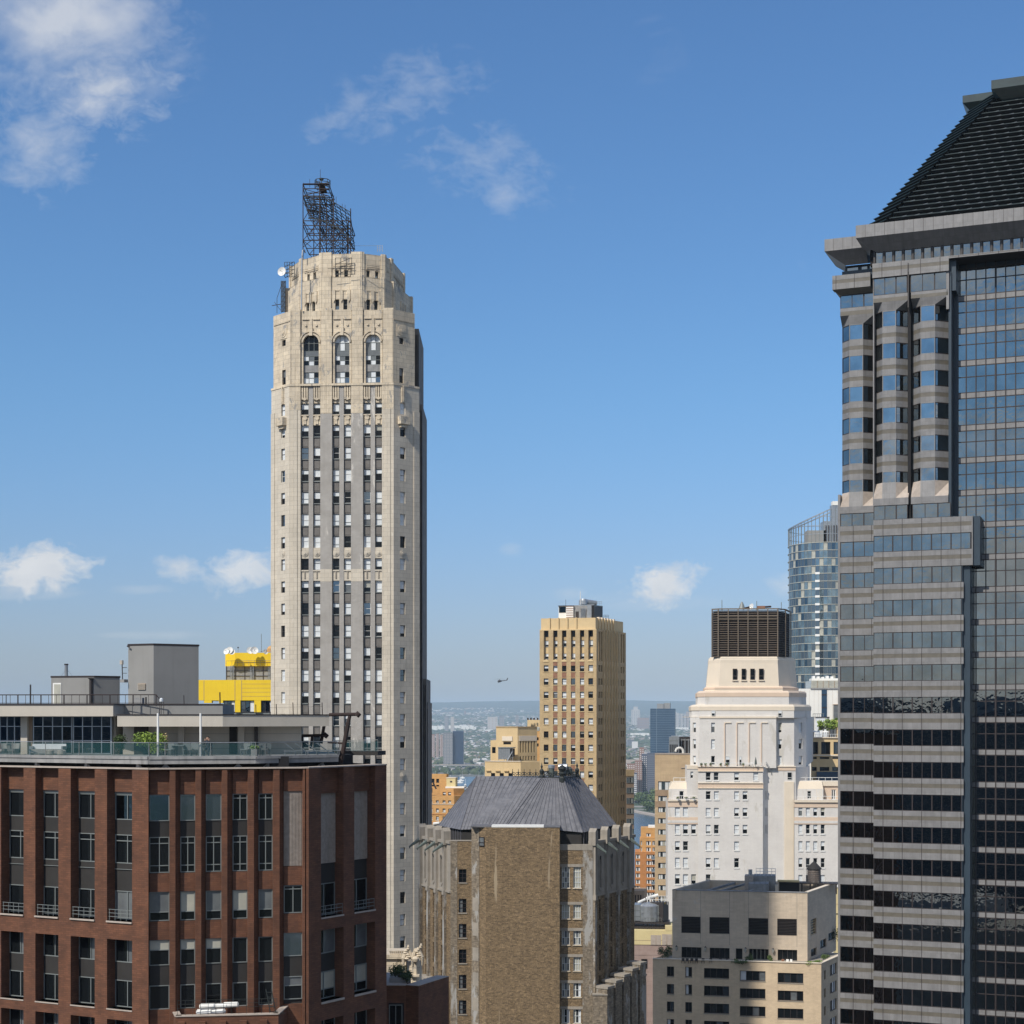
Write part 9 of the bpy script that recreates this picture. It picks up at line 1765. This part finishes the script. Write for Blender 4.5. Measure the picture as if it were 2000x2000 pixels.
# ================================================================ ELLIPTICAL GLASS TOWER and its neighbours
def build_ellipse():
    D = 600; cx, cy, rx, ry = at(1608, 0, D + 18).x, D + 18, 67 * (D + 18) / FL, 16.0
    B = Bld('oval_glass_tower', 'slender oval glass tower with a slanted open crown behind the striped tower', 'building', (cx, cy, 0)); Z = lambda v: ZC + (HV - v) * D / FL; N = 56
    pt = lambda i, e=0: (cx + (rx + e) * math.cos(6.2832 * i / N), cy + (ry + e) * math.sin(6.2832 * i / N)); base = [pt(i) for i in range(N)]; pit = 15.22 * D / FL; z0 = Z(1057); rr = random.Random(12)
    mb = MB(); mb.prism([pt(i, -1.2) for i in range(N)], 0, z0 - .2, 'glass_green'); B.part(mb, 'core')
    for f_ in range(36):
        zt = z0 - pit * f_; zb = zt - pit
        if zb < 0: break
        mb = MB()
        for i in range(N // 2, N + 1):
            a, b = pt(i), pt(i + 1); m = rr.choice(['glass_green'] * 5 + ['glass_mid'] * 4 + ['glass_blue', 'blind_cream']); mb.quad(Vector((*a, zb)), Vector((*b, zb)), Vector((*b, zt)), Vector((*a, zt)), m); mb.tube((*a, zb), (*a, zt), .09, 'frame_grey', 3)
        B.part(mb, 'floor_glazing'); mb = MB(); mb.prism([pt(i, .25) for i in range(N)], zt - .22, zt + .0, 'blind_cream'); B.part(mb, 'floor_slab')
        if 3 < f_ < 24: mb = MB(); i = int(N * .7) ; h = Fr.ab(pt(int(N * .685), .4), pt(int(N * .685) + 1, .4)); mb.box(h, 0, 1.7, zt - .45, zt + .35, -.3, .1, 'white_paint'); B.part(mb, 'glare_panel')  # white squares painted in for sun glare on the glazing
    top = lambda x: Z(1030) + (x - at(1541, 0, D).x) / (at(1640, 0, D).x - at(1541, 0, D).x) * (Z(986) - Z(1030)); mb = MB()
    for i in range(N):
        a, b = pt(i), pt(i + 1); mb.tube((*a, z0), (*a, top(a[0])), .12, 'frame_grey', 4); mb.tube((*a, top(a[0])), (*b, top(b[0])), .3, 'steel', 4)
        for k in (1, 2, 3):
            zz = z0 + 3.1 * k
            if zz < min(top(a[0]), top(b[0])): mb.tube((*a, zz), (*b, zz), .12, 'steel', 4)
    B.part(mb, 'crown_frame'); mb = MB(); h = Fr(cx - 4, cy, 0); mb.box(h, -2, 5, z0, z0 + 6, -6, 0, 'stucco_grey'); mb.box(h, 4, 13, z0, z0 + 9.5, -6, 0, 'steel'); mb.box(h, 7, 10, z0 + 9.5, z0 + 15.5, -3, 0, 'steel'); mb.box(h, 7.5, 10.5, z0 + 15.5, z0 + 17, -3, .3, 'white_clad')
    for k in range(8): mb.tube(h.P(5 + k, z0 + .5, .2), h.P(5 + k, z0 + 8, .2), .2, 'frame_dark', 4)
    B.part(mb, 'crown_plant'); B.done()
    # white plant building
    D = 530; f = Fr.px(1560, D, 4); s = f.s; z = lambda v: f.z(v, u=1610); B = Bld('white_plant_building', 'windowless white panelled building with one dark vertical slot', 'building', f.P(6, 0, -8)); mb = MB(); mb.box(f, s(1556), s(1690), 0, z(1345), -20, 0, 'white_clad'); mb.box(f, s(1585), s(1690), z(1344.8), z(1329), -18, -1, 'blind_cream'); mb.box(f, s(1583), s(1690), z(1346), z(1343.5), -18, .3, 'concrete')
    for k in range(8): mb.box(f, s(1597 + 11 * k), s(1597 + 11 * k) + .15, z(1343), z(1329.5), -1, -.9, 'tan_band')
    for k in range(10): mb.box(f, s(1563 + 9 * k) - .02, s(1563 + 9 * k) + .02, 0, z(1348), 0, .03, 'sill_stone')
    B.part(mb, 'wall'); mb = MB(); mb.box(f, s(1604.5), s(1615), 0, z(1347), .03, .1, 'navy_glass')
    for v in (1358, 1383): mb.box(f, s(1604.5), s(1615), z(v), z(v - 2), .1, .16, 'frame_dark')
    B.part(mb, 'slot_window'); mb = MB(); mb.box(f, s(1627), s(1690), 0, z(1377), 0, 1.5, 'blind_grey'); mb.box(f, s(1626.5), s(1690), z(1377), z(1375.5), 0, 1.7, 'tan_band'); mb.box(f.off(4), s(1590), s(1617), 0, z(1401), -3, 0, 'blind_white'); mb.box(f.off(4), s(1612), s(1617), 0, z(1401), 0, .1, 'stucco_grey'); mb.box(f.off(4), s(1588), s(1617.5), z(1401), z(1400), -3, .3, 'frame_dark'); mb.box(f.off(2), s(1632), s(1690), 0, z(1405), -3, 0, 'gold_stone'); B.part(mb, 'lower_block'); mb = MB()
    for k in range(6): mb.tube(at(1588 + 4 * k, 1400, D - 4), at(1588 + 4 * k, 1394, D - 4), .09, 'frame_grey', 4)
    mb.tube(at(1588, 1394, D - 4), at(1610, 1394, D - 4), .09, 'frame_grey', 4); mb.box(f, s(1590), s(1690), z(1329), z(1324), -14, -6, 'white_clad')
    for k in range(5): mb.box(f, s(1592 + 9 * k), s(1597 + 9 * k), z(1324), z(1319 + (k % 3)), -10, -7, 'white_paint')
    B.part(mb, 'roof_plant'); B.done()
    # stone terrace building with trees
    D = 500; f = Fr.px(1588, D, 4); s = f.s; z = lambda v: f.z(v, u=1615); B = Bld('stone_terrace_building', 'pale stone building with big square windows below a roof terrace of trees', 'building', f.P(4, 0, -8))
    hs = [(s(a), s(b), z(1473), z(1449)) for a, b in ((1586, 1598), (1604, 1622), (1628, 1646), (1652, 1670))] + [(s(a), s(b), z(1482.5), z(1478.5)) for a, b in ((1586, 1595.5), (1601, 1620), (1625.5, 1645), (1650, 1669))] + [(s(a), s(b), z(1506), z(1498)) for a, b in ((1586, 1595.5), (1601, 1620), (1625.5, 1645), (1650, 1669))]
    mb = MB(); mb.wall(f, s(1584), s(1690), 0, z(1441), hs, .8, 'gold_stone'); mb.add([f.P(s(1584), z(1441)), f.P(s(1690), z(1441)), f.P(s(1690), z(1441), -22), f.P(s(1584), z(1441), -22)], [(0, 1, 2, 3)], 'sill_stone'); B.part(mb, 'wall')
    for h in hs: B.win(f, *h, .7, 2, 1, 'frame_dark', .14, ('glass_mid', 'glass_dark'))
    mb = MB(); mb.box(f, s(1584), s(1690), z(1476.5), z(1474), 0, .4, 'cream_trim'); mb.box(f, s(1584), s(1690), z(1441.5), z(1439.8), -.6, .4, 'cream_trim'); mb.box(f, s(1594), s(1690), 0, z(1507), .0, 2.5, 'navy_glass'); B.part(mb, 'string_course'); B.done(); zt = z(1441)
    for i, (u, L) in enumerate([(1607, 'left lime green tree on the stone terrace roof'), (1620, 'middle lime green tree on the stone terrace roof'), (1633, 'right lime green tree touching the striped tower')]): tree(u, D + 3, 5.6 + .5 * i, 2.0, L, ['lime0', 'lime1', 'lime2'], 'trees on the stone terrace', zb=zt, name='roof_tree', n=500, size=.28)
    for i, (u, L) in enumerate([(1600, 'white cafe parasol at the left of the stone terrace'), (1612, 'white cafe parasol between the terrace trees'), (1589, 'small white parasol by the railing of the stone terrace')]):
        p = at(u, 0, D + 1); o = Bld('parasol', L, 'parasol', (p.x, p.y, zt), 'white parasols on the stone terrace'); m_ = MB(); m_.lathe((p.x, p.y, zt), [(.06, 0), (.06, 1.9)], 'frame_grey', 6); o.part(m_, 'pole'); m_ = MB(); m_.lathe((p.x, p.y, zt + 1.7), [(1.3, 0), (.7, .3), (.05, .55)], 'white_paint', 8); o.part(m_, 'canopy')
    o = Bld('railing', 'fine grey railing along the edge of the stone terrace', 'railing', f.P(8, zt, -.3)); m_ = MB(); m_.tube(f.P(0, zt + 1.1, -.2), f.P(s(1690), zt + 1.1, -.2), .07, 'blind_white', 4); o.part(m_, 'rail'); m_ = MB()
    for k in range(22): m_.tube(f.P(k * .75, zt, -.2), f.P(k * .75, zt + 1.1, -.2), .05, 'blind_white', 4)
    o.part(m_, 'baluster')
build_ellipse()
